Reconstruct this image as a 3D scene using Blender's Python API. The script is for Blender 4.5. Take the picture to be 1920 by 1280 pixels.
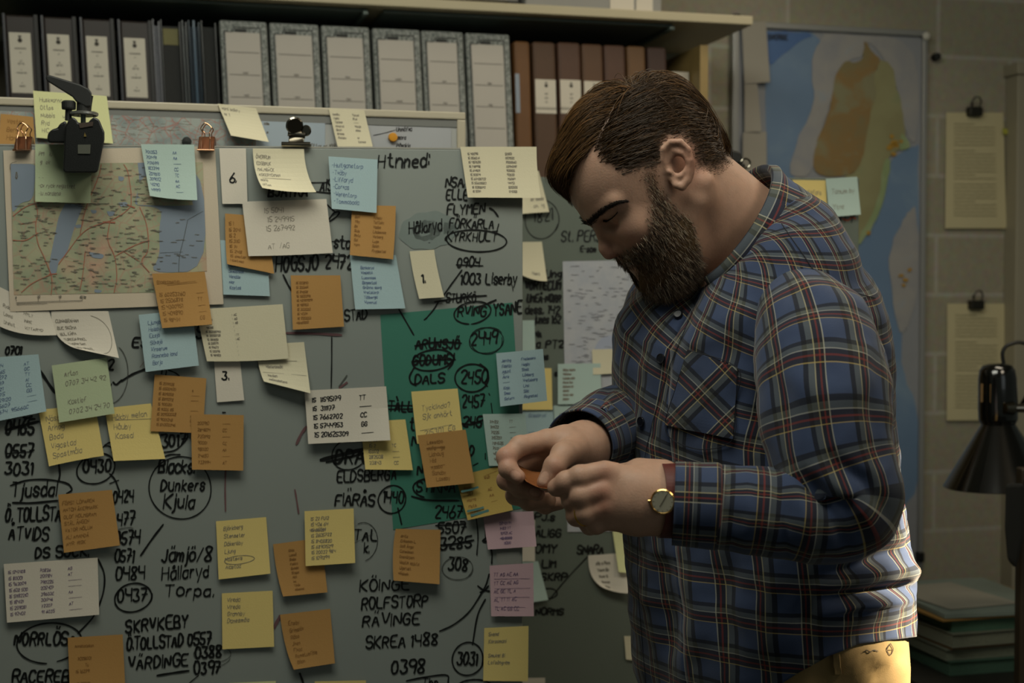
import bpy, math, random
import numpy as np
from mathutils import Vector, Matrix

for _o in list(bpy.data.objects):
    bpy.data.objects.remove(_o)
SC = bpy.context.scene
COL = SC.collection
random.seed(7)
RNG = np.random.default_rng(7)

# ------------------------------------------------------------------ camera
F = 1920 * 50.0 / 36.0
CAM = np.array([0.0, 0.0, 1.45])
PITCH = math.radians(1.8)
FWD = np.array([0, math.cos(PITCH), -math.sin(PITCH)])
UPV = np.array([0, math.sin(PITCH), math.cos(PITCH)])
RGT = np.array([1.0, 0, 0])
cam_data = bpy.data.cameras.new('camera')
cam = bpy.data.objects.new('camera', cam_data)
COL.objects.link(cam)
cam.location = CAM
cam.rotation_euler = (math.radians(90) - PITCH, 0, 0)
cam_data.lens = 50
cam_data.sensor_width = 36
cam_data.clip_start = 0.05
cam_data.dof.use_dof = True
cam_data.dof.focus_distance = 1.68
cam_data.dof.aperture_fstop = 5.6
SC.camera = cam

# ------------------------------------------------------------------ exposure, world, lights
SC.view_settings.view_transform = 'Standard'
SC.view_settings.look = 'None'
SC.view_settings.gamma = 1
SC.view_settings.use_curve_mapping = False
SC.view_settings.exposure = 0.50
world = bpy.data.worlds.new('world')
SC.world = world
world.use_nodes = True
wb = world.node_tree.nodes['Background']
wb.inputs[0].default_value = (0.84, 0.95, 0.80, 1)
wb.inputs[1].default_value = 0.046


def light(name, kind, loc, target, energy, color, **kw):
    d = bpy.data.lights.new(name, kind)
    d.energy = energy
    d.color = color
    for k, v in kw.items():
        setattr(d, k, v)
    o = bpy.data.objects.new(name, d)
    COL.objects.link(o)
    o.location = loc
    o.rotation_euler = (Vector(target) - Vector(loc)).to_track_quat('-Z', 'Y').to_euler()
    return o


# ceiling luminaire above and in front of the board
light('ceiling_light', 'AREA', (-0.2, 1.22, 2.5), (-0.1, 1.80, 1.3), 9.2, (0.97, 0.97, 0.83), shape='RECTANGLE', size=1.1, size_y=0.5)
# added soft fill light far to the right, behind the camera; no window there
light('fill_light', 'AREA', (1.9, -1.0, 2.1), (0.2, 1.9, 1.4), 2.0, (0.88, 0.96, 0.96), shape='RECTANGLE', size=1.4, size_y=1.2)
# second ceiling luminaire over the man's back, by the back wall
light('ceiling_light', 'AREA', (0.95, 2.35, 2.62), (0.35, 1.75, 1.4), 5.4, (1.0, 0.88, 0.68), shape='RECTANGLE', size=0.7, size_y=0.5)
# third ceiling luminaire, in front of the man and to his rear right
light('ceiling_light', 'AREA', (1.35, 0.95, 2.5), (0.33, 1.70, 1.5), 3.8, (1.0, 0.86, 0.64), shape='RECTANGLE', size=0.6, size_y=0.4)
# low warm work lamp outside the frame that rakes the man's lower back
light('work_lamp', 'SPOT', (1.38, 1.36, 1.80), (0.45, 1.74, 1.07), 380.0, (1.0, 0.84, 0.58), spot_size=math.radians(20), spot_blend=0.4, shadow_soft_size=0.02)

# ------------------------------------------------------------------ geometry helpers


def ray(px, py):
    px = np.asarray(px, float)
    py = np.asarray(py, float)
    return FWD + ((px - 960) / F)[..., None] * RGT + ((640 - py) / F)[..., None] * UPV


def at(px, py, depth):
    return CAM + np.asarray(depth, float)[..., None] * ray(px, py)


def proj(P):
    d = np.asarray(P, float) - CAM
    z = d @ FWD
    return np.stack([960 + F * (d @ RGT) / z, 640 - F * (d @ UPV) / z, z], -1)


class Plane:
    """vertical plane seen at depth D straight ahead, turned by a degrees so that its right side recedes"""

    def __init__(self, a, D):
        self.a = math.radians(a)
        self.n = np.array([math.sin(self.a), -math.cos(self.a), 0])
        self.d = np.array([math.cos(self.a), math.sin(self.a), 0])
        self.p0 = np.array([0.0, D, 0])

    def hit(self, px, py, off=0.0):
        r = ray(px, py)
        t = (np.asarray(off, float) - (CAM - self.p0) @ self.n) / (r @ self.n)
        return CAM + t[..., None] * r

    def loc(self, px, py, off=0.0):
        """(along, up) on the plane"""
        p = self.hit(px, py, off)
        return float((p - self.p0) @ self.d), float(p[2])

    def world(self, s, o, z):
        return self.p0 + s * self.d + o * self.n + np.array([0, 0, z])


WALL = Plane(14.5, 3.15)
FRONT = Plane(4.5, 1.93)
BACK = Plane(14.5, 2.20)
SIDE = Plane(2.0, 2.42)

LOC = {}
ROT = {}
MATS = {}


def lin(c):
    if isinstance(c, str):
        c = [int(c[i:i + 2], 16) / 255 for i in (0, 2, 4)]
    return tuple(x / 12.92 if x <= 0.04045 else ((x + 0.055) / 1.055) ** 2.4 for x in c)


def mat(name, col, rough=0.6, var=0.06, scale=30.0, metallic=0.0, bump=0.0, bscale=200.0, coat=0.0, spec=0.5):
    if name in MATS:
        return MATS[name]
    m = bpy.data.materials.new(name)
    m.use_nodes = True
    nt = m.node_tree
    b = nt.nodes['Principled BSDF']
    c = lin(col)
    tc = nt.nodes.new('ShaderNodeTexCoord')
    nz = nt.nodes.new('ShaderNodeTexNoise')
    nz.inputs['Scale'].default_value = scale
    nz.inputs['Detail'].default_value = 4
    nt.links.new(tc.outputs['Object'], nz.inputs['Vector'])
    mx = nt.nodes.new('ShaderNodeMix')
    mx.data_type = 'RGBA'
    mx.inputs[6].default_value = (*[x * (1 - var) for x in c], 1)
    mx.inputs[7].default_value = (*[min(1, x * (1 + var)) for x in c], 1)
    nt.links.new(nz.outputs['Fac'], mx.inputs[0])
    nt.links.new(mx.outputs[2], b.inputs['Base Color'])
    b.inputs['Roughness'].default_value = rough
    b.inputs['Metallic'].default_value = metallic
    b.inputs['Coat Weight'].default_value = coat
    b.inputs['Specular IOR Level'].default_value = spec
    if bump:
        n2 = nt.nodes.new('ShaderNodeTexNoise')
        n2.inputs['Scale'].default_value = bscale
        nt.links.new(tc.outputs['Object'], n2.inputs['Vector'])
        bp = nt.nodes.new('ShaderNodeBump')
        bp.inputs['Strength'].default_value = bump
        bp.inputs['Distance'].default_value = 0.002
        nt.links.new(n2.outputs['Fac'], bp.inputs['Height'])
        nt.links.new(bp.outputs['Normal'], b.inputs['Normal'])
    MATS[name] = m
    return m


def tag(o, label=None, cat=None, group=None, kind=None):
    if label:
        o['label'] = label
    if cat:
        o['category'] = cat
    if group:
        o['group'] = group
    if kind:
        o['kind'] = kind
    return o


def empty(name, loc, rz=0.0):
    o = bpy.data.objects.new(name, None)
    o.empty_display_size = 0.05
    COL.objects.link(o)
    o.location = loc
    o.rotation_euler = (0, 0, rz)
    LOC[o] = np.array(loc, float)
    ROT[o] = rz
    return o


def obj(name, V, Fc, m, parent=None, local=False, smooth=False, bevel=0.0, mids=None, origin=None, uv=None, subsurf=0):
    """one mesh object; V in world space unless local"""
    V = np.asarray(V, float).reshape(-1, 3)
    if parent is not None and not local:
        V = V - LOC[parent]
        base = LOC[parent]
        rz = ROT.get(parent, 0.0)
        if rz:
            c_, s_ = math.cos(rz), math.sin(rz)
            V = np.stack([V[:, 0] * c_ + V[:, 1] * s_, -V[:, 0] * s_ + V[:, 1] * c_, V[:, 2]], -1)
    elif parent is None and not local:
        base = V.mean(0) if origin is None else np.asarray(origin, float)
        V = V - base
    else:
        base = LOC.get(parent, np.zeros(3))
    me = bpy.data.meshes.new(name)
    me.from_pydata(V.tolist(), [], [tuple(int(i) for i in f) for f in Fc])
    ms = m if isinstance(m, (list, tuple)) else [m]
    for q in ms:
        me.materials.append(q)
    if mids is not None:
        me.polygons.foreach_set('material_index', np.asarray(mids, dtype=np.int32))
    if smooth:
        me.polygons.foreach_set('use_smooth', np.ones(len(me.polygons), dtype=bool))
    if uv is not None:
        lay = me.uv_layers.new(name='UVMap')
        li = np.zeros(len(me.loops), dtype=np.int32)
        me.loops.foreach_get('vertex_index', li)
        lay.data.foreach_set('uv', np.asarray(uv, float)[li].ravel())
    me.update()
    o = bpy.data.objects.new(name, me)
    COL.objects.link(o)
    if parent is not None:
        o.parent = parent
    elif not local:
        o.location = base
    LOC[o] = np.array(base, float)
    if bevel:
        bv = o.modifiers.new('bevel', 'BEVEL')
        bv.width = bevel
        bv.segments = 2
        bv.limit_method = 'ANGLE'
    if subsurf:
        s = o.modifiers.new('sub', 'SUBSURF')
        s.levels = subsurf
        s.render_levels = subsurf
    return o


class MB:
    def __init__(self):
        self.V = []
        self.F = []
        self.M = []

    def add(self, V, Fc, m=0):
        n = len(self.V)
        self.V += [tuple(v) for v in np.asarray(V, float).reshape(-1, 3)]
        self.F += [tuple(int(i) + n for i in f) for f in Fc]
        self.M += [m] * len(Fc)
        return self

    def box(self, x0, x1, y0, y1, z0, z1, m=0):
        V = [(x, y, z) for z in (z0, z1) for y in (y0, y1) for x in (x0, x1)]
        return self.add(V, [(0, 2, 3, 1), (4, 5, 7, 6), (0, 1, 5, 4), (2, 6, 7, 3), (0, 4, 6, 2), (1, 3, 7, 5)], m)

    def tube(self, path, r, n=12, caps=True, m=0, ref=(0, 0, 1), ry=None):
        P = np.asarray(path, float)
        k = len(P)
        r = np.broadcast_to(np.asarray(r, float), (k,))
        ry = r if ry is None else np.broadcast_to(np.asarray(ry, float), (k,))
        V, Fc, _ = sweep(P, r, ry, n, ref)
        if caps:
            Fc = Fc + [tuple(range(n))[::-1], tuple(range((k - 1) * n, k * n))]
        return self.add(V, Fc, m)

    def lathe(self, prof, org=(0, 0, 0), axis=(0, 0, 1), n=32, m=0, closed=False):
        axis = np.asarray(axis, float) / np.linalg.norm(axis)
        a = np.array([1, 0, 0]) if abs(axis[0]) < 0.9 else np.array([0, 1, 0])
        e1 = np.cross(axis, a)
        e1 /= np.linalg.norm(e1)
        e2 = np.cross(axis, e1)
        V = []
        for (r, h) in prof:
            for i in range(n):
                t = 2 * math.pi * i / n
                V.append(np.asarray(org) + axis * h + r * (math.cos(t) * e1 + math.sin(t) * e2))
        Fc = []
        k = len(prof)
        for j in range(k - 1):
            for i in range(n):
                i2 = (i + 1) % n
                Fc.append((j * n + i, j * n + i2, (j + 1) * n + i2, (j + 1) * n + i))
        Fc += [tuple(range(n))[::-1], tuple(range((k - 1) * n, k * n))]
        return self.add(V, Fc, m)

    def prism(self, poly, e1, e2, org, thick, nrm, m=0):
        """polygon in (e1,e2) at org extruded by thick along nrm"""
        org, e1, e2, nrm = [np.asarray(q, float) for q in (org, e1, e2, nrm)]
        n = len(poly)
        A = [org + p[0] * e1 + p[1] * e2 for p in poly]
        B = [a + thick * nrm for a in A]
        Fc = [tuple(range(n))[::-1], tuple(range(n, 2 * n))] + [(i, (i + 1) % n, n + (i + 1) % n, n + i) for i in range(n)]
        return self.add(A + B, Fc, m)

    def build(self, name, m, parent=None, **kw):
        return obj(name, self.V, self.F, m, parent, mids=self.M if isinstance(m, (list, tuple)) else None, **kw)


def sweep(P, rx, ry, n, ref=(0, 0, 1)):
    P = np.asarray(P, float)
    k = len(P)
    T = np.gradient(P, axis=0)
    T /= np.linalg.norm(T, axis=1)[:, None] + 1e-12
    up = np.asarray(ref, float)
    if abs(up @ T[0]) > 0.95:
        up = np.array([1.0, 0, 0])
    e1 = np.cross(T[0], up)
    e1 /= np.linalg.norm(e1)
    E1 = []
    for i in range(k):
        e1 = e1 - T[i] * (e1 @ T[i])
        e1 /= np.linalg.norm(e1)
        E1.append(e1)
    E1 = np.array(E1)
    E2 = np.cross(T, E1)
    th = np.arange(n) * 2 * math.pi / n
    V = P[:, None, :] + rx[:, None, None] * np.cos(th)[None, :, None] * E1[:, None, :] + ry[:, None, None] * np.sin(th)[None, :, None] * E2[:, None, :]
    Fc = [(j * n + i, j * n + (i + 1) % n, (j + 1) * n + (i + 1) % n, (j + 1) * n + i) for j in range(k - 1) for i in range(n)]
    return V.reshape(-1, 3), Fc, (T, E1, E2)


def spline(pts, n):
    """Catmull-Rom through the control points, n samples"""
    P = np.asarray(pts, float)
    k = len(P)
    t = np.linspace(0, k - 1, n)
    i = np.clip(t.astype(int), 0, k - 2)
    u = (t - i)[:, None]
    g = lambda j: P[np.clip(j, 0, k - 1)]
    p0, p1, p2, p3 = g(i - 1), g(i), g(i + 1), g(i + 2)
    return 0.5 * ((2 * p1) + (p2 - p0) * u + (2 * p0 - 5 * p1 + 4 * p2 - p3) * u ** 2 + (3 * p1 - p0 - 3 * p2 + p3) * u ** 3)


# ------------------------------------------------------------------ handwriting: a stroke alphabet of our own
G = {
    'A': "022842/1434", 'B': "0208384635 05/35434232 02", 'C': "47381806041232 43", 'D': "0208284644 2202", 'E': "48080242/0535",
    'F': "480802/0535", 'G': "4738180604123243 4525", 'H': "0208/4248/0545", 'I': "0802", 'J': "3833221203", 'K': "0208/480542",
    'L': "080242", 'M': "0208254842", 'N': "02084248", 'O': "180604123244463818", 'P': "0208384746 3505", 'Q': "180604123244463818/2442",
    'R': "02083847463505/2542", 'S': "47381807061535444332 1203", 'T': "0848/2822", 'U': "080312324348", 'V': "082248",
    'W': "0812253248", 'X': "0248/0842", 'Y': "082548/2522", 'Z': "08480242",
    '0': "180604123244463818", '1': "071812", '2': "07183847460242", '3': "0848253544433212 03", '4': "080545/4842",
    '5': "480805354443321203", '6': "38150403123243443515 04", '7': "084812/1545", '8': "250718384725031232 4325", '9': "463515060718384746 32",
    'a': "36160503122233/3632", 'b': "0802/0416263533 2202", 'c': "352616050312 2233", 'd': "3832/352616050312 2233",
    'e': "0434352616050312 32", 'f': "38281712/0525", 'g': "361605041323 34/36312010", 'h': "0802/0416263532", 'i': "0602/0708",
    'j': "16110 0/1718".replace(' ', ''), 'k': "0802/360432", 'l': "0802", 'm': "0206/04162522/24364542", 'n': "0206/0416263532",
    'o': "160503122233352616", 'p': "0600/05162635332203", 'q': "3630/36160503122233", 'r': "0206/041626", 's': "352616051424332212 03",
    't': "18132232/0626", 'u': "0603122233/3632", 'v': "061226", 'w': "0612243246", 'x': "0236/0632", 'y': "0613/3610", 'z': "06360232",
    '.': "0203", ',': "0301", '-': "0525", '/': "0238", ':': "0304/0607", '?': "0718283724/2223", '!': "0804/0203", '+': "0545/2327",
}
BASE = {'Å': 'A', 'Ä': 'A', 'Ö': 'O', 'å': 'a', 'ä': 'a', 'ö': 'o'}


def glyph(ch):
    base = BASE.get(ch, ch)
    s = G.get(base)
    if s is None:
        return [], 2.0
    st = []
    for part in s.replace(' ', '').split('/'):
        st.append([(int(part[i]), int(part[i + 1]) - 2) for i in range(0, len(part) - 1, 2)])
    w = max(p[0] for q in st for p in q)
    if ch in BASE:
        top = 7.4 if ch.isupper() else 5.6
        c = w / 2
        if ch in 'Åå':
            st.append([(c - .6, top), (c, top + .8), (c + .6, top), (c, top - .6), (c - .6, top)])
        else:
            st.append([(c - .9, top), (c - .8, top + .9)])
            st.append([(c + .7, top), (c + .8, top + .9)])
    return st, w


def smooth2(p):
    p = np.asarray(p, float)
    if len(p) < 3:
        return p
    for _ in range(2):
        q = [p[0]]
        for a, b in zip(p[:-1], p[1:]):
            q += [a * .78 + b * .22, a * .22 + b * .78]
        q.append(p[-1])
        p = np.array(q)
    return p


def words(s, x, y, h, slant=0.12, jit=0.28, ang=0.0, sq=0.72, gap=1.5):
    """polylines (x right, y down) of a handwritten string, baseline start x,y, capital height h"""
    u = h / 6.0
    out = []
    cx = 0.0
    ca, sa = math.cos(ang), math.sin(ang)
    for ch in s:
        if ch == ' ':
            cx += 3.0
            continue
        st, w = glyph(ch)
        dy = random.uniform(-.3, .3)
        sc = random.uniform(.92, 1.1)
        for q in st:
            pts = []
            for (gx, gy) in q:
                X = (cx + gx * sc) * sq + random.uniform(-jit, jit) * .6 + slant * gy
                Y = gy * sc + dy + random.uniform(-jit, jit) * .6
                X *= u
                Y *= u
                pts.append((x + X * ca + Y * sa, y + X * sa - Y * ca))
            out.append(smooth2(pts))
        cx += w + gap
    return out


def ellipse(cx, cy, rx, ry, a0=0, a1=385, rot=0.0, wob=0.03):
    t = np.radians(np.linspace(a0, a1, 44))
    k = 1 + wob * np.sin(2.3 * t + random.random() * 6)
    x, y = rx * k * np.cos(t), ry * k * np.sin(t)
    c, s = math.cos(rot), math.sin(rot)
    return np.stack([cx + x * c - y * s, cy + x * s + y * c], -1)


def line(*p):
    return smooth2([np.array(q, float) for q in p])


def ribbons(polys, w, taper=True):
    """flat ink ribbons in 2-D; polys may be (polyline,width)"""
    V, Fc = [], []
    for q in polys:
        ww = w
        if isinstance(q, tuple):
            q, ww = q
        q = np.asarray(q, float)
        if len(q) < 2:
            continue
        d = np.gradient(q, axis=0)
        L = np.linalg.norm(d, axis=1)[:, None] + 1e-9
        d = d / L
        q = q.copy()
        q[0] -= d[0] * ww * .35
        q[-1] += d[-1] * ww * .35
        nn = np.stack([-d[:, 1], d[:, 0]], -1)
        k = np.full(len(q), 1.0)
        k *= 1 + .12 * np.sin(np.arange(len(q)) * 1.3 + random.random() * 6)
        if taper:
            k[0] *= .7
            k[-1] *= .6
        a = q + nn * ww * .5 * k[:, None]
        b = q - nn * ww * .5 * k[:, None]
        n0 = len(V)
        for i in range(len(q)):
            V += [a[i], b[i]]
        for i in range(len(q) - 1):
            Fc.append((n0 + 2 * i, n0 + 2 * i + 1, n0 + 2 * i + 3, n0 + 2 * i + 2))
    return np.array(V).reshape(-1, 2), Fc


def ink_on(plane, name, polys, w, m, parent, off):
    V, Fc = ribbons(polys, w)
    return obj(name, plane.hit(V[:, 0], V[:, 1], off), Fc, m, parent)


INK = mat('marker_ink', '0b0d0c', 0.45, 0.1)
INK_FAINT = mat('wiped_marker_ink', '4a4d48', 0.6, 0.2)
INK_MAUVE = mat('mauve_marker_ink', '6a4a4c', 0.6, 0.2)
PENCIL = mat('grey_pencil', '837d70', 0.8, 0.1)
PEN_DARK = mat('dark_pen', '1d1c1c', 0.7, 0.1)
PEN_BLUE = mat('blue_pen', '5f7290', 0.7, 0.1)
PEN_BROWN = mat('brown_pencil_on_orange', '8a6230', 0.8, 0.1)
PEN_MAUVE = mat('mauve_pen', '6d5a78', 0.8, 0.1)


def paper(name, c, var=0.035):
    return mat(name, c, 0.75, var, 9.0, bump=0.08, bscale=500, spec=0.25)


P_YEL = paper('yellow_paper', 'dcc67e')
P_LEM = paper('pale_lemon_paper', 'd6d6a0')
P_ORG = paper('orange_paper', 'b1874f')
P_TAN = paper('tan_paper', 'b59a54')
P_BLU = paper('pale_blue_paper', 'a3babe')
P_GRN = paper('pale_green_paper', 'b3bf9c')
P_MNT = paper('pale_mint_paper', 'aec2ba')
P_CRM = paper('cream_paper', 'd0c8ac')
P_WHT = paper('white_paper', 'd2cabb')
P_PNK = paper('pale_pink_paper', 'c6a6ad')
# ------------------------------------------------------------------ the room
def wall_material():
    m = bpy.data.materials.new('painted_block_wall')
    m.use_nodes = True
    nt = m.node_tree
    b = nt.nodes['Principled BSDF']
    tc = nt.nodes.new('ShaderNodeTexCoord')
    mp = nt.nodes.new('ShaderNodeMapping')
    mp.inputs['Rotation'].default_value = (math.radians(90), 0, 0)
    mp.inputs['Location'].default_value = (0.12, 0.035, 0)
    br = nt.nodes.new('ShaderNodeTexBrick')
    br.inputs['Scale'].default_value = 1.0
    br.inputs['Brick Width'].default_value = 0.39
    br.inputs['Row Height'].default_value = 0.142
    br.inputs['Mortar Size'].default_value = 0.007
    br.inputs['Mortar Smooth'].default_value = 0.6
    br.inputs['Color1'].default_value = (*lin('9f9a85'), 1)
    br.inputs['Color2'].default_value = (*lin('a8a28f'), 1)
    br.inputs['Mortar'].default_value = (*lin('b3afa2'), 1)
    nz = nt.nodes.new('ShaderNodeTexNoise')
    nz.inputs['Scale'].default_value = 60
    nz.inputs['Detail'].default_value = 6
    mx = nt.nodes.new('ShaderNodeMix')
    mx.data_type = 'RGBA'
    mx.blend_type = 'MULTIPLY'
    mx.inputs[0].default_value = 0.35
    bp = nt.nodes.new('ShaderNodeBump')
    bp.inputs['Strength'].default_value = 0.5
    bp.inputs['Distance'].default_value = 0.004
    L = nt.links.new
    L(tc.outputs['Object'], mp.inputs['Vector'])
    L(mp.outputs['Vector'], br.inputs['Vector'])
    L(tc.outputs['Object'], nz.inputs['Vector'])
    L(br.outputs['Color'], mx.inputs[6])
    L(nz.outputs['Color'], mx.inputs[7])
    L(mx.outputs[2], b.inputs['Base Color'])
    L(nz.outputs['Fac'], bp.inputs['Height'])
    L(bp.outputs['Normal'], b.inputs['Normal'])
    b.inputs['Roughness'].default_value = 0.8
    return m


def on_wall(s0, s1, o0, o1, z0, z1):
    """box in a wall-aligned local frame: x along, y into the wall (= -off)"""
    return MB().box(s0, s1, -o1, -o0, z0, z1)


A14 = WALL.a
wall_o = on_wall(-2.6, 2.3, -0.12, 0, 0, 2.75).build('wall_back', wall_material(), local=True)
wall_o.location = WALL.p0
wall_o.rotation_euler = (0, 0, A14)
tag(wall_o, kind='structure')
M_FLOOR = mat('grey_floor', '5a5852', 0.5, 0.15, 3)
M_CEIL = mat('ceiling_paint', 'a5a196', 0.9, 0.05, 5)
tag(obj('floor', *[(MB().box(-2.9, 3.0, -2.3, 4.2, -0.1, 0)).V, MB().box(0, 1, 0, 1, 0, 1).F], M_FLOOR), kind='structure')
tag(obj('ceiling', *[(MB().box(-2.9, 3.0, -2.3, 4.2, 2.75, 2.85)).V, MB().box(0, 1, 0, 1, 0, 1).F], M_CEIL), kind='structure')


def wall_thing(name, px, py, off, label=None, cat=None, group=None, base_z=None, plane=None):
    """an Empty whose axes follow the wall: x along, y into the wall, z up; py = its base"""
    pl = plane or WALL
    p = pl.hit(px, py, off)
    if base_z is not None:
        p = p.copy()
        p[2] = base_z
    e = empty(name, p, pl.a)
    return tag(e, label, cat, group)


def span(px0, px1, py, off, pl=None):
    pl = pl or WALL
    return pl.loc(px1, py, off)[0] - pl.loc(px0, py, off)[0]


# door casing / pilaster at the right
s0, _ = WALL.loc(1884, 300, 0.0)
_, zt = WALL.loc(1900, 117, 0.05)
cas = MB().box(s0, s0 + .5, -.05, 0, 0, zt - .028).box(s0 - .006, s0 + .5, -.058, 0, zt - .028, zt)
cas = cas.build('trim_1', mat('casing_paint', '9a9480', 0.55, 0.04), local=True, bevel=.003)
cas.location = WALL.p0
cas.rotation_euler = (0, 0, A14)
tag(cas, kind='structure')

# ------------------------------------------------------------------ upper shelf with brackets and a box
M_SHELF = mat('shelf_laminate', 'b7ad90', 0.5, 0.05, 12)
M_STEEL = mat('grey_green_steel', '64716b', 0.45, 0.05, 12)
SOFF = 0.36
s_end, _ = WALL.loc(1412, 42, SOFF)
s_l, z1 = WALL.loc(1280, 23, SOFF)
_, z0 = WALL.loc(1280, 40, SOFF)
SH_Z = z0
e = tag(empty('wall_shelf', WALL.world(s_end - 1.2, 0, z0), A14), 'long pale laminate shelf running along the top of the back wall', 'shelf')
MB().box(-1.3, 1.2, -SOFF, 0, 0, z1 - z0).build('shelf_board', M_SHELF, e, local=True, bevel=.002)
for bx0, bx1 in ((-160, 692), (722, 1268)):
    t0 = WALL.loc(bx0, 45, SOFF - .012)[0] - (s_end - 1.2)
    t1 = WALL.loc(bx1, 45, SOFF - .012)[0] - (s_end - 1.2)
    MB().box(t0, t1, -SOFF + .03, -.002, -.0065, -.0006).box(t1 - .010, t1, -SOFF + .02, -.002, -.014, -.0066).build('steel_tray', M_STEEL, e, local=True, bevel=.002)
# box on top
M_GREYCARD = mat('grey_cardboard', '8d8c88', 0.7, 0.05, 20)
bs0, bs1 = WALL.loc(985, 0, .33)[0], WALL.loc(1241, 15, .33)[0]
e = tag(empty('storage_box', WALL.world((bs0 + bs1) / 2, 0.17, z1), A14), 'grey storage box cut off by the top of the picture, on the upper shelf', 'box')
w = bs1 - bs0
MB().box(-w / 2, w / 2, -.16, .15, 0.001, .2).build('body', M_GREYCARD, e, local=True, bevel=.004)
MB().box(w / 2 - .055, w / 2 - .02, -.1615, -.16, .003, .05).box(w / 2 - .11, w / 2 - .06, -.1615, -.16, .003, .06).build('label_card', P_WHT, e, local=True)
bs0, bs1 = WALL.loc(704, 0, .33)[0], WALL.loc(975, 5, .33)[0]
w = bs1 - bs0
e = tag(empty('storage_box', WALL.world((bs0 + bs1) / 2, 0.17, z1), A14), 'dark grey tray left of the grey storage box on the upper shelf', 'box')
MB().box(-w / 2, w / 2, -.15, .15, 0.012, .16).build('body', M_GREYCARD, e, local=True, bevel=.004)
for fx in (-1, 1):
    MB().box(fx * w / 2 - (.02 if fx > 0 else 0), fx * w / 2 + (0 if fx > 0 else .02), -.15, .15, 0.0005, .012).build('foot', mat('black_rubber', '151614', .6), e, local=True)

# ------------------------------------------------------------------ lower bookcase
M_WOOD = mat('pale_wood', '97804f', 0.5, 0.15, 14)
M_DARKWOOD = mat('dark_back_board', '55503f', 0.6, 0.1, 14)  # darker brown of the bookcase back panel
FO = 0.31
_, ztop_blk = WALL.loc(36, 24, FO)
LZ = ztop_blk - 0.318
e = tag(empty('bookcase', WALL.world(-.3, .16, 0), A14), 'low wooden bookcase on the back wall holding the rows of binders', 'bookcase')
sR, zR = WALL.loc(1317, 86, FO)
xr = sR + .3
MB().box(xr - .009, xr + .009, -.16, .15, 0, zR).build('side_panel', M_WOOD, e, local=True, bevel=.001)
MB().box(-1.9, -1.882, -.16, .15, 0, zR).build('side_panel', M_WOOD, e, local=True, bevel=.001)
MB().box(-1.882, xr - .009, -.16, .15, LZ - .02, LZ).build('shelf_board', M_WOOD, e, local=True)
MB().box(-1.882, xr - .009, -.16, .15, LZ - .42, LZ - .40).build('shelf_board', M_WOOD, e, local=True)
MB().box(-1.882, xr - .009, -.16, .15, .04, .06).build('shelf_board', M_WOOD, e, local=True)
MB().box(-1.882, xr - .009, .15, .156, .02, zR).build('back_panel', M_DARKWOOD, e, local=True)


def shear(mb, k):
    mb.V = [(x - k * z, y, z) for x, y, z in mb.V]
    return mb


def label_ink(w0, w1, rows):
    """little printed lines on a spine label; rows = (height fraction, half width fraction, thickness)"""
    mb = MB()
    return mb


M_BLACKB = mat('black_binder_cloth', '0d0b09', 0.5, 0.2, 40)
M_BROWNSP = mat('dark_brown_spine', '1f130d', 0.5, 0.15, 40)
M_EDGE = mat('blue_grey_binder_edge', '2e3038', 0.35, 0.1, 40)
M_LABEL = mat('spine_label_paper', 'cfc9ba', 0.7, 0.03, 20)
M_PRINT = mat('grey_print', '5f5b55', 0.8, 0.05)
LEAN = 0.045
S0 = WALL.loc(0, 25, FO)[0]


def stroke_rows(mb, cx, y, rows, sc=1.0, lean=0.0):
    """printed words on an upright label: rows (text, z, height)"""
    for (t, z, h) in rows:
        pl = words(t, 0, 0, h, slant=.02, jit=.05, sq=.62, gap=1.3)
        V, Fc = ribbons(pl, h * .16)
        if not len(V):
            continue
        wd = V[:, 0].max() - V[:, 0].min()
        V3 = np.stack([V[:, 0] - wd / 2 + cx - 0 * z, np.full(len(V), y), z - V[:, 1]], -1)
        mb.add(V3, Fc)
    return mb


def binder(px0, px1, pyt, label, name='binder', group=None, h=.318):
    sa, zt = WALL.loc(px0, pyt, FO)
    sb = WALL.loc(px1, pyt, FO)[0]
    w = sb - sa
    k = LEAN
    e = tag(empty(name, WALL.world(sa + w / 2 + k * h, FO - .14, LZ + .0005), A14), label, 'binder', group)
    return e, w, zt - LZ - .0005, k


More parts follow.
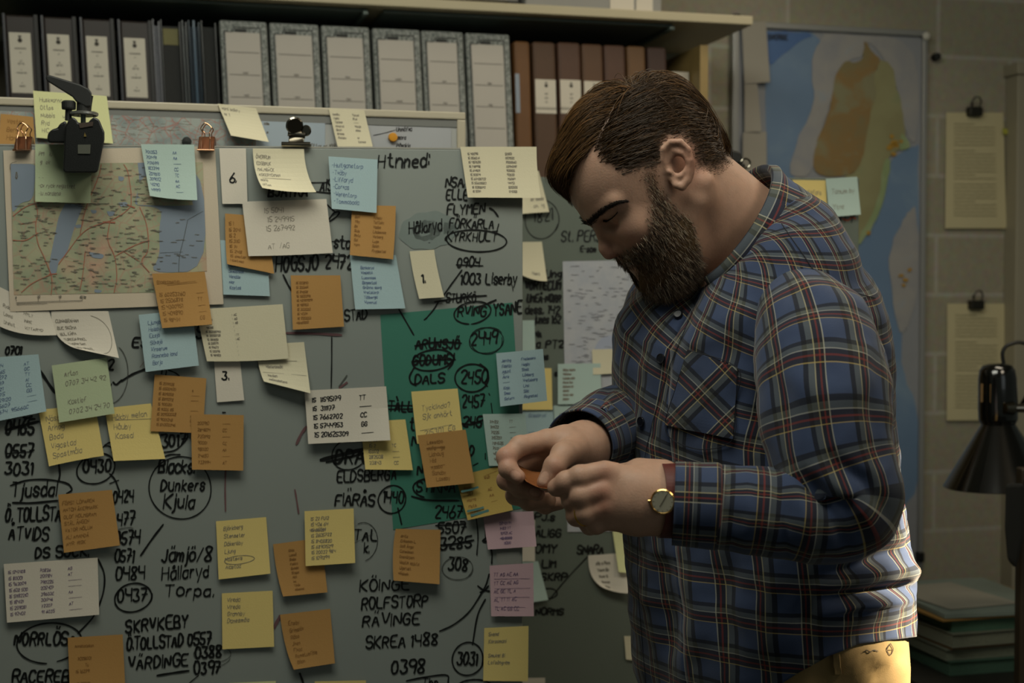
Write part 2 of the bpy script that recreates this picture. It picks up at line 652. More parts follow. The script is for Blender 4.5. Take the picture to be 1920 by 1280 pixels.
GB = 'black binders with white spine labels'
for i, (x0, x1) in enumerate([(3, 70), (75, 142), (148, 213), (219, 284)]):
    nth = ['leftmost', 'second from left', 'third from left', 'rightmost'][i]
    e, w, h, k = binder(x0, x1, 24 + .052 * x0, f'black binder with crested white spine label, {nth} of four', group=GB)
    mb = MB().box(-w / 2 + .004, w / 2 - .004, -.1395, .13, 0.001, h - .002)
    shear(mb, k).build('body', M_BROWNSP, e, local=True, bevel=.004)
    mb = MB().box(w / 2 - .008, w / 2, -.142, .135, 0, h)
    shear(mb, k).build('cover', M_BLACKB, e, local=True, bevel=.001)
    mb = MB().box(-w / 2, -w / 2 + .005, -.142, .135, 0, h)
    shear(mb, k).build('cover', M_EDGE, e, local=True, bevel=.001)
    lz1, lz0 = h - .034, h - .143
    mb = MB().box(-w / 2 + .010, w / 2 - .014, -.1405, -.1398, lz0, lz1)
    lab = shear(mb, k).build('label_card', M_LABEL, e, local=True)
    mb = MB()
    c = -.002
    # a small crest: shield with a crown of dots
    mb.lathe([(.0001, 0), (.0040, 0)], (c, -.1408, lz1 - .014), (0, -1, 0), 14)
    mb.box(c - .0025, c + .0025, -.1409, -.1407, lz1 - .0095, lz1 - .006)
    for q in (-1, 0, 1):
        mb.box(c + q * .002 - .0006, c + q * .002 + .0006, -.1409, -.1407, lz1 - .0065, lz1 - .0045)
    stroke_rows(mb, c, -.1408, [('FORUNDERSOKNING', lz1 - .030, .0026), ('AKT', lz1 - .037, .0022), ('DIARIE', lz1 - .052, .0018), ('1074-95', lz1 - .058, .0034),
                                ('DEL', lz1 - .068, .0016), ('UTREDNING NORR', lz1 - .074, .0026), ('NR', lz1 - .092, .002), ('REGISTER', lz1 - .098, .0026)])
    shear(mb, k).build('label_print', M_PRINT, e, local=True)
    # finger hole ring low on the spine
    mb = MB().lathe([(.008, 0), (.012, 0), (.012, .0015), (.008, .0015)], (0, -.1398, .075), (0, -1, 0), 20)
    shear(mb, k).build('finger_ring', M_STEEL, e, local=True)

# plastic sleeves and folders
for x0, x1, c, lab, rough in [(286, 299, '6f7076', 'translucent whitish plastic folder right beside the black binders', .25),
                              (301, 338, '1c1d1b', 'thick black folder with yellowish tab among plastic folders', .35),
                              (341, 350, '4b4f50', 'thin grey plastic folder among the dark folders', .25),
                              (353, 374, '24313c', 'glossy dark blue plastic folder among the dark folders', .2),
                              (377, 405, '131614', 'black folder left of the marbled grey files', .35)]:
    e, w, h, k = binder(x0, x1, 36 + .03 * (x0 - 286), lab, name='plastic_folder', h=.30)
    mm = mat('folder_' + c, c, rough, .15, 60, coat=.3)
    shear(MB().box(-w / 2, -w / 2 + .0022, -.14, .12, 0, h), k).build('cover', mm, e, local=True)
    shear(MB().box(w / 2 - .0022, w / 2, -.14, .12, 0, h * .99), k).build('cover', mm, e, local=True)
    shear(MB().box(-w / 2 + .0024, w / 2 - .0024, -.128, .118, 0.001, h * .97), k).build('sheets', mat('folder_sheets_' + c, c, .7, .35, 300), e, local=True)
    if x0 == 301:
        shear(MB().box(-w / 2 + .004, w / 2 - .004, -.1295, -.1285, h * .86, h * .955), k).build('tab', mat('dull_yellow_tab', '6d6838', .6), e, local=True)
    if x0 == 353:
        shear(MB().box(-.002, .002, -.1415, -.13, 0, h), k).build('spine_ridge', mat('folder_blue_ridge', '43586a', .2, coat=.4), e, local=True)


def marble():
    m = mat('marbled_grey_paper', '8f928c', .6)
    nt = m.node_tree
    b = nt.nodes['Principled BSDF']
    tc = nt.nodes['Texture Coordinate']
    v = nt.nodes.new('ShaderNodeTexNoise')
    v.inputs['Scale'].default_value = 110
    v.inputs['Detail'].default_value = 6
    v.inputs['Distortion'].default_value = 2.5
    r = nt.nodes.new('ShaderNodeValToRGB')
    r.color_ramp.elements[0].position = .36
    r.color_ramp.elements[0].color = (*lin('4e5552'), 1)
    r.color_ramp.elements[1].position = .62
    r.color_ramp.elements[1].color = (*lin('9da09b'), 1)
    nt.links.new(tc.outputs['Object'], v.inputs['Vector'])
    nt.links.new(v.outputs['Fac'], r.inputs['Fac'])
    nt.links.new(r.outputs['Color'], b.inputs['Base Color'])
    return m


M_MARB = marble()
M_FLAB = mat('file_label_paper', 'bbb5ac', .7, .03, 20)
M_DARKP = mat('dark_print', '2b2d2b', .7)
for i, (x0, x1) in enumerate([(411, 500), (505, 597), (602, 692), (698, 787), (790, 868), (873, 955)]):
    pyt = 37 + .052 * (x0 - 411)
    nth = ['leftmost', 'second from left', 'third from left', 'fourth from left', 'fifth from left', 'rightmost'][i]
    e, w, h, k = binder(x0, x1, pyt, f'marbled grey file with tall ruled white label, {nth} of six', group='marbled grey files on the shelf')
    shear(MB().box(-w / 2, w / 2, -.14, .13, 0, h), k).build('body', M_MARB, e, local=True, bevel=.0035)
    l0, l1 = -w / 2 + .010, w / 2 - .014
    shear(MB().box(l0, l1, -.1412, -.1402, .045, h - .022), k).build('label_card', M_FLAB, e, local=True)
    mb = MB()
    for q in range(5):
        z = h - .060 - q * .042
        mb.box(l0 + .004, l1 - .003, -.1416, -.1412, z, z + .0012)
    for q in (1, 2):
        stroke_rows(mb, 0, -.1415, [(['innehall', 'register', 'vittnen', 'protokoll', 'analys', 'bilagor'][i], h - .057 - q * .042, .0035)])
    shear(mb, k).build('label_print', M_PRINT, e, local=True)
    # frame line with the dark logo tab at the head of the label
    mb = MB().box(l0 - .003, l0 - .0015, -.1416, -.1404, .045, h - .022).box(l0 - .003, l0 + .012, -.1416, -.1404, h - .0225, h - .021)
    mb.prism([(l0 + .012, h - .0222), (l0 + .017, h - .012), (l1 + .002, h - .012), (l1 + .002, h - .0133), (l0 + .018, h - .0133), (l0 + .0135, h - .0222)], (1, 0, 0), (0, 0, 1), (0, -.1404, 0), .0012, (0, -1, 0))
    mb.box(l0 + .018, l0 + .040, -.1416, -.1404, h - .021, h - .0155)
    mb.box(l1 + .0008, l1 + .002, -.1416, -.1404, .045, h - .012)
    shear(mb, k).build('label_frame', M_DARKP, e, local=True)
    mb = MB().lathe([(.008, 0), (.012, 0), (.012, .0015), (.008, .0015)], (0, -.1402, .03), (0, -1, 0), 20)
    shear(mb, k).build('finger_ring', M_STEEL, e, local=True)

LEAN = 0.03
BR = [(963, 993, '6a4622', 76), (998, 1041, '533a27', 77), (1045, 1088, '54392a', 78), (1090, 1130, '5a3e28', 81), (1132, 1172, '53382a', 83), (1175, 1210, '66482a', 85), (1213, 1250, '3a241c', 87)]
for i, (x0, x1, c, pyt) in enumerate(BR):
    nth = ['leftmost and orange-tinted', 'second from left', 'third from left', 'fourth from left', 'fifth from left', 'tan, sixth from left', 'darkest, rightmost'][i]
    e, w, h, k = binder(x0, x1, pyt, f'brown archive binder near the man\'s head, {nth}', group='brown archive binders on the shelf')
    mm = mat('brown_cloth_' + c, c, .6, .12, 40)
    shear(MB().box(-w / 2, w / 2, -.14, .13, 0, h), k).build('body', mm, e, local=True, bevel=.006)
    l1, l0 = h - .075, h - .142
    if i in (1, 2, 3, 4):
        shear(MB().box(-w / 2 + .003, w / 2 - .002, -.1412, -.1402, l0, l1), k).build('label_card', P_WHT, e, local=True)
        mb = MB().lathe([(.0001, 0), (.0035, 0)], (.002, -.1416, l1 - .012), (0, -1, 0), 12).box(-.0005, .0045, -.1416, -.1412, l1 - .0075, l1 - .005)
        mb.box(-w / 2 + .003, w / 2 - .002, -.1416, -.1412, l0 + .008, l0 + .0092).box(-w / 2 + .003, w / 2 - .002, -.1416, -.1412, l0 + .011, l0 + .0118)
        stroke_rows(mb, 0.002, -.1415, [('ARKIV', l1 - .030, .003), ('BAND', l1 - .038, .003), ('DEL', l1 - .046, .003)])
        shear(mb, k).build('label_print', M_PRINT, e, local=True)
    elif i == 0:
        shear(MB().box(-w / 2 + .0005, -w / 2 + .009, -.1412, -.1402, l0, l1 + .01), k).build('label_card', mat('bluish_label', '8d97a4', .6), e, local=True)
LEAN = 0.0
# pale document case at the end of the bookcase
e, w, h, k = binder(1272, 1306, 128, 'white document case standing at the right end of the bookcase', name='document_case')
shear(MB().box(-w / 2, w / 2, -.10, .12, 0, h), 0).build('body', P_WHT, e, local=True, bevel=.002)
shear(MB().box(-w / 2 + .003, w / 2 - .003, -.1008, -.1001, h * .55, h * .8), 0).build('label_card', mat('bluish_label', '8d97a4', .6), e, local=True)

# ------------------------------------------------------------------ board standing at the back (only its upper strip shows)
M_ALU = mat('beige_aluminium_frame', 'b3aa95', .4, .03, 8)
M_ALU2 = mat('inner_grey_frame', '72736f', .5, .03, 8)
M_BOARDW = mat('white_board_enamel', 'a5a6a3', .3, .03, 5)


def board_legs(parent, x0, x1, zb, m, y0=-.2, y1=.2):
    for x in (x0, x1):
        MB().box(x - .014, x + .014, .02, .048, .03, zb + .3).box(x - .018, x + .018, y0, y1, .001, .03).build('leg', m, parent, local=True, bevel=.002)


sR, zT = BACK.loc(872, 211, 0)
sL = BACK.loc(-180, 174, 0)[0]
wB = sR - sL
e_back = tag(empty('notice_board', BACK.world((sL + sR) / 2, 0, 0), BACK.a), 'framed map-covered notice board standing behind the front writing board', 'notice board')
hw = wB / 2
fr = .013
MB().box(-hw + fr, hw - fr, .0005, .016, zT - 1.0, zT - .0115).build('panel', M_BOARDW, e_back, local=True)
mb = MB().box(-hw, hw, -.004, .02, zT - .0115, zT).box(-hw, -hw + fr, -.004, .02, zT - 1.0, zT - .0115).box(hw - fr, hw, -.004, .02, zT - 1.0, zT - .0115).box(-hw, hw, -.004, .02, zT - 1.012, zT - 1.0)
mb.build('frame', M_ALU, e_back, local=True, bevel=.002)
MB().box(-hw + fr, hw - fr, -.001, .0004, zT - .023, zT - .0118).build('frame_lip', M_ALU2, e_back, local=True)
board_legs(e_back, -hw + .15, hw - .15, zT - 1.2, M_ALU2, -.04, .3)


# ------------------------------------------------------------------ maps
def map_material(name, base, land2, road, scale=1.0, town=None, ratio=1.0):
    m = bpy.data.materials.new(name)
    m.use_nodes = True
    nt = m.node_tree
    N, L = nt.nodes.new, nt.links.new
    b = nt.nodes['Principled BSDF']
    b.inputs['Roughness'].default_value = .55
    tc = N('ShaderNodeTexCoord')

    def ramp(src, stops):
        r = N('ShaderNodeValToRGB')
        r.color_ramp.elements[0].position, r.color_ramp.elements[0].color = stops[0][0], (*lin(stops[0][1]), 1)
        r.color_ramp.elements[1].position, r.color_ramp.elements[1].color = stops[1][0], (*lin(stops[1][1]), 1)
        L(src, r.inputs['Fac'])
        return r.outputs['Color']

    def mixc(fac, a, c, mode='MIX'):
        x = N('ShaderNodeMix')
        x.data_type = 'RGBA'
        x.blend_type = mode
        if isinstance(fac, float):
            x.inputs[0].default_value = fac
        else:
            L(fac, x.inputs[0])
        L(a, x.inputs[6])
        if isinstance(c, tuple):
            x.inputs[7].default_value = c
        else:
            L(c, x.inputs[7])
        return x.outputs[2]

    def noise(sc, det=4, dist=0.0):
        n = N('ShaderNodeTexNoise')
        n.inputs['Scale'].default_value = sc * scale
        n.inputs['Detail'].default_value = det
        n.inputs['Distortion'].default_value = dist
        L(tc.outputs['Object'], n.inputs['Vector'])
        return n.outputs['Fac']

    def thresh(src, lo, hi):
        r = N('ShaderNodeMapRange')
        r.inputs['From Min'].default_value = lo
        r.inputs['From Max'].default_value = hi
        L(src, r.inputs['Value'])
        return r.outputs['Result']
    colr = ramp(noise(22, 6), [(.42, base), (.6, land2)])
    if town:
        colr = mixc(thresh(noise(14, 3), .56, .68), colr, (*lin(town), 1))
    # roads: cell borders
    for sc, col_, w in ((26, road, .018), (60, road, .02)):
        v = N('ShaderNodeTexVoronoi')
        v.feature = 'DISTANCE_TO_EDGE'
        v.inputs['Scale'].default_value = sc * scale
        L(tc.outputs['Object'], v.inputs['Vector'])
        mr = N('ShaderNodeMapRange')
        mr.inputs['From Min'].default_value = w
        mr.inputs['From Max'].default_value = w * 1.7
        mr.inputs['To Min'].default_value = .42
        mr.inputs['To Max'].default_value = 0
        L(v.outputs['Distance'], mr.inputs['Value'])
        colr = mixc(mr.outputs['Result'], colr, (*lin(col_), 1))
    L(colr, b.inputs['Base Color'])
    return m


M_ROADMAP = map_material('road_map_print', 'a9a789', '939c80', 'b08a78', 1.0, town='bd9c84')
M_GREYMAP = map_material('grey_road_map', '9aa09a', '7f8a88', 'a8503c', 1.5)
M_PALEMAP = map_material('pale_map_print', 'b3b4b8', 'a9acb4', 'aeaeb4', 1.4)
M_SEA = mat('map_sea_blue', '828e9c', .55, .05, 8)
M_SEA2 = mat('map_lake_blue', '8fa3b4', .55, .05, 8)
M_NAMES = mat('map_place_names', '69645a', .7)
M_ROADRED = mat('map_red_road', 'ab6a55', .6)


def flat_poly(plane, pts, off, fine=False):
    P = np.array(pts, float)
    return plane.hit(P[:, 0], P[:, 1], off), [tuple(range(len(P)))]


def names_mesh(plane, n, box, off, inside=None, wmin=5, wmax=14, hh=1.1, seed=1):
    r = np.random.default_rng(seed)
    polys = []
    while len(polys) < n:
        x, y = r.uniform(box[0], box[2]), r.uniform(box[1], box[3])
        if inside and not inside(x, y):
            continue
        w_ = r.uniform(wmin, wmax)
        k = int(w_ / 1.6) + 2
        q = np.stack([x + np.linspace(0, w_, k), y + .02 * np.linspace(0, w_, k) + r.uniform(-.55, .55, k)], -1)
        polys.append(q)
    V, Fc = ribbons(polys, hh)
    return plane.hit(V[:, 0], V[:, 1], off), Fc


# maps pinned on the notice board at the back
def patch(plane, c, off, thick=.0004, n=(10, 10), curl=None):
    """paper quad from pixel corners TL,TR,BR,BL -> closed thin mesh"""
    nu, nv = n
    u, v = np.meshgrid(np.linspace(0, 1, nu + 1), np.linspace(0, 1, nv + 1))
    c = np.array(c, float)
    P = (1 - u)[..., None] * (1 - v)[..., None] * c[0] + u[..., None] * (1 - v)[..., None] * c[1] + u[..., None] * v[..., None] * c[2] + (1 - u)[..., None] * v[..., None] * c[3]
    o = off + (curl(u, v) if curl else 0 * u)
    A = plane.hit(P[..., 0], P[..., 1], o + thick).reshape(-1, 3)
    B = plane.hit(P[..., 0], P[..., 1], o).reshape(-1, 3)
    return close_grid(A, B, nu, nv)


def close_grid(A, B, nu, nv):
    n = (nu + 1) * (nv + 1)
    I = lambda i, j: j * (nu + 1) + i
    Fc = []
    for j in range(nv):
        for i in range(nu):
            a, b_, c_, d_ = I(i, j), I(i + 1, j), I(i + 1, j + 1), I(i, j + 1)
            Fc.append((d_, c_, b_, a))
            Fc.append((a + n, b_ + n, c_ + n, d_ + n))
    edge = [I(i, 0) for i in range(nu + 1)] + [I(nu, j) for j in range(1, nv + 1)] + [I(i, nv) for i in range(nu - 1, -1, -1)] + [I(0, j) for j in range(nv - 1, 0, -1)]
    m = len(edge)
    for q in range(m):
        a, b_ = edge[q], edge[(q + 1) % m]
        Fc.append((a, b_, b_ + n, a + n))
    return np.concatenate([A, B]), Fc


V, Fc = patch(BACK, [(-120, 203), (425, 224), (420, 420), (-120, 420)], .0007)
mp = tag(obj('road_map', V, Fc, M_GREYMAP), 'grey printed road map pinned behind the top edge of the front board', 'map')
V, Fc = names_mesh(BACK, 200, (0, 222, 402, 300), .0012, wmin=6, wmax=14, hh=.9)
obj('map_lettering', V, Fc, M_NAMES, mp)
V, Fc = flat_poly(BACK, [(405, 216), (425, 214), (470, 240), (485, 262), (480, 300), (405, 300)], .0011)
V, Fc = patch(BACK, [(426, 225), (610, 231), (606, 420), (420, 420)], .0007)
sh = tag(obj('map_sheet', V, Fc, mat('pale_blue_map_paper', '9aa6b0', .6, .05, 12)), 'pale blue map sheet with a dark green coast behind the bulldog clip', 'map')
V, Fc = flat_poly(BACK, [(427, 222), (440, 226), (462, 246), (480, 262), (477, 300), (424, 300)], .0012)
obj('map_land', V, Fc, M_GREYMAP, sh)
V, Fc = ribbons(words('kalm.', 495, 234, 5) + words('m', 500, 250, 5) + words('Ottar nr 108', 582, 278, 8), 1.3)
obj('map_lettering', BACK.hit(V[:, 0], V[:, 1], .0013), Fc, M_NAMES, sh)
V, Fc = patch(BACK, [(690, 235), (846, 240), (846, 420), (690, 420)], .0007)
sh = tag(obj('white_sheet', V, Fc, mat('cool_white_sheet', 'a3a5a8', .6, .04, 12)), 'white sheet with a yellow magnet, right end of the board at the back', 'sheet of paper')
V, Fc = ribbons(words('Unnäfva', 743, 246, 8) + words('mora', 745, 262, 8) + words('Påvakla', 743, 277, 8) + [line((700, 254), (720, 250), (741, 244))], 1.7)
obj('handwriting', BACK.hit(V[:, 0], V[:, 1], .0013), Fc, PEN_DARK, sh)


def disc(plane, px, py, rpx, h, off, name, m, label, cat='magnet'):
    c = plane.hit(px, py, off)
    r = rpx / F * (np.linalg.norm(c - CAM))
    o = MB().lathe([(r * .97, 0), (r, h * .2), (r, h * .7), (r * .85, h * .95), (.0005, h)], c, plane.n, 24).build(name, m, smooth=False)
    return tag(o, label, cat)


disc(BACK, 736, 258, 8.5, .007, .001, 'round_magnet', mat('yellow_plastic', 'c98a1c', .35), 'small yellow magnet on the white sheet behind the front board')

# ------------------------------------------------------------------ side board, further back, seen to the right of the front board
M_SIDEB = mat('grey_green_board', '656d63', .45, .05, 3)
sL, zT = SIDE.loc(700, 331, 0)
sR = SIDE.loc(1611, 331, 0)[0]
hw = (sR - sL) / 2
e_side = tag(empty('side_board', SIDE.world((sL + sR) / 2, 0, 0), SIDE.a), 'grey-green writing board standing behind the man, covered in marker notes', 'writing board')
MB().box(-hw, hw, 0, .018, .45, zT).build('panel', M_SIDEB, e_side, local=True, bevel=.001)
board_legs(e_side, -hw + .1, hw - .1, .45, M_ALU2, -.1, .3)

# ------------------------------------------------------------------ front board
M_FRONT = mat('grey_writing_board', '8a908b', .38, .03, 2.5)
sL = FRONT.loc(-160, 270, 0)[0]
sR, zT = FRONT.loc(980, 281, 0)
hw = (sR - sL) / 2
TH = .016
e_front = tag(empty('writing_board', FRONT.world((sL + sR) / 2, 0, 0), FRONT.a), 'big grey whiteboard in front, covered in marker lists and sticky notes', 'writing board')
MB().box(-hw, hw, 0, TH, .42, zT).build('panel', M_FRONT, e_front, local=True, bevel=.001)
MB().box(-hw, hw, -.0004, TH + .0004, zT + .0002, zT + .0022).build('edge_strip', mat('edge_strip', '9b9a92', .35, .03), e_front, local=True)
board_legs(e_front, -hw + .4, hw - .12, .42, M_ALU2, -.22, .12)

# writing straight on the front board
I_OFF = .0009
W = []


FIT = {('Htnned:', 708): 806, ('NSA.', 835): 872, ('ELLE', 836): 878, ('FLYMEN', 838): 910, ('FÖRKÄRLA', 842): 926, ('KYRKHULT', 838): 932, ('Hållaryd', 767): 830, ('0904', 857): 900, ('1003 Liserby', 863): 970, ('STURKÖ', 836): 893, ('BJÄTRA', 503): 577,
       ('AIS', 600): 624, ('sto', 626): 658, ('HÖGSJÖ', 517): 598, ('2472', 609): 662, ('STAD', 647): 690, ('DRA', 628): 682, ('ELDSBERGA', 632): 745, ('FIÄRÅS', 628): 703, ('1440', 718): 758, ('TAL', 664): 708, ('KÖINGE', 674): 768, ('ROLFSTORP', 678): 803, ('RÄVINGE', 680): 788,
       ('SKREA 1488', 686): 822, ('0398', 734): 797, ('3031', 857): 896, ('2467', 815): 868, ('5507', 821): 874, ('3285', 825): 885, ('308', 840): 878, ('0465', 10): 64, ('0557', 10): 64, ('3031', 9): 62, ('Tjusdal', 22): 108, ('Ö. TOLLSTAD', 10): 128, ('ÅTVIDS', 16): 92,
       ('DS SOCK.', 66): 168, ('0430', 156): 210, ('0424', 212): 252, ('477', 220): 254, ('0574', 216): 264, ('0571', 215): 252, ('0484', 217): 272, ('0437', 220): 277, ('Blacks.', 297): 366, ('Dunkers', 301): 385, ('Kjula', 306): 366, ('Jämjö/8', 303): 398,
       ('Hållaryd', 303): 393, ('Torpa.', 309): 402, ('SKRVKEBY', 236): 355, ('Ö.TOLLSTAD 0557', 238): 398, ('VÄRDINGE', 241): 354, ('0388', 366): 416, ('0397', 364): 416, ('NORRLÖSA', 27): 142, ('RACEREB', 23): 130, ('3017', 302): 352, ('RVING', 858): 912, ('YSANE', 926): 980,
       ('ARUNSJÖ', 779): 863, ('2449', 884): 934, ('GODUMS', 774): 848, ('DALS', 778): 834, ('2450', 864): 915, ('2457', 866): 910, ('TALL', 728): 775, ('245', 868): 904, ('STIRNA', 780): 854, ('1821', 1001): 1038, ('St. PERSA', 1052): 1140, ('VORTECUM', 984): 1052, ('UMEÅ-NORR', 988): 1052,
       ('dess.. 142', 985): 1050, ('junes 162', 1002): 1052, ('SNARA', 1082): 1132}


def wr(s, x, y, h, w=None, **k):
    if (s, x) in FIT:
        nat = sum(((glyph(c)[1] + 1.5) if c != ' ' else 3.0) for c in s) * h / 6 - 1.5 * h / 6
        k['sq'] = (FIT[(s, x)] - x - .1 * h) / nat
    for q in words(s, x, y, h, **k):
        W.append((q, (w or max(2.6, h * .18)) * .9))


def dr(q, w=3.0):
    W.append((q, w))


wr('Htnned:', 708, 314, 24, sq=.95, ang=-.03)
wr('NSA.', 835, 350, 19); wr('ELLE', 836, 374, 19); wr('FLYMEN', 838, 402, 19, ang=-.02); wr('FÖRKÄRLA', 842, 428, 17, sq=.78)
wr('KYRKHULT', 838, 452, 17, sq=.8); dr(ellipse(893, 451, 58, 20, 170, 560, .06), 2.6); dr(line((918, 390), (926, 394), (934, 406)), 3.4); dr(line((935, 420), (930, 440)), 3)
wr('Hållaryd', 767, 438, 20, sq=.78, ang=-.1)
wr('0904', 857, 500, 17); dr(line((856, 496), (905, 498)), 3.2); dr(line((830, 556), (846, 533), (866, 506)), 2.8)
wr('1003 Liserby', 863, 532, 20, sq=.72); dr(line((960, 534), (962, 545)), 2)
wr('STURKÖ', 836, 566, 16, sq=.85); dr(line((815, 566), (870, 556), (912, 554)), 3.2); dr(line((930, 562), (912, 570), (890, 578)), 3.4)
dr(line((798, 598), (812, 582), (822, 566)), 2.8); dr(line((796, 599), (798, 597)), 4)
wr('BJÄTRA', 503, 368, 18, 4.5, sq=.9); wr('AIS', 600, 358, 20, sq=.8); dr(line((560, 345), (585, 342), (616, 342)), 2); dr(line((580, 358), (622, 362)), 4)
dr(line((612, 382), (622, 392), (630, 398)), 2.4); dr(line((616, 412), (626, 398), (638, 396), (632, 406), (618, 415)), 3)
wr('sto', 626, 465, 21, sq=.9); wr('HÖGSJÖ', 517, 509, 27, 4.6, sq=.74, ang=-.05); wr('2472', 609, 503, 24, sq=.8)
dr(line((531, 515), (538, 530), (546, 544)), 3.4); wr('STAD', 647, 602, 19, sq=.78, ang=-.14)
dr(line((748, 580), (762, 604), (776, 628)), 3); dr(line((622, 631), (622, 680), (621, 727)), 2.4)
dr(line((620, 453), (640, 451), (658, 452)), 1.6); dr(line((600, 477), (640, 480), (662, 481)), 1.4)
wr('DRA', 628, 868, 26, 5, sq=.95); dr(line((602, 862), (640, 852), (682, 842)), 7); dr(line((612, 866), (650, 858), (690, 848)), 4); dr(ellipse(655, 852, 34, 27, 60, 300, -.3), 2.4)
wr('ELDSBERGA', 632, 904, 20, sq=.82, ang=-.05); wr('FIÄRÅS', 628, 948, 21, 4, sq=.88)
wr('1440', 718, 942, 22, sq=.8); dr(ellipse(735, 936, 27, 25, 200, 570, -.5), 2.8); dr(line((746, 952), (749, 966), (753, 983)), 3)
wr('TAL', 664, 1012, 20, sq=.9); wr('k.', 682, 1036, 18); dr(ellipse(680, 1015, 28, 36, 250, 440), 1.2)
wr('KÖINGE', 674, 1108, 20, sq=.85, ang=-.03); wr('ROLFSTORP', 678, 1142, 21, sq=.75, ang=-.05); wr('RÄVINGE', 680, 1174, 21, sq=.85, ang=-.04); wr('SKREA 1488', 686, 1216, 21, sq=.78, ang=-.06)
wr('0398', 734, 1262, 24, sq=.82, ang=-.03); wr('3031', 857, 1246, 23, sq=.78); dr(ellipse(877, 1235, 29, 31, 0, 380), 2.8)
dr(line((762, 1276), (800, 1268), (842, 1263), (840, 1280)), 3); wr('Thn', 792, 1288, 18); dr(ellipse(890, 1288, 34, 14, 180, 360), 3)
wr('2467', 815, 970, 22, sq=.8); wr('5507', 821, 1000, 20, sq=.8, ang=-.04); dr(line((817, 985), (838, 984), (872, 982)), 2.6)
wr('3285', 825, 1030, 21, sq=.8, ang=-.06); dr(line((824, 1022), (852, 1020), (888, 1012)), 3.4)
wr('308', 840, 1068, 22, 4, sq=.85)
dr(line((893, 972), (897, 1004), (894, 1040)), 2.4); dr(line((909, 968), (910, 1010)), 2.6); dr(line((905, 1014), (914, 1006), (918, 1012), (908, 1016)), 4)
dr(line((914, 1012), (923, 1035), (922, 1056)), 3); dr(line((917, 1076), (912, 1095), (903, 1112), (880, 1148), (850, 1172), (824, 1183)), 2.8)
dr(line((896, 1098), (906, 1106), (918, 1108)), 3); dr(line((900, 1110), (908, 1108), (916, 1098)), 3); dr(line((910, 1123), (895, 1150), (886, 1208)), 3)
dr(line((917, 738), (918, 740)), 3.5); dr(line((921, 756), (923, 774)), 2.6)
# left half
wr('0465', 10, 814, 27, 5, sq=.8); dr(line((12, 806), (40, 798), (72, 790)), 5); wr('0557', 10, 856, 24, 4.6, sq=.82); dr(line((14, 850), (62, 846)), 3); wr('3031', 9, 889, 22, 4.4, sq=.8)
wr('0701', 10, 664, 14, 4); wr('Tjusdal', 22, 930, 26, 4.4, sq=.72); dr(line((20, 910), (50, 899), (90, 898), (128, 905), (137, 918), (125, 925)), 3.2); dr(line((24, 942), (60, 943), (108, 938)), 3.6)
wr('Ö. TOLLSTAD', 10, 977, 25, 4.6, sq=.72, ang=-.02); wr('ÅTVIDS', 16, 1012, 24, 4.2, sq=.82); wr('DS SOCK.', 66, 1046, 20, 4.4, sq=.85, ang=-.03)
wr('0430', 156, 886, 24, 4.4, sq=.78, ang=-.06); dr(ellipse(180, 878, 37, 27, 120, 480, -.3), 2.8); dr(line((206, 888), (216, 898), (224, 921)), 3); dr(line((206, 906), (222, 900)), 3)
dr(line((110, 870), (113, 888), (110, 902)), 3.6)
wr('0424', 212, 942, 23, 4, sq=.74, ang=-.05); wr('477', 220, 984, 23, 4, sq=.8, ang=-.04); wr('0574', 216, 1020, 24, 4.2, sq=.76, ang=-.05); wr('0571', 215, 1053, 22, 4, sq=.74)
wr('0484', 217, 1088, 23, 4, sq=.78, ang=-.05); wr('0437', 220, 1128, 22, 4, sq=.78, ang=-.06); dr(ellipse(250, 1120, 36, 26, 0, 390, -.2), 3)
wr('Blacks.', 297, 885, 24, 4.6, sq=.74, ang=.02); wr('Dunkers', 301, 920, 22, 4, sq=.72); wr('Kjula', 306, 952, 25, 4.2, sq=.8); dr(ellipse(338, 914, 57, 60, -60, 300), 2.4)
dr(line((264, 1041), (285, 1010), (306, 983)), 3.6)
wr('Jämjö/8', 303, 1052, 25, 4.2, sq=.8); wr('Hållaryd', 303, 1086, 23, 3.8, sq=.78, ang=-.05); wr('Torpa.', 309, 1117, 22, 3.8, sq=.9)
wr('SKRVKEBY', 236, 1186, 23, 4.4, sq=.78, ang=-.1); wr('Ö.TOLLSTAD 0557', 238, 1218, 22, 4.4, sq=.62, ang=-.07); wr('VÄRDINGE', 241, 1254, 22, 4.2, sq=.8, ang=-.06)
wr('0388', 366, 1234, 21, 4.6, sq=.74, ang=-.06); wr('0397', 364, 1264, 22, 4.4, sq=.76, ang=-.08); dr(line((295, 1266), (325, 1261), (354, 1257)), 4); dr(line((372, 1266), (355, 1280)), 2.6)
wr('NORRLÖSA', 27, 1208, 23, 4.6, sq=.8, ang=.01); dr(ellipse(92, 1205, 60, 38, 100, 440, -.15), 3); dr(line((184, 1048), (197, 1075), (195, 1110), (178, 1155), (146, 1187)), 3.2)
wr('RACEREB', 23, 1279, 22, 4.6, sq=.82); wr('3017', 302, 838, 22, 4.4, sq=.8, ang=-.1); dr(line((302, 848), (330, 845), (352, 822), (352, 812)), 2.6)
wr('2', 203, 692, 18, 4); wr('.', 208, 722, 18, 4); dr(line((212, 716), (218, 722), (228, 712)), 3.4); dr(line((228, 714), (250, 700), (274, 691)), 4); wr('Es', 248, 650, 18, 4.4, sq=1.0); wr('S', 368, 634, 22, 4.4)
dr(line((75, 694), (88, 714), (103, 736)), 5); dr(line((304, 694), (303, 700)), 4); dr(line((312, 696), (311, 702)), 4); dr(line((316, 694), (328, 698), (336, 704)), 2.6)
dr(line((300, 860), (318, 851), (338, 852)), 2.6); dr(line((196, 835), (205, 828), (214, 832)), 2.6); dr(ellipse(200, 845, 10, 10, 180, 380), 2); dr(line((418, 773), (422, 773)), 4)
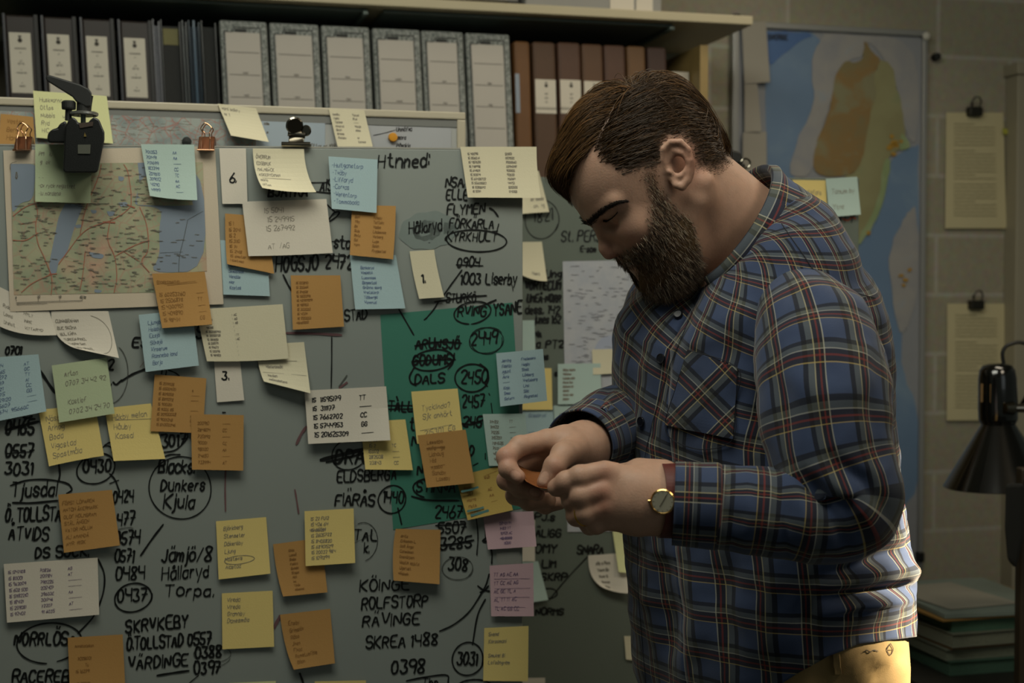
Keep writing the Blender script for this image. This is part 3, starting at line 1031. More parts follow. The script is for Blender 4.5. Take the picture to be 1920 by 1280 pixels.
dr(line((44, 782), (52, 784), (60, 780)), 4); dr(line((562, 1262), (566, 1272), (570, 1284)), 4); dr(line((804, 455), (806, 455)), 2)
ink_on(FRONT, 'marker_writing', W, 3, INK, e_front, I_OFF)
W2 = [(ellipse(205, 700, 36, 55, -60, 80), 1.6), (ellipse(858, 1065, 28, 22, 0, 400), 1.5), (ellipse(398, 1226, 34, 16, 150, 420), 1.2), (ellipse(404, 1228, 30, 20, 20, 90), 1.1),
      (line((640, 1030), (700, 1000)), 1.0), (line((222, 992), (240, 988), (250, 990)), 1.4), (line((636, 724), (650, 704)), 4)]
ink_on(FRONT, 'faded_marker_line', W2, 2, INK_FAINT, e_front, I_OFF)
W3 = [(line((536, 624), (590, 625), (640, 628)), 4.5), (line((423, 880), (422, 920), (423, 958)), 3), (line((553, 918), (556, 935), (560, 962)), 3), (line((556, 832), (564, 814), (574, 800)), 5), (line((637, 727), (650, 717)), 5),
      (line((514, 1176), (520, 1164), (526, 1154)), 6), (line((262, 688), (272, 676)), 1)]
ink_on(FRONT, 'mauve_marker_line', W3, 3, INK_MAUVE, e_front, I_OFF)
V, Fc = ribbons([(ellipse(803, 432, 42, 22, 0, 362, -.1), 26), (ellipse(800, 432, 16, 8, 0, 362, -.1), 22)], 20, taper=False)
obj('wiped_smudge', FRONT.hit(V[:, 0], V[:, 1], .0006), Fc, mat('teal_smudge', '78837f', .5, .08, 40), e_front)

# green sheet taped to the board, with writing on it
V, Fc = patch(FRONT, [(713, 590), (961, 567), (984, 952), (737, 993)], .0002, thick=.0003)
gs = tag(obj('green_sheet', V, Fc, mat('teal_green_sheet', '3f7a68', .45, .04, 6)), 'large teal-green sheet taped to the front board under marker writing', 'sheet of paper')
W = []
wr('RVING', 858, 592, 18, 3.6, sq=.82); dr(ellipse(886, 586, 34, 21, 110, 460, -.2), 2.8); wr('YSANE', 926, 592, 22, 3.8, sq=.78, ang=-.1)
wr('ARUNSJÖ', 779, 654, 18, 4, sq=.85, ang=-.02); dr(line((778, 648), (820, 640), (865, 643)), 3.4)
wr('2449', 884, 646, 23, 3.8, sq=.82, ang=-.05); dr(ellipse(912, 638, 31, 25, 0, 700, -.2, .06), 1.3)
wr('GODUMS', 774, 685, 18, 4.2, sq=.85, ang=-.05); dr(line((772, 678), (810, 674), (854, 674)), 2.8); dr(ellipse(812, 675, 40, 19, 0, 385, -.12), 3); dr(line((852, 662), (850, 680), (840, 692)), 3)
wr('DALS', 778, 720, 17, 4, sq=1.05, ang=-.04); dr(line((776, 690), (767, 705), (770, 718), (780, 722)), 3.4)
wr('2450', 864, 718, 23, 4, sq=.82, ang=-.02); dr(ellipse(885, 708, 32, 26, -20, 350, -.2), 3); dr(line((900, 682), (914, 692), (916, 706), (908, 718), (914, 724)), 3)
wr('2457', 866, 764, 22, 3.8, sq=.84, ang=-.04); wr('TALL', 728, 771, 19, 4, sq=.9); dr(line((724, 760), (774, 760)), 3.4); dr(line((726, 767), (776, 766)), 3.4); dr(line((744, 744), (746, 750)), 5)
wr('245', 868, 800, 20, 4, sq=.85); dr(line((862, 794), (884, 796), (908, 786)), 4); wr('t', 768, 806, 22, 4); wr('N', 772, 834, 20, 4); wr('N', 782, 890, 19, 4)
wr('O', 879, 852, 18, 4); wr('STIRNA', 780, 922, 20, 3.8, sq=.85); dr(ellipse(805, 915, 30, 18, 110, 300), 3); dr(line((772, 930), (800, 938), (860, 938)), 3.4); dr(line((888, 872), (896, 868)), 3); dr(line((910, 850), (910, 860)), 3)
ink_on(FRONT, 'marker_writing', W, 3, INK, gs, .00115)
V, Fc = ribbons([(np.array([(776, 628.), (762, 604)]), 2.8)], 3)

# writing on the side board
W = []
wr('1821', 1001, 416, 22, 2.8, sq=.9, ang=-.1); dr(ellipse(1016, 411, 32, 36, 0, 380, .3), 1.8)
wr('St. PERSA', 1052, 452, 20, 3.4, sq=.95); wr('E-som', 1088, 472, 11, 3.2)
wr('Ung', 1022, 520, 14, 4.4, sq=1.0); wr('VORTECUM', 984, 543, 16, 4.4, sq=1.0); wr('UMEÅ-NORR', 988, 566, 14, 4.4, sq=.82); wr('dess.. 142', 985, 588, 15, 4, sq=.95); wr('junes 162', 1002, 606, 15, 3.6, sq=.95)
wr('NA', 1002, 632, 11, 4); wr('a PT2', 1006, 652, 14, 4, sq=.95); wr('ns', 1018, 674, 10, 4); wr('o', 1040, 704, 10, 4)
wr('0ny', 1004, 952, 10, 4, sq=1.1); wr("PJ.s", 1002, 976, 14, 4, sq=1.1); wr('ÄLIGG', 1004, 1006, 14, 4, sq=.9); wr('OMY', 1003, 1036, 16, 4, sq=1.0); wr('LIM', 1016, 1064, 14, 4, sq=1.0); wr('SKRP', 1014, 1088, 14, 4, sq=1.0)
dr(ellipse(1030, 1112, 15, 9), 2.5); wr('NORMS', 1004, 1152, 12, 4, sq=1.0); wr('SNARA', 1082, 1038, 15, 4, sq=1.05); dr(line((1030, 1124), (1062, 1085), (1102, 1043)), 2.4)
wr('NTY', 1566, 417, 14, 3, sq=1.0)
ink_on(SIDE, 'marker_writing', W, 3, INK, e_side, .0008)
ink_on(SIDE, 'orange_marker_line', [(line((1580, 410), (1590, 414), (1598, 406), (1604, 410)), 3)], 3, mat('orange_marker', 'b0563a', .6), e_side, .0008)

# ------------------------------------------------------------------ county map clipped to the front board
MPL = [(6, 282), (403, 274), (419, 570), (19, 584)]
V, Fc = patch(FRONT, MPL, .0015, thick=.0004, curl=lambda u, v: .0012 * v ** 2)
cm = tag(obj('county_map', V, Fc, paper('map_margin_paper', 'c9bba6')), 'printed county map with a long blue lake, clipped to the upper left of the board', 'map')
T_ = .0032
land = [(20, 307), (380, 304), (388, 508), (290, 515), (292, 548), (26, 553)]
V, Fc = flat_poly(FRONT, land, T_)
obj('map_land', V, Fc, M_ROADMAP, cm)
mb = MB()
for poly in ([(20, 307), (70, 307), (66, 330), (62, 375), (38, 380), (28, 395), (22, 398)], [(122, 382), (158, 383), (150, 400), (138, 430), (131, 455), (124, 478), (110, 488), (106, 512), (96, 515), (92, 495), (97, 470), (104, 435), (110, 405)],
             [(258, 305), (380, 304), (388, 508), (280, 512), (300, 480), (298, 430), (304, 396), (288, 387), (252, 385), (255, 370), (262, 340)], [(222, 380), (238, 378), (240, 386), (226, 388)], [(166, 472), (196, 476), (192, 486), (170, 482)], [(140, 422), (152, 420), (154, 426), (142, 428)],
             [(200, 396), (216, 396), (214, 404), (204, 406)], [(222, 330), (234, 332), (230, 340), (222, 338)], [(170, 393), (182, 394), (180, 400), (172, 400)], [(178, 542), (192, 544), (188, 549), (176, 548)]):
    q = smooth2(np.array(poly + [poly[0]], float))[:-1]
    mb.add(*flat_poly(FRONT, q, T_ + .0003))
mb.build('map_water', M_SEA, cm)
mb = MB()
mb.add(*flat_poly(FRONT, [(258, 345), (272, 330), (300, 345), (296, 368), (268, 376), (258, 366)], T_ + .0005))
mb.add(*flat_poly(FRONT, [(256, 372), (300, 366), (360, 376), (362, 384), (330, 386), (258, 384)], T_ + .0005))
mb.build('map_archipelago', M_ROADMAP, cm)


def not_sea(x, y):
    return not (x > 300 and y > 385) and not (x < 66 and y < 380) and not (104 < x < 140 and 388 < y < 480) and not (x > 285 and y > 505)


V, Fc = names_mesh(FRONT, 330, (24, 312, 300, 546), T_ + .0008, not_sea, 5, 13, 1.2, 3)
V2, F2 = names_mesh(FRONT, 16, (305, 400, 372, 500), T_ + .0008, None, 6, 12, 1.0, 4)
mb = MB().add(V, Fc).add(V2, F2)
V, Fc = ribbons([(np.array([(31, 562.), (31, 567), (155, 563), (155, 558)]), 1.2), (np.array([(31, 570.), (88, 568)]), 1.6), (np.array([(72, 566.), (72, 559)]), 1.2), (np.array([(112, 565.), (112, 559)]), 1.2), (line((19, 318), (19, 306), (31, 303)), 1), (line((31, 335), (29, 331), (31, 320), (33, 331), (31, 335)), 1.6)]
                + words('0', 29, 560, 4) + words('20', 70, 558, 4) + words('40', 110, 558, 4) + words('60 km', 150, 558, 4), 1)
mb.add(FRONT.hit(V[:, 0], V[:, 1], T_ + .0008), Fc)
mb.build('map_lettering', M_NAMES, cm)
rd = [line((64, 376), (72, 400), (66, 420), (70, 455), (82, 480), (96, 514)), line((24, 405), (50, 385), (80, 378)), line((110, 495), (128, 470), (150, 440), (170, 425), (205, 415), (232, 400), (246, 386)), line((246, 384), (246, 360), (240, 320), (232, 308)),
      line((150, 440), (160, 390), (186, 330), (190, 308)), line((96, 514), (98, 535), (96, 552)), line((206, 416), (200, 450), (216, 480), (220, 520), (214, 548)), line((262, 388), (276, 420), (280, 470), (262, 490), (280, 510)), line((24, 450), (48, 452), (72, 436)),
      line((96, 514), (60, 530), (40, 548)), line((40, 420), (66, 415)), line((216, 480), (250, 460), (280, 450)), line((160, 470), (156, 510), (150, 545)), line((230, 470), (262, 490))]
V, Fc = ribbons([(q, 1.5) for q in rd] + [(line((194, 416), (215, 417)), 4), (line((240, 384), (252, 389)), 4), (line((92, 514), (106, 513)), 3)], 1.5)
obj('map_road', FRONT.hit(V[:, 0], V[:, 1], T_ + .0006), Fc, M_ROADRED, cm)
V, Fc = ribbons([(line((352, 412), (344, 450), (336, 480), (335, 510)), 1), (line((352, 412), (380, 396)), 1), (line((300, 474), (342, 472)), .8)], 1)
obj('map_border_line', FRONT.hit(V[:, 0], V[:, 1], T_ + .0006), Fc, INK_FAINT, cm)

# ------------------------------------------------------------------ pale map sheet on the side board
V, Fc = patch(SIDE, [(1055, 490), (1240, 486), (1250, 994), (1064, 997)], .0015)
pm = tag(obj('map_sheet', V, Fc, M_PALEMAP), 'tall pale map sheet on the board behind the man\'s hands and chest', 'map')
V, Fc = names_mesh(SIDE, 120, (1062, 498, 1180, 690), .0026, None, 4, 14, 1.4, 9)
obj('map_lettering', V, Fc, mat('pale_map_names', '8b8c92', .7), pm)
V, Fc = flat_poly(SIDE, smooth2(np.array([(1112, 690), (1112, 660), (1122, 638), (1138, 628), (1160, 630), (1170, 650), (1170, 700), (1112, 700), (1112, 690.)]))[:-1], .0025)
obj('map_water', V, Fc, mat('pale_map_water', 'a3a9bb', .55), pm)

# ------------------------------------------------------------------ tall country map in a frame on the wall
s0, zt = WALL.loc(1376, 40, .02)
s1, zt2 = WALL.loc(1738, 52, .02)
_, zb = WALL.loc(1738, 1066, .02)
wm = tag(empty('wall_map', WALL.world((s0 + s1) / 2, .0, zb), A14), 'tall framed relief map of a long country on the back wall, behind the man', 'map')
hw, hh = (s1 - s0) / 2, zt - zb
MB().box(-hw, hw, -.012, -.001, 0, hh).build('backing', mat('map_backing', '8d9096', .6), wm, local=True)
M_FRAME = mat('silver_profile', '9c9d9b', .35, .03, 10, metallic=.4)
MB().box(-hw - .002, -hw + .013, -.022, -.0015, -.002, hh).box(hw - .010, hw + .002, -.022, -.0015, -.002, hh).box(-hw - .002, hw + .002, -.022, -.0015, hh - .012, hh + .002).box(-hw - .002, hw + .002, -.022, -.0015, -.004, .008).build('frame', M_FRAME, wm, local=True, bevel=.002)
cs = MB().lathe([(.002, 0), (.009, 0), (.010, .004), (.006, .008), (.001, .009)], (hw - .004, -.022, hh - .012), (0, -1, 0), 16)
cs.build('corner_cap', mat('white_plastic', 'c9c6bc', .4), wm, local=True)
for (cx_, cz_) in ((-hw + .005, hh + .004), (hw - .006, .030)):
    MB().box(cx_ - .008, cx_ + .008, -.030, -.004, cz_ - .012, cz_ + .012).build('mounting_clip', mat('black_plastic', '121311', .45), wm, local=True, bevel=.003)


def relief(name, stops, scale):
    m = bpy.data.materials.new(name)
    m.use_nodes = True
    nt = m.node_tree
    b = nt.nodes['Principled BSDF']
    b.inputs['Roughness'].default_value = .5
    tc = nt.nodes.new('ShaderNodeTexCoord')
    n = nt.nodes.new('ShaderNodeTexNoise')
    n.inputs['Scale'].default_value = scale
    n.inputs['Detail'].default_value = 7
    n.inputs['Distortion'].default_value = .4
    r = nt.nodes.new('ShaderNodeValToRGB')
    while len(r.color_ramp.elements) < len(stops):
        r.color_ramp.elements.new(.5)
    for e_, (p, c) in zip(r.color_ramp.elements, stops):
        e_.position = p
        e_.color = (*lin(c), 1)
    nt.links.new(tc.outputs['Object'], n.inputs['Vector'])
    nt.links.new(n.outputs['Fac'], r.inputs['Fac'])
    nt.links.new(r.outputs['Color'], b.inputs['Base Color'])
    return m


M_ATL = relief('map_open_sea', [(.3, '66809f'), (.55, '6c85a3'), (.7, '7b92a9')], 6)
M_DEEP = relief('map_deep_sea', [(.35, '41639a'), (.7, '4f70a0')], 6)
M_NBR = relief('map_neighbour_land', [(.3, '8d8f95'), (.6, '9c9a98'), (.8, '8d9aa8')], 14)
M_MTN = relief('map_mountain_land', [(.38, '80744f'), (.5, '8b7043'), (.6, '868262')], 11)
M_LOW = relief('map_low_land', [(.35, '8a8660'), (.6, '929069'), (.75, '7e8a66')], 9)
M_COAST = relief('map_green_coast', [(.35, '84976a'), (.6, '92a078')], 18)
B_ = .0235 - .02 + .013


def wpoly(pts, off, fine=True):
    q = np.array(pts + [pts[0]], float)
    q = smooth2(q)[:-1] if fine else q[:-1]
    r = np.random.default_rng(len(pts))
    if fine:
        q = q + r.uniform(-1.6, 1.6, q.shape)
    return flat_poly(WALL, q, off)


def wpart(name, polys, m, off):
    mb = MB()
    for p in polys:
        mb.add(*wpoly(p, off))
    return mb.build(name, m, wm)


wpart('map_sea', [[(1436, 58), (1540, 60), (1545, 120), (1530, 200), (1510, 260), (1490, 320), (1470, 400), (1440, 420), (1436, 250)], [(1722, 270), (1722, 520), (1690, 560), (1690, 700), (1722, 760), (1722, 960), (1560, 960), (1560, 500), (1610, 440), (1640, 410), (1660, 340), (1668, 300), (1690, 285)]], M_ATL, .0125)
wpart('map_deep_water', [[(1437, 59), (1532, 61), (1500, 78), (1470, 100), (1440, 130)]], M_DEEP, .0135)
wpart('map_neighbour', [[(1545, 62), (1722, 70), (1722, 272), (1700, 260), (1690, 200), (1675, 140), (1640, 85), (1620, 75), (1618, 110), (1590, 110), (1570, 150), (1555, 200), (1540, 235), (1525, 330), (1480, 330), (1484, 300), (1500, 250), (1530, 190), (1520, 130), (1530, 90)],
                           [(1700, 400), (1722, 380), (1722, 560), (1690, 640), (1672, 560), (1665, 470)]], M_NBR, .0140)
wpart('map_mountains', [[(1621, 77), (1640, 100), (1652, 112), (1640, 140), (1646, 180), (1630, 230), (1625, 290), (1605, 330), (1523, 330), (1528, 275), (1542, 240), (1556, 205), (1564, 145), (1585, 112), (1606, 118), (1618, 110)]], M_MTN, .0150)
wpart('map_lowland', [[(1652, 112), (1672, 120), (1680, 160), (1692, 205), (1700, 260), (1688, 280), (1665, 295), (1660, 340), (1640, 410), (1615, 450), (1600, 460), (1570, 400), (1580, 330), (1605, 325), (1622, 285), (1628, 225), (1645, 180), (1638, 140)]], M_LOW, .0155)
wpart('map_coast', [[(1664, 296), (1670, 300), (1664, 350), (1648, 405), (1622, 448), (1606, 462), (1616, 430), (1640, 395), (1652, 345), (1655, 310)], [(1690, 250), (1708, 270), (1700, 280), (1686, 282)]], M_COAST, .0162)
mb = MB()
for (x, y, r_) in [(1672, 256, 6), (1676, 268, 10), (1668, 276, 8), (1680, 272, 8), (1676, 288, 6), (1690, 265, 5), (1628, 436, 6), (1690, 516, 6), (1698, 524, 6), (1694, 534, 5), (1706, 505, 6)]:
    q = [(x + r_ * random.uniform(.5, 1.1) * math.cos(t), y + r_ * random.uniform(.4, .9) * math.sin(t)) for t in np.linspace(0, 2 * math.pi, 9)[:-1]]
    mb.add(*flat_poly(WALL, smooth2(np.array(q + [q[0]]))[:-1], .0170))
mb.build('map_towns', mat('map_town_ochre', 'a8822c', .55), wm)
V, Fc = ribbons(words('SVERIGE', 1441, 74, 9, jit=.05, slant=0), 1.8)
obj('map_title', WALL.hit(V[:, 0], V[:, 1], .0165), Fc, mat('map_title_ink', '2c3444', .6), wm)

# papers hanging over the left edge of the wall map
for c, lab in (([(1391, 44), (1436, 40), (1444, 154), (1396, 157)], 'grey-white sheet on the upper left edge of the wall map'), ([(1396, 158), (1420, 157), (1428, 246), (1396, 248)], 'small white sheet midway down the left edge of the wall map'),
               ([(1393, 249), (1437, 247), (1438, 330), (1393, 332)], 'lowest white sheet on the left edge of the wall map, above the shoulder')):
    V, Fc = patch(WALL, c, .0235, curl=lambda u, v: .006 * v ** 2 * u)
    tag(obj('paper_sheet', V, Fc, paper('greyish_sheet', 'a29d92')), lab, 'sheet of paper', 'sheets along the wall map edge')


# typed sheets on the wall, each under a dark bulldog clip
def wall_sheet(c, clip, lab, lab2, flag=None):
    V, Fc = patch(WALL, c, .004, curl=lambda u, v: .004 * v)
    o = tag(obj('typed_sheet', V, Fc, paper('aged_cream_sheet', 'c4bb96')), lab, 'sheet of paper', 'typed sheets clipped to the wall')
    c = np.array(c, float)
    pol = []
    for k in range(26):
        v = .10 + .03 * k + (.02 if k > 6 else 0) + (.02 if k > 15 else 0)
        if v > .92:
            break
        u1 = .85 if (k % 7) else .5
        a = (c[0] * (1 - .14) + c[1] * .14) * (1 - v) + (c[3] * (1 - .14) + c[2] * .14) * v
        b = (c[0] * (1 - u1) + c[1] * u1) * (1 - v) + (c[3] * (1 - u1) + c[2] * u1) * v
        n_ = 24
        q = a + (b - a) * np.linspace(0, 1, n_)[:, None]
        q[:, 1] += np.random.default_rng(k).uniform(-.7, .7, n_)
        pol.append(q)
    V, Fc = ribbons(pol, 1.5)
    vv = (V[:, 1] - c[0, 1]) / (c[3, 1] - c[0, 1])
    obj('typed_text', WALL.hit(V[:, 0], V[:, 1], .0052 + .004 * vv), Fc, mat('faded_type', '8b8366', .8), o)
    e = wall_thing('bulldog_clip', clip[0], clip[1], .012, lab2, 'clip', 'dark clips holding the typed sheets')
    m = mat('dull_black_metal', '2e2d26', .4, metallic=.5)
    MB().box(-.018, .018, -.010, .010, -.010, .012).build('jaw', m, e, local=True, bevel=.003)
    MB().tube([(-.010, -.004, .008), (-.012, -.010, .024), (-.006, -.012, .034), (.006, -.012, .034), (.012, -.010, .024), (.010, -.004, .008)], .002, 8).build('handle', m, e, local=True)
    MB().lathe([(.001, 0), (.003, 0), (.003, .004), (.001, .004)], (0, .012, .02), (0, -1, 0), 10).build('hanging_pin', m, e, local=True)


wall_sheet([(1774, 211), (1881, 211), (1887, 428), (1772, 428)], (1827, 210), 'cream typed sheet clipped to the wall, upper of two', 'dark clip above the upper typed sheet')
wall_sheet([(1776, 569), (1886, 569), (1888, 788), (1775, 788)], (1830, 572), 'cream typed sheet clipped to the wall behind the lamp, lower of two', 'dark clip above the lower typed sheet')
V, Fc = patch(WALL, [(1880, 240), (1890, 242), (1889, 252), (1880, 251)], .010)
tag(obj('index_flag', V, Fc, paper('lime_flag', 'a8a848')), 'tiny lime sticky flag on the edge of the upper typed sheet', 'sticky flag')
disc(WALL, 1751, 108, 7, .02, 0.0, 'wall_peg', mat('black_plastic', '121311', .45), 'small black peg in the wall right of the framed map', 'peg')
# ------------------------------------------------------------------ sticky notes and cards
NOTE_MAT = {'Y': P_YEL, 'L': P_LEM, 'O': P_ORG, 'T': P_TAN, 'B': P_BLU, 'G': P_GRN, 'M': P_MNT, 'C': P_CRM, 'W': P_WHT, 'P': P_PNK}
PEN_FOR = {'O': PEN_BROWN, 'T': PEN_BROWN, 'B': PEN_BLUE, 'P': PEN_MAUVE}
GRP = {'Y': 'yellow sticky notes', 'L': 'pale lemon sticky notes', 'O': 'orange sticky notes', 'T': 'orange sticky notes', 'B': 'pale blue sticky notes', 'G': 'pale green sticky notes', 'M': 'pale blue sticky notes',
       'C': 'cream paper slips', 'W': 'white cards', 'P': 'pink sticky notes'}


def note(pl, c, kind, label, rows=(), lay=1, curl=.004, side=0.0, bow=None, pen=None, pw=.95, hs=.55, m0=.10, top=.10, cols=None, name=None, extra=None, pitch=None, corner=0.0):
    """paper slip stuck along its top edge; c = TL,TR,BR,BL pixels on plane pl; curl lifts the free end, side lifts right(+)/left(-)"""
    c = np.array(c, float)
    base = .0012 + lay * .0013
    N = 10
    bow = bow or {}

    def edge(a, b, off, t):
        mid = (a + b) / 2 + np.array(off, float) * 2
        t = t[..., None]
        return (1 - t) ** 2 * a + 2 * t * (1 - t) * ((a + b) / 2 * 1.0 + (mid - (a + b) / 2)) + t ** 2 * b

    def Pm(u, v):
        T = edge(c[0], c[1], bow.get('T', (0, 0)), u)
        Bm = edge(c[3], c[2], bow.get('B', (0, 0)), u)
        Lf = edge(c[0], c[3], bow.get('L', (0, 0)), v)
        R = edge(c[1], c[2], bow.get('R', (0, 0)), v)
        U, Vv = u[..., None], v[..., None]
        return (1 - Vv) * T + Vv * Bm + (1 - U) * Lf + U * R - ((1 - U) * (1 - Vv) * c[0] + U * (1 - Vv) * c[1] + U * Vv * c[2] + (1 - U) * Vv * c[3])

    ph = random.uniform(0, 6.28)

    def off(u, v):
        o = base + curl * v ** 2 * (1 + .25 * np.sin(2 * u + ph))
        if side:
            o = o + abs(side) * v * ((u if side > 0 else 1 - u) ** 2)
        if corner:
            o = o + corner * (np.clip(u - .55, 0, 1) * np.clip(v - .4, 0, 1)) * 3
        return o
    u, v = np.meshgrid(np.linspace(0, 1, N + 1), np.linspace(0, 1, N + 1))
    P = Pm(u, v)
    A = pl.hit(P[..., 0], P[..., 1], off(u, v) + .00022).reshape(-1, 3)
    Bk = pl.hit(P[..., 0], P[..., 1], off(u, v)).reshape(-1, 3)
    V, Fc = close_grid(A, Bk, N, N)
    nm = name or ('paper_card' if kind in 'WC' else 'sticky_note')
    o = tag(obj(nm, V, Fc, NOTE_MAT[kind], smooth=False), label, 'card' if nm == 'paper_card' else 'sticky note', GRP[kind])
    w = np.linalg.norm(c[1] - c[0])
    h = np.linalg.norm(c[3] - c[0])
    polys = []
    if rows:
        pt = pitch or (h * (1 - top - .08) / max(len(rows), 1))
        cap = pt * hs
        for i, r in enumerate(rows):
            y = h * top + pt * (i + .75)
            parts = r.split('|')
            cl = cols or [m0, .6]
            for k, p in enumerate(parts):
                strike = p.startswith('~')
                p = p.lstrip('~')
                if not p:
                    continue
                x = w * cl[k]
                if p == '_':
                    polys.append(np.array([(x, y - cap * .4), (x + w * .14, y - cap * .5)]))
                    continue
                sq = .82
                wd = sum((glyph(ch)[1] + 1.5 if ch != ' ' else 3) for ch in p) * sq * cap / 6
                lim = (w * (cl[k + 1] if k + 1 < len(parts) else 1.0) - x) - 3
                if wd > lim:
                    sq *= lim / wd
                polys += words(p, x, y, cap, sq=sq, jit=.4, slant=.15, ang=random.uniform(-.03, .02))
                if strike:
                    for q_ in range(3):
                        polys.append(np.array([(x - 2, y - cap * (.3 + .2 * q_)), (x + min(wd, lim), y - cap * (.35 + .15 * q_))]))
    if extra:
        for q in extra:
            q = np.asarray(q, float)
            polys.append(q * np.array([w, h]))
    if polys:
        V2, F2 = ribbons(polys, pw)
        uu, vv = np.clip(V2[:, 0] / w, .01, .99), np.clip(V2[:, 1] / h, .01, .99)
        Q = Pm(uu, vv)
        obj('handwriting', pl.hit(Q[:, 0], Q[:, 1], off(uu, vv) + .0006), F2, pen or PEN_FOR.get(kind, PENCIL), o)
    return o


def num(k, pref='15', tail=('|AT', '|TT', '|_', '|CC', '|GG', '|AC', '|_', '|AA')):
    r = random.Random(k)
    return lambda n: [f'{pref} {r.randint(10**5, 10**8)}' + tail[r.randint(0, len(tail) - 1)] for _ in range(n)]


# on the notice board's top rail
note(BACK, [(62, 170), (200, 180), (212, 269), (68, 258)], 'L', 'large pale lemon note behind the black clamp, hanging from the back board\'s top rail', ['Huskvarna', 'Ottos', 'Nubbis    wnt', 'Ryd', 'HIC   hu'], 3, .004, m0=.08)
note(BACK, [(1, 213), (62, 219), (66, 272), (-2, 270)], 'O', 'orange note at the far left, upper corner, on the map behind a copper clip', ['Vester', 'Berg', 'Hany'], 2, .003, m0=.2)
note(BACK, [(408, 194), (480, 203), (504, 266), (433, 254)], 'C', 'cream slip slanting from the rail left of the bulldog clip', ['vard balkry', 'nr 1'], 4, .018, m0=.06, hs=.5, pitch=12, top=.04, name='paper_slip')
note(BACK, [(616, 203), (683, 207), (699, 275), (633, 275)], 'C', 'cream slip with two columns of words right of the bulldog clip', ['lundby|Ystad', 'Hoby|Ryd', 'Torsas|_', 'Alnaryd|Vaxjo', 'Bron|Alme', 'Broms|', 'Rodeby|nr', ' |torsas'], 4, .006, cols=[.08, .62], name='paper_slip')

# on the county map
note(FRONT, [(66, 270), (172, 271), (170, 381), (66, 378)], 'G', 'pale green note under the clamp on the county map', ['PM   iu', ' g  ok', '', '- -', '-av ryck registret', '-lu nordens'], 4, .003, m0=.06, hs=.5)
note(FRONT, [(264, 270), (364, 271), (370, 375), (281, 367)], 'M', 'pale mint note with number columns on the county map, curling off the paper', ['701353|AA', '701491|AA', '701699|_', '183399|CC', '209810|TC', '309012|AA', '41290|AC', '49919|_'], 4, .012, cols=[.06, .58], pen=PEN_BLUE, bow={'B': (0, 2)})
note(FRONT, [(285, 513), (384, 509), (398, 608), (304, 615)], 'O', 'orange note with underlined heading on the lower right corner of the county map', ['Blaskamerup', '', '15 60253260|_', '15 2506878|TT', '15 4300951|_', '15 409890|_', '15 98471|EG'], 6, .006, m0=.08, cols=[.06, .78], extra=[[(.2, .20), (.8, .17)], [(.25, .225), (.82, .195)]])
# upper middle of the front board
note(FRONT, [(411, 278), (461, 278), (464, 382), (417, 382)], 'W', 'narrow white slip numbered 6 at the top of the board', [' 6.'], 1, .002, pen=INK, pw=3.2, hs=.26, pitch=62, top=.18, m0=.2, name='paper_slip')
note(FRONT, [(474, 278), (570, 279), (593, 360), (492, 352)], 'C', 'bright cream note at the top edge curling up strongly at its free end', ['ÖVERRUM', 'EDSBRUK', 'MALMBÄCK', 'ASKERYD.MAN', 'mario', 'aften'], 3, .026, m0=.05, hs=.5, bow={'L': (-4, 6), 'R': (-5, 4), 'B': (0, 3)}, extra=[[(.1, .66), (.64, .66)]])
note(FRONT, [(422, 400), (500, 406), (514, 513), (426, 495)], 'O', 'orange note half hidden under the upper left white card', ['15 1', '15 2041', '15 2', '15 3110', '15 71', '15 2418', '15 amster', 'Hastvea'], 2, .004, m0=.08, bow={'L': (-1, 8)})
note(FRONT, [(413, 450), (500, 455), (506, 555), (419, 552)], 'B', 'pale blue note partly under an orange note beside the county map', ['', '', '', 'Nisses', 'Skeppsas', 'Vendas', 'Nar', 'Kastas'], 1, .002, m0=.14)
note(FRONT, [(454, 378), (612, 373), (624, 474), (466, 480)], 'W', 'white card with a scribbled-out line and the initials AT/AG', [' 15 5041', ' ~15 249915', ' 15 267992', '', ' AT  /AG'], 5, .003, m0=.22, hs=.55, bow={'B': (0, 1)})
note(FRONT, [(656, 478), (742, 478), (760, 578), (666, 580)], 'B', 'pale blue note with a list of villages below an orange note, left of slip 1', ['', 'Bankeryd', 'Vimpeta', 'Luesnass', 'Bogestad', 'Gränna skog', 'Vretstorp', 'Tällberga', 'Vaverud'], 1, .004, m0=.2)
note(FRONT, [(660, 384), (742, 386), (737, 486), (656, 478)], 'O', 'orange note of two columns overlapping blue notes above and below', ['', 'Barl|runeby', 'Ylby|Toftaby', 'Bo|Vadbo', 'Sula|Lindesnas', 'Rota|Varberg', 'Sal|Lugo', 'Varn|Salen', ' |Ryggestad'], 3, .004, cols=[.08, .5], bow={'R': (1, 0)})
note(FRONT, [(616, 293), (708, 299), (706, 399), (622, 391)], 'B', 'pale blue note with dashed list near the top of the board beside a heading', ['-Hultganstorp', '-Tväby', '-Liffaryd', '-Corvas', '-Werentorp', '-Tommaboda'], 5, .003, m0=.06, hs=.6)
note(FRONT, [(768, 471), (814, 468), (833, 557), (786, 560)], 'C', 'narrow cream slip numbered 1, leaning right', [' 1.'], 1, .006, pen=INK, pw=3.2, hs=.28, pitch=58, top=.22, m0=.14, name='paper_slip', bow={'L': (-2, -2), 'R': (-2, -2)})
note(FRONT, [(863, 275), (1006, 275), (1014, 371), (877, 370)], 'C', 'wide cream note hanging over the board\'s upper right corner', ['15 40095|50551', '15 0060 N|50752C', '15 487530|7000560', '15 148998|33940MR', '15 64909|905155', '15 112879|92820', '15 60438722|756164', '15 50628552|49751', '15 8288592|505505', '15 501N|540155'], 2, .008, cols=[.08, .58], hs=.5, bow={'R': (-2, 0)})
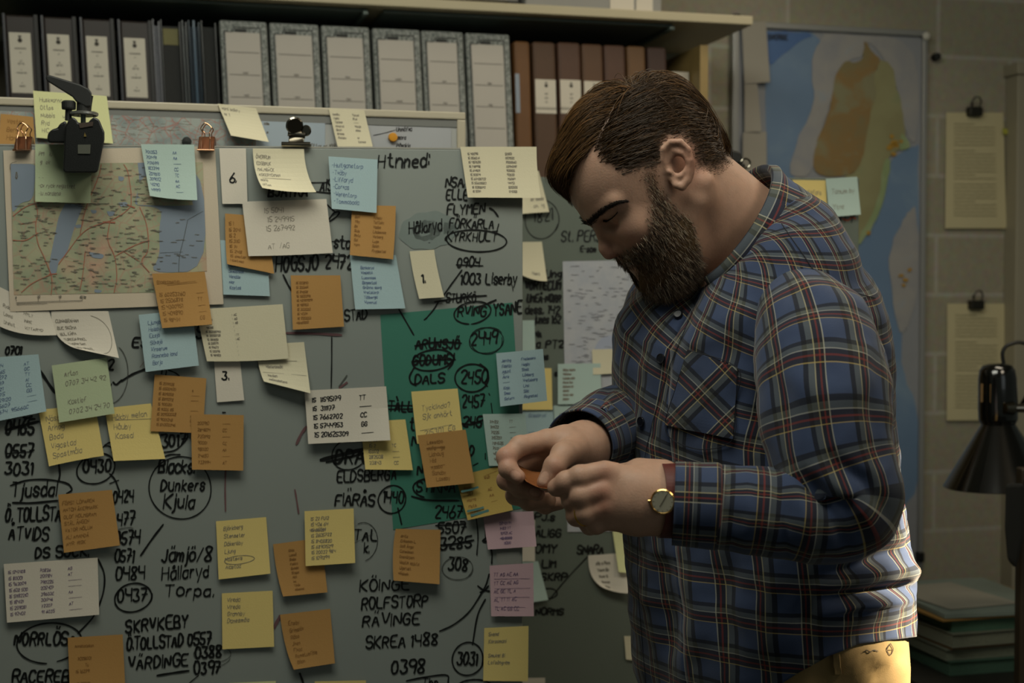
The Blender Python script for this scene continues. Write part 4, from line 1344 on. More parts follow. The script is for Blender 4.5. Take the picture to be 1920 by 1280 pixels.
note(FRONT, [(545, 516), (638, 516), (645, 612), (549, 618)], 'O', 'orange note with number list ending in a crossed-out row, centre left of the board', ['15 100890|', '15 200AIR', '15 24008', '15 12003911', '15 42909291', '15 98903', '15 303032', '15 4029', '15 220233', '~15 69012'], 2, .003, m0=.1, hs=.5)
# second tier
note(FRONT, [(-6, 535), (92, 583), (106, 628), (0, 612)], 'W', 'white curled slip under the lower left corner of the county map', ['', 'Rydaholm|HYLT', 'Lanna|INRE', 'Urshult|VITTARYD'], 0, .004, cols=[.1, .5], bow={'B': (-6, 6)}, name='paper_slip', hs=.4)
note(FRONT, [(96, 583), (203, 583), (223, 671), (150, 655)], 'W', 'white slip with curved lower edge curling below the county map', ['CUINABRAHAM', 'BUC SKOMA', 'BUL KÅRA', 'TUREEN PIMEL', 'THORIN SAM', 'TURN MIRAKEL'], 0, .014, m0=.06, hs=.45, bow={'L': (-14, 12)}, name='paper_slip', extra=[ellipse(.62, .52, .34, .42, -80, 85)])
note(FRONT, [(260, 590), (360, 580), (373, 685), (273, 697)], 'B', 'pale blue note of seven names beside an orange note, below the county map', ['Ljungby', 'Holsby', 'Eksjö', 'Sävsjö', 'Virserum', 'Ramnebo land', 'Borja'], 4, .003, m0=.15, hs=.55)
note(FRONT, [(480, 646), (570, 641), (582, 737), (495, 715)], 'C', 'cream slip with ruled lines curling out beneath the left large card', ['', 'Lars M Svanö', '', 'Västerasmåla', '', 'Wexiöan', 'smälandsstena'], 0, .012, m0=.14, hs=.55, bow={'L': (-2, 6)}, name='paper_slip', extra=[[(.06, .36), (.8, .37)], [(.06, .66), (.95, .66)]])
note(FRONT, [(400, 660), (448, 657), (458, 750), (407, 754)], 'W', 'narrow white slip numbered 3 below the large cream-white card', [' 3.'], 0, .002, pen=INK, pw=3.2, hs=.28, pitch=56, top=.12, m0=.12, name='paper_slip')
note(FRONT, [(367, 580), (530, 570), (541, 672), (388, 677)], 'C', 'large cream card with a long number list left of centre', ['  89021|:  AC', '  902AIR|:  AC', '  93210|:  AG', '  982118|:  _', '15 202280921|: _', '15 210581728|: TT', '15 38118151|: AC', '15 2210711|: _', '15 99672|: _', '15 120298|: _', '15 989821|: _'], 3, .004, cols=[.06, .40], hs=.5, bow={'B': (0, 2)})
note(FRONT, [(571, 732), (724, 724), (732, 825), (578, 832)], 'W', 'white card with five rows of bold numbers and initials, mid board', ['15  11595179|TT', '15  311177|_', '15 7662702|CC', '15 5744953|GG', '15 201625309|_'], 4, .004, cols=[.08, .66], pen=PEN_DARK, pw=1.9, hs=.5, corner=.006)
note(FRONT, [(676, 790), (760, 786), (774, 881), (685, 880)], 'Y', 'yellow note tucked under the white card with bold numbers', ['', '', ' 15 20', ' 15 2|TC', '15502|_', '282508|_', '23843|CC'], 1, .004, m0=.1, cols=[.1, .62])
note(FRONT, [(771, 734), (858, 728), (868, 815), (782, 832)], 'Y', 'yellow note on the green sheet asking a two-line question', ['', 'Tycklinda?', 'Sjk anhört', '', '215301  EG'], 2, .003, m0=.18, hs=.62, extra=[[(.1, .76), (.8, .74)]])
note(FRONT, [(783, 816), (873, 805), (890, 905), (800, 914)], 'O', 'orange note with underlined words below the yellow question note', ['Lessebo', '~Alfa   ge', 'Lidhaug', 'Hild', 'Assbo', 'Sandby', '  Lassby'], 7, .006, m0=.16, hs=.6, extra=[[(.14, .62), (.45, .6)]])
note(FRONT, [(854, 893), (937, 873), (962, 956), (877, 975)], 'T', 'mustard note with blue underlining, left of the man\'s hands', ['15 820|sub', 'Bosa', ' 387|AC', 'Norra|AA', 'Mats|_', 'Backlo'], 2, .007, m0=.1, hs=.5, cols=[.1, .6], extra=[[(.6, .14), (.95, .08)]])
V, Fc = ribbons([(line((866, 921), (882, 918), (896, 913)), 4), (line((877, 958), (892, 955), (906, 951)), 4), (line((884, 966), (898, 962), (915, 957)), 5)], 4)
obj('blue_underline', FRONT.hit(V[:, 0], V[:, 1], .0112), Fc, mat('teal_highlighter', '5c8a86', .6), bpy.data.objects[[o.name for o in COL.objects if o.get('label', '').startswith('mustard note')][0]])
note(FRONT, [(930, 662), (1018, 654), (1026, 751), (938, 762)], 'B', 'pale blue note of two name columns overhanging the right edge of the front board', ['Jerring|Fredensro', 'Fastby|Hagby', 'Agunt|Simla', 'Åkre|Lövberg', '_|Vretsberg', 'Kaja|Lina', 'Svea|Silla', 'Setern|Ragnstad'], 4, .005, cols=[.1, .52], hs=.5)
note(FRONT, [(905, 776), (985, 775), (992, 873), (917, 873)], 'M', 'pale mint note with number rows beside the man\'s right hand', ['71422|TT', '71922|_', '71225|_', '715227|_', '784525|TT', '752U', '45592', '9002'], 2, .003, cols=[.14, .6], hs=.5, pen=PENCIL)
# left edge, lower
note(FRONT, [(-40, 672), (72, 664), (87, 771), (-38, 796)], 'B', 'pale blue note cut by the left edge of the picture, with initials AT and GG', ['  1244|AT', '  6565|GC', '  19272|TT', '  2197|AI', '   521|CC', '  1075|GG', '  459120|_', '  85607|_', '  5674  9566GC'], 3, .004, cols=[.2, .74], hs=.6)
note(FRONT, [(72, 768), (178, 758), (195, 854), (92, 874)], 'Y', 'yellow note below a pale green note, far left', ['Näsbo', 'Århög', 'Boda', 'Vigastad', 'Spastmåla'], 1, .006, m0=.1, hs=.6, bow={'B': (0, -1)})
note(FRONT, [(97, 685), (200, 670), (215, 775), (111, 792)], 'G', 'pale green note with two phone numbers, left part of the board', ['Arton', '0707 34 42 92', '', 'Kastlof', '0702 34 24 70'], 4, .004, m0=.2, hs=.5)
note(FRONT, [(196, 765), (283, 756), (310, 860), (213, 864)], 'Y', 'yellow note nearly blank below its two lines, between green and orange notes', ['Håkby mellan', 'Håuby', 'Kassal'], 1, .006, m0=.12, hs=.55, pitch=18, extra=[[(.18, .24), (.95, .27)]])
note(FRONT, [(290, 702), (387, 709), (380, 812), (282, 808)], 'O', 'orange note of numbers overlapped at its corner by another orange note', ['15 2091128', '15 6500920|o', '15 809258|_', '15 889272|_', '15 900251', '15 9205 85|_', '15 20930038|AA', '15 9001248|Cur', '15 54302346|-'], 2, .003, cols=[.1, .74], hs=.5)
note(FRONT, [(358, 776), (457, 778), (456, 882), (360, 880)], 'O', 'lower of two overlapping orange notes right of the circled names', ['200910|_', '284804|EC', '7201192|_', '90001|CC', '98020|AA', '24650|_', '733994|AT'], 4, .003, cols=[.12, .6], hs=.45)
note(FRONT, [(109, 927), (210, 918), (225, 1022), (120, 1036)], 'O', 'orange note in capitals over the town list at the left', ['FÖRST LÖPAREN', 'ANTON ÅKERMARK', 'OLOF HOLMSRAM', 'STÅL ÅNGEN', 'VATOR NÖLUN', 'ALI AMANDÅ', 'NYR  RISK'], 3, .005, m0=.06, hs=.5)
note(FRONT, [(7, 1057), (183, 1045), (186, 1152), (13, 1167)], 'W', 'wide white card with three number columns at the lower left', ['15 1247108|70826|AG', '15 80001|201784|AT', '15 962009|790225|_', '15 602 500|205407|_', '15 5982210|39603E|AA', '15 184121|301746|_', '15 259081|72207|AT', '15 92402|91 6035|_'], 2, .003, cols=[.04, .38, .68], hs=.5, pen=PEN_MAUVE)
note(FRONT, [(127, 1195), (230, 1189), (235, 1292), (131, 1297)], 'O', 'orange note at the bottom edge of the picture, lower left', ['Annstorpbyn', '', '  7028001 _', '       (Tu', '15 16279', '', '15 75001'], 3, .004, m0=.12, hs=.45)
# lower middle
note(FRONT, [(405, 977), (499, 969), (507, 1075), (410, 1086)], 'Y', 'yellow note with a circled word, lower middle of the board', ['Björkberg', 'Stenseter', 'Dåkeröby', 'Ljung', 'Nastevis', 'Ålastad'], 1, .003, m0=.14, hs=.5, extra=[ellipse(.42, .70, .3, .07)], pitch=14.5, top=.07)
note(FRONT, [(512, 1020), (602, 1008), (614, 1110), (531, 1118)], 'O', 'orange note partly covered by a yellow number note', ['Kinda', 'Lammö', 'Svebo', 'Fastra', 'Gnosby', 'Stejes', 'Alat', 'Ine', 'Tårös', 'Nässund'], 1, .005, m0=.3, hs=.5, bow={'L': (-2, 4)})
note(FRONT, [(571, 958), (663, 953), (666, 1055), (573, 1061)], 'Y', 'yellow note of numbers over an orange note, one row crossed out', ['15 22 FU12', '15 426 64', '~15 35201', '15 2605722', '15 8408820', '15 68901529', '15 20032 984', '15 1091299'], 4, .003, m0=.12, hs=.55)
note(FRONT, [(416, 1112), (511, 1107), (514, 1212), (417, 1217)], 'Y', 'yellow note with four short lines and an empty lower half', ['Vireda', 'Vireda', 'Grannby', 'Danesmåla'], 1, .002, m0=.1, pitch=13, top=.07, hs=.6)
note(FRONT, [(525, 1152), (619, 1141), (628, 1243), (551, 1255)], 'O', 'orange note with narrowing left side, bottom middle of the board', ['Ensby', 'Grimslöv', 'Råbo', 'Jiven', 'Fivad', 'Ramstuefälle', 'Billan'], 1, .008, m0=.14, hs=.55, bow={'L': (-3, 5)})
note(FRONT, [(742, 991), (826, 993), (824, 1095), (738, 1088)], 'O', 'orange note below the green sheet with a rounded upper left corner', ['Brita', 'Erikssen L', 'Solli Ånga', 'Cansason', 'Dnovärpen', 'Westin spjuta', 'Ugeruet', '~Taket'], 2, .006, m0=.14, hs=.5, bow={'L': (-3, -4), 'T': (0, 0)})
note(FRONT, [(590, 1277), (686, 1275), (690, 1375), (594, 1378)], 'Y', 'yellow note of which only the top edge shows, bottom middle', (), 1, .002)
note(FRONT, [(430, 1280), (517, 1276), (522, 1376), (436, 1380)], 'L', 'pale lemon note of which only a thin top edge shows, bottom left of middle', (), 1, .002)
# right edge
note(FRONT, [(905, 962), (1000, 958), (1006, 1024), (915, 1030)], 'P', 'upper pink note at the board\'s right edge, under the man\'s hands', ['', '00401 14', '1482 TT', '10921 AC', '~10 8000', ' (11000 _'], 1, .004, m0=.3, hs=.5, corner=.004)
note(FRONT, [(918, 1060), (1000, 1055), (1001, 1155), (921, 1155)], 'P', 'lower pink note with rows of initials split by lines', ['TT AG AE AA', 'TT CC AE AG', 'AE GE TL A', 'AL TT IT AC', 'TL AC GG CC'], 2, .003, m0=.08, hs=.42, extra=[[(.1, .27), (.92, .29)], [(.1, .46), (.92, .47)], [(.1, .63), (.9, .64)], [(.12, .82), (.8, .83)]])
note(FRONT, [(908, 1177), (991, 1173), (990, 1277), (906, 1276)], 'Y', 'yellow note at the lower right corner of the front board', ['Svend', 'Korsamoni', '', 'Smukel Bi', 'Lofsångrem'], 1, .002, m0=.1, hs=.5, pitch=13, top=.06)
# small tape pieces between the pink notes
V, Fc = patch(FRONT, [(928, 1026), (972, 1022), (978, 1056), (934, 1060)], .0010)
tag(obj('clear_tape', V, Fc, mat('greyish_tape', '8b8c86', .3, .03)), 'strip of greyish tape between the two pink notes', 'tape')

# notes on the side board
note(SIDE, [(962, 322), (1010, 320), (1030, 397), (975, 401)], 'C', 'cream slip peeking out behind the front board\'s upper right corner', ['', '', '', '   der sonder', '   an  lg'], 1, .012, m0=.34, hs=.5, name='paper_slip')
note(SIDE, [(960, 454), (1016, 453), (1026, 527), (972, 512)], 'C', 'cream slip on the side board curling out below the circled 1821', ['', '', '', '   Hamra'], 1, .012, m0=.4, hs=.4, bow={'B': (0, 4)}, name='paper_slip')
note(SIDE, [(950, 601), (1002, 600), (1004, 664), (950, 664)], 'M', 'pale mint slip half hidden above the overhanging blue note', (), 1, .002, name='paper_slip')
note(SIDE, [(970, 690), (1034, 690), (1036, 768), (972, 768)], 'Y', 'yellow note behind the blue note that overhangs the front board', (), 2, .003)
note(SIDE, [(960, 764), (1037, 762), (1040, 824), (960, 826)], 'B', 'bluish printed slip below the half hidden yellow note', ['Bredaryd', '', 'Mästersk'], 1, .002, m0=.4, hs=.4, name='paper_slip')
note(SIDE, [(1110, 655), (1150, 654), (1152, 700), (1112, 702)], 'C', 'small cream slip on the pale map sheet above the man\'s right sleeve', (), 3, .002, name='paper_slip')
note(SIDE, [(1046, 682), (1126, 681), (1128, 756), (1046, 758)], 'M', 'pale mint note with eight even lines over the pale map sheet', ['Kårby backe', 'Vekerum', 'Lekabo elds', 'Norre tun', 'Dalarna ny', 'Ekeby', 'Kroka asp', 'Mellan'], 4, .003, m0=.12, hs=.45, pen=PENCIL, pw=1.6)
note(SIDE, [(1038, 760), (1112, 758), (1114, 830), (1042, 832)], 'M', 'pale mint note below the lined one, half behind the man\'s sleeve', ['Alm', 'Bro', 'Lenås'], 3, .003, m0=.12, hs=.4, pen=PENCIL, pw=1.6)
note(SIDE, [(1103, 1041), (1170, 1036), (1184, 1112), (1132, 1102)], 'W', 'white curled slip left of the man\'s waist on the side board', ['Nils A Pers', 'Thore Bo', 'Rune S', 'Gunnar', 'Vide'], 1, .014, m0=.2, hs=.4, pw=1.6, bow={'L': (-8, 8), 'B': (0, 3)}, name='paper_slip')
note(SIDE, [(1148, 992), (1172, 990), (1184, 1075), (1160, 1072)], 'L', 'lemon slip in a narrow strip beside the shirt front', (), 2, .010, name='paper_slip')
note(SIDE, [(975, 1050), (1009, 1052), (1028, 1124), (980, 1132)], 'M', 'pale mint slip curling out behind the lower pink note', (), 1, .010, name='paper_slip')
note(SIDE, [(965, 975), (1003, 974), (1003, 1052), (966, 1052)], 'W', 'white slip sliver behind the upper pink note', (), 0, .002, name='paper_slip')
note(SIDE, [(965, 1271), (1022, 1270), (1024, 1340), (966, 1342)], 'W', 'white slip sliver at the bottom edge beside the lowest yellow note', (), 1, .002, name='paper_slip')
note(SIDE, [(1170, 1192), (1190, 1192), (1196, 1238), (1174, 1236)], 'C', 'small cream slip peeking out beside the shirt hem', (), 1, .002, name='paper_slip')
note(SIDE, [(1486, 337), (1548, 338), (1552, 409), (1489, 396)], 'Y', 'yellow note above the man\'s shoulder at the side board\'s corner', ['Bengtsfors', 'Ed'], 1, .006, m0=.14, hs=.3)
note(SIDE, [(1548, 335), (1607, 331), (1614, 402), (1555, 407)], 'M', 'pale mint note right of the yellow one above the man\'s shoulder', ['Tanum by', 'Ytre'], 3, .006, m0=.14, hs=.3)

# ------------------------------------------------------------------ binder clips and bulldog clip
M_COPPER = mat('copper_metal', '8a5a40', .28, .05, 20, metallic=.9)
M_COPLIT = mat('polished_copper', 'c09272', .18, .05, 20, metallic=1.0)
M_CHROME = mat('dark_chrome', '8a8478', .15, .05, 20, metallic=1.0)
M_BLK = mat('black_plastic', '121311', .45)
for (px, lab) in ((43, 'copper binder clip on the board\'s top edge at the far left'), (387, 'copper binder clip at the right corner of the county map')):
    p = FRONT.hit(px, 283, .004)
    zt_ = FRONT.loc(px, 271, 0)[1] + .0025
    p[2] = zt_
    e = tag(empty('binder_clip', p, FRONT.a), lab, 'clip', 'copper binder clips')
    MB().prism([(-.0075, -.0105), (TH + .0125, -.0105), (TH * .5 + .006, .0085), (TH * .5 - .001, .0085)], (0, 1, 0), (0, 0, 1), (-.0105, 0, 0), .021, (1, 0, 0)).build('clip_body', M_COPPER, e, local=True, bevel=.001)
    MB().tube([(-.0112, -.0075, -.0108), (.0112, -.0075, -.0108)], .0013, 10).build('rolled_edge', M_COPLIT, e, local=True)
    for s_ in (-1, 1):
        y_ = -.008 if s_ < 0 else TH + .0125
        MB().tube(spline([(-.0058, y_, -.0105), (-.0056, y_ * .85, .004), (-.0045, y_ * .6 + .002, .0125), (-.0068, y_ * .5 + .003, .019), (-.001, y_ * .4 + .003, .0255), (.0068, y_ * .5 + .003, .0195), (.0045, y_ * .6 + .002, .0125), (.0056, y_ * .85, .004), (.0058, y_, -.0105)], 50), .00075, 8).build('wire_handle', M_COPLIT, e, local=True)
p = FRONT.hit(555, 272, .006)
e = tag(empty('bulldog_clip', p, FRONT.a), 'round-eared chrome bulldog clip on the top edge of the front board', 'clip')
MB().tube([(-.019, 0, .001), (.019, 0, .001)], .0034, 14).tube([(-.019, TH + .008, .001), (.019, TH + .008, .001)], .0034, 14).build('jaw', M_CHROME, e, local=True)
MB().prism([(-.002, .002), (TH + .010, .002), (TH * .5 + .008, .014), (TH * .5 - .001, .014)], (0, 1, 0), (0, 0, 1), (-.010, 0, 0), .020, (1, 0, 0)).build('clip_body', M_CHROME, e, local=True, bevel=.001)
MB().tube([(-.011, .008, .017), (.012, .008, .014)], .0045, 14).build('spring_barrel', M_CHROME, e, local=True)
MB().lathe([(.003, -.0018), (.0100, -.0018), (.0118, 0), (.0100, .0018), (.003, .0018)], (-.002, .002, .026), (.25, -1, -.35), 24).build('ear', M_CHROME, e, local=True, smooth=False)
MB().lathe([(.0022, -.0014), (.0066, -.0014), (.0076, 0), (.0066, .0014), (.0022, .0014)], (.013, .006, .020), (-.4, -1, -.1), 20).build('ear', M_CHROME, e, local=True)
p = FRONT.hit(350, 270, 0)
disc(BACK, 350, 266, 8.5, .008, .001, 'round_magnet', M_BLK, 'small black magnet on the grey road map by the right copper clip')
# black clip with chrome ring on the side board behind the man's neck
p = SIDE.hit(1383, 318, .004)
e = tag(empty('spring_clip', p, SIDE.a), 'black spring clip with a chrome ring on the side board behind the man\'s neck', 'clip')
MB().box(-.016, .012, -.008, .024, -.012, .010).prism([(-.014, .010), (.010, .010), (.004, .030), (-.012, .034)], (1, 0, 0), (0, 0, 1), (0, -.004, 0), .02, (0, 1, 0)).build('clip_body', M_BLK, e, local=True, bevel=.003)
MB().tube([(.012 + .008 * math.cos(t), -.008, .010 + .008 * math.sin(t)) for t in np.linspace(0, 6.2, 20)], .0018, 8).build('ring', M_CHROME, e, local=True)

# ------------------------------------------------------------------ black clamp gripping the top edge of the front board
M_CLAMP = mat('black_cast_clamp', '0e100f', .42, .15, 60, bump=.15, bscale=900)
M_CLAMP2 = mat('black_rubber_grip', '151716', .6, .1, 60)
_z = 1.86
co = FRONT.hit(155, 290, .045)
sc_ = np.linalg.norm(co - CAM) / F * 1.0
e = tag(empty('clamp', FRONT.hit(155, 272, .03), FRONT.a), 'heavy black clamp with a lever handle gripping the board over the county map', 'clamp')


def cl(px, py, y):
    """pixel -> clamp local coordinates (x along board, y into the board, z up)"""
    q = FRONT.hit(px, py, -y + .03) - LOC[e]
    return (float(q @ FRONT.d), -float(q @ FRONT.n), float(q[2]))


def cprism(pix, y0, y1):
    mb = MB()
    n = len(pix)
    A = [cl(px, py, y0) for px, py in pix]
    Bq = [cl(px, py, y1) for px, py in pix]
    mb.add(A + Bq, [tuple(range(n)), tuple(range(n, 2 * n))[::-1]] + [(i, n + i, n + (i + 1) % n, (i + 1) % n) for i in range(n)])
    return mb


cprism([(118, 318), (122, 324), (180, 324), (184, 320), (196, 262), (196, 248), (186, 224), (176, 219), (168, 226), (166, 230), (146, 230), (144, 224), (136, 219), (128, 226), (122, 238)], -.022, .022).build('jaw_front', M_CLAMP, e, local=True, bevel=.004)
cprism([(88, 262), (90, 250), (98, 242), (108, 240), (112, 232), (124, 226), (128, 250), (126, 268), (92, 268)], -.012, .022).build('jaw_side', M_CLAMP, e, local=True, bevel=.004)
cprism([(130, 232), (178, 232), (176, 264), (134, 264)], .0225, .066).add(*(lambda m_: (m_.V, m_.F))(cprism([(134, 255), (176, 255), (172, 300), (140, 300)], .050, .066))).build('jaw_back', M_CLAMP, e, local=True, bevel=.004)
cprism([(147, 231), (175, 228), (174, 236), (150, 240)], -.0235, -.0222).build('bridge_plate', mat('rusty_plate', '3b3028', .5), e, local=True)
cprism([(146, 271), (170, 271), (169, 288), (146, 288)], -.0235, -.0222).build('grip_label', mat('dull_label', '4a4c42', .6), e, local=True)
cprism([(159, 248), (162, 256), (157, 256)], -.0238, -.0222).build('warning_mark', mat('dull_gold_mark', '6d5c28', .5), e, local=True)
q0, q1 = cl(156, 231, 0), cl(156, 214, 0)
MB().tube([q0, q1], .0032, 14).build('threaded_rod', M_STEEL, e, local=True)
MB().lathe([(.004, 0), (.0175, 0), (.0185, .0012), (.0185, .0036), (.017, .0046), (.004, .0046)], cl(157, 217, 0), (0, 0, 1), 32).build('washer', mat('bright_washer', 'b4b3ac', .25, metallic=.9), e, local=True)
MB().tube([cl(157, 210, 0), cl(158, 195, 0), cl(160, 178, 0)], [.0092, .0095, .010], 18).build('handle_hub', M_CLAMP2, e, local=True)
cprism([(85, 145), (88, 141), (94, 141), (150, 158), (166, 166), (172, 174), (171, 200), (160, 200), (142, 190), (136, 182), (120, 172), (88, 152)], -.010, .008).build('lever_handle', M_CLAMP2, e, local=True, bevel=.005)
MB().tube([cl(128, 226, -.004), cl(129, 200, -.004)], .0042, 14).lathe([(.001, 0), (.0085, 0), (.009, .002), (.009, .009), (.007, .011), (.001, .011)], cl(129, 205, -.004), (0, 0, 1), 20).build('knob', M_CLAMP2, e, local=True)

# ------------------------------------------------------------------ desk behind the man, with folders and the lamp
DZ = 0.745
DO1 = .84
sd0 = WALL.loc(1560, 1100, .4)[0]
M_DESK = mat('dark_desk', '1c1b17', .5, .1, 10)
e = tag(empty('desk', WALL.world(sd0 + .75, DO1 / 2, 0), A14), 'dark desk against the back wall at the right', 'desk')
MB().box(-.75, .75, -DO1 / 2, DO1 / 2 - .03, DZ - .03, DZ).build('desk_top', M_DESK, e, local=True, bevel=.003)
MB().box(-.74, -.70, -DO1 / 2 + .02, DO1 / 2 - .05, 0.001, DZ - .03).build('side_panel', M_DESK, e, local=True)
MB().box(.70, .74, -DO1 / 2 + .02, DO1 / 2 - .05, 0.001, DZ - .03).build('side_panel', M_DESK, e, local=True)
MB().box(-.70, .70, DO1 / 2 - .08, DO1 / 2 - .06, .25, DZ - .03).build('modesty_panel', M_DESK, e, local=True)
# stacked folders
fol = [('2f4a3c', 'dark green folder at the bottom of the stack on the desk', .030), ('5d6355', 'grey-green bundle of papers second from the bottom of the stack', .024), ('5a4326', 'brown folder in the middle of the stack on the desk', .006), ('66695a', 'grey-green sheaf above the brown folder', .030),
       ('3c5a48', 'mid green folder third from the top of the stack', .026), ('8a6a34', 'ochre folder with a raised edge near the top of the stack', .006), ('6f7a72', 'pale grey-green folder on top of the stack', .012)]
z = DZ + .0005
sc0 = WALL.loc(1808, 1160, .55)[0]
for i, (c, lab, t) in enumerate(fol):
    t *= .86
    jx, jy, jr = random.uniform(-.012, .012), random.uniform(-.01, .01), random.uniform(-.05, .05)
    e = tag(empty('paper_folder', WALL.world(sc0 + jx, .56 + jy, z), A14 + jr), lab, 'folder', 'folders stacked on the desk')
    mm = mat('folder_card_' + c, c, .7, .1, 30)
    w2 = .125 if i != 5 else .150
    if t > .015:
        MB().box(-w2, w2, -.15, .15, 0, .0016).build('cover', mm, e, local=True)
        MB().box(-w2, w2, -.15, .15, t - .0016, t).build('cover', mm, e, local=True)
        MB().box(-w2 + .003, w2 - .006, -.145, .147, .0018, t - .0018).build('sheets', mat('folder_sheets_' + c, c, .8, .4, 500), e, local=True)
    else:
        MB().box(-w2, w2, -.15, .15, 0, t * .9).build('cover', mm, e, local=True, bevel=.001)
    z += t + .0004
e = tag(obj('paper_sheet', *[(lambda m_: m_.V)(MB().box(-.1, .06, -.12, .09, 0, .0012)), MB().box(0, 1, 0, 1, 0, 1).F], mat('toned_down_sheet', '8b887c', .7), local=True), 'loose white sheet lying on top of the folder stack', 'sheet of paper')  # even grey, toned down so the white sheet renders less bright
e.location = WALL.world(sc0 - .03, .56, z)
e.rotation_euler = (0, 0, A14 + .1)

# desk lamp
M_GLOSS = mat('black_gloss_enamel', '0a0b0a', .16, .05, 10, coat=.6)
LD = 2.62
rim = at(1874, 912, LD)
e = tag(empty('desk_lamp', (rim[0] + .32, rim[1] + .12, DZ + .0005)), 'glossy black desk lamp with a conical shade at the right edge', 'lamp')
u_ = LD / F
ax = np.array([-.03, 0.0, 1.0])
ax /= np.linalg.norm(ax)
hsh = 117 * u_
rr = 101 * u_
prof = [(rr, 0), (rr * 1.005, .001), (31 * u_, hsh), (33 * u_, hsh + .004), (34 * u_, hsh + .008)]
inner = [(33 * u_, hsh + .007), (30 * u_, hsh - .002), (rr - .002, .0005)]
V = MB()
n = 48
full = prof + inner


def ring_lathe(mb, prof, org, axis, n):
    axis = np.asarray(axis) / np.linalg.norm(axis)
    e1 = np.cross(axis, [0, 1, 0])
    e1 /= np.linalg.norm(e1)
    e2 = np.cross(axis, e1)
    A = []
    for (r, h) in prof:
        for i in range(n):
            t = 2 * math.pi * i / n
            A.append(np.asarray(org) + axis * h + r * (math.cos(t) * e1 + math.sin(t) * e2))
    k = len(prof)
    Fc = [(j * n + i, j * n + (i + 1) % n, ((j + 1) % k) * n + (i + 1) % n, ((j + 1) % k) * n + i) for j in range(k) for i in range(n)]
    return mb.add(A, Fc)


o = ring_lathe(MB(), full, rim, ax, 56).build('lamp_shade', M_GLOSS, e, smooth=True)
o.modifiers.new('es', 'EDGE_SPLIT').split_angle = math.radians(40)
top = rim + ax * hsh
MB().lathe([(34.5 * u_, .006), (35.5 * u_, .010), (36 * u_, .03), (34.5 * u_, .085), (32 * u_, .100), (26 * u_, .109), (12 * u_, .112), (.001, .113)], top, ax, 48).build('lamp_socket', M_GLOSS, e, smooth=True)
mb = MB()
M_SLOT = mat('slot_dark', '3b2e1e', .4, .1)
for dx in (-28, -15, 18):
    q = at(1862 + dx, 735, LD) + np.array([0, -math.sqrt(max(0, (35 * u_) ** 2 - (dx * u_) ** 2)), 0])
    mb.box(q[0] - 1.6 * u_, q[0] + 1.6 * u_, q[1] - .0012, q[1] + .004, q[2] - 17 * u_, q[2] + 17 * u_)
mb.build('vent_slot', mat('slot_reflection', 'b08a5a', .3, metallic=.8), e)  # light reflected in the vents is put into the slot colour
MB().tube([at(1893, 765, LD - .02), at(1925, 765, LD - .02)], .008, 16).tube([at(1882, 765, LD - .042), at(1897, 765, LD - .034)], [.010, .013], 12).build('chrome_knob', M_CHROME, e)
MB().tube(spline([at(1882, 682, LD), at(1880, 660, LD), at(1892, 646, LD), at(1925, 645, LD), at(1985, 690, LD)], 30), .0035, 10).build('cable', M_BLK, e)
pv = at(1925, 765, LD)
elb = np.array([rim[0] + .28, rim[1] + .02, 1.62])
ba = np.array([rim[0] + .32, rim[1] + .12, DZ + .03])
MB().tube([pv, elb], .007, 12).tube([pv + np.array([0, .03, .0]), elb + np.array([0, .03, 0])], .005, 12).build('upper_arm', M_GLOSS, e)
MB().tube([elb + np.array([0, .015, 0]), ba], .008, 12).build('lower_arm', M_GLOSS, e)
MB().lathe([(.001, 0), (.09, 0), (.09, .012), (.08, .022), (.02, .028), (.014, .05), (.001, .05)], (ba[0], ba[1], DZ + .0005), (0, 0, 1), 40).build('base', M_GLOSS, e, smooth=False)
MB().lathe([(.001, -.022), (.016, -.018), (.022, 0), (.016, .018), (.010, .03), (.010, .05), (.001, .05)], top - ax * .055, ax, 20).build('bulb', mat('frosted_bulb', 'cfcabc', .3), e, smooth=True)

# dark strap-like cloth hanging behind the lamp and a wooden post at the picture edge
P = [(1886, 906), (1921, 906), (1919, 1010), (1905, 1066), (1889, 1050), (1884, 990)]
mb = MB()
pb = Plane(14.5, 2.17)
A = [pb.hit(*q, 0.0) for q in P]
Bq = [pb.hit(*q, -.02) for q in P]
n = len(P)
mb.add(A + Bq, [tuple(range(n)), tuple(range(n, 2 * n))[::-1]] + [(i, n + i, n + (i + 1) % n, (i + 1) % n) for i in range(n)])
# a slim wooden clothes stand whose hook carries the dark scarf
sx = pb.hit(1916, 1100, -.05)
e = tag(empty('coat_stand', (sx[0] + .006, sx[1], 0)), 'brown wooden stand pole at the right edge below the lamp', 'coat stand')
MB().box(-.014, .014, -.014, .014, .02, 1.155).build('pole', mat('brown_pole_wood', '2d2416', .5, .2, 20), e, local=True, bevel=.003)
MB().box(-.14, .14, -.02, .02, 0.0005, .02).box(-.02, .02, -.14, .14, 0.0005, .02).build('foot', mat('brown_pole_wood', '2d2416', .5, .2, 20), e, local=True)
MB().tube([(0, -.014, 1.13), (-.01, -.03, 1.125), (-.012, -.036, 1.14)], .006, 10).build('hook', M_BLK, e, local=True)
tag(mb.build('folded_scarf', mat('black_wool', '0f110e', .9), bevel=.006), 'dark folded scarf hanging below the lamp shade at the right edge', 'scarf')
# ------------------------------------------------------------------ the man: signed distance sculpting helpers
def smin(a, b, k):
    h = np.clip(.5 + .5 * (b - a) / k, 0, 1)
    return b + (a - b) * h - k * h * (1 - h)


def smax(a, b, k):
    return -smin(-a, -b, k)


def sd_sphere(P, c, r):
    return np.sqrt((P[0] - c[0]) ** 2 + (P[1] - c[1]) ** 2 + (P[2] - c[2]) ** 2) - r


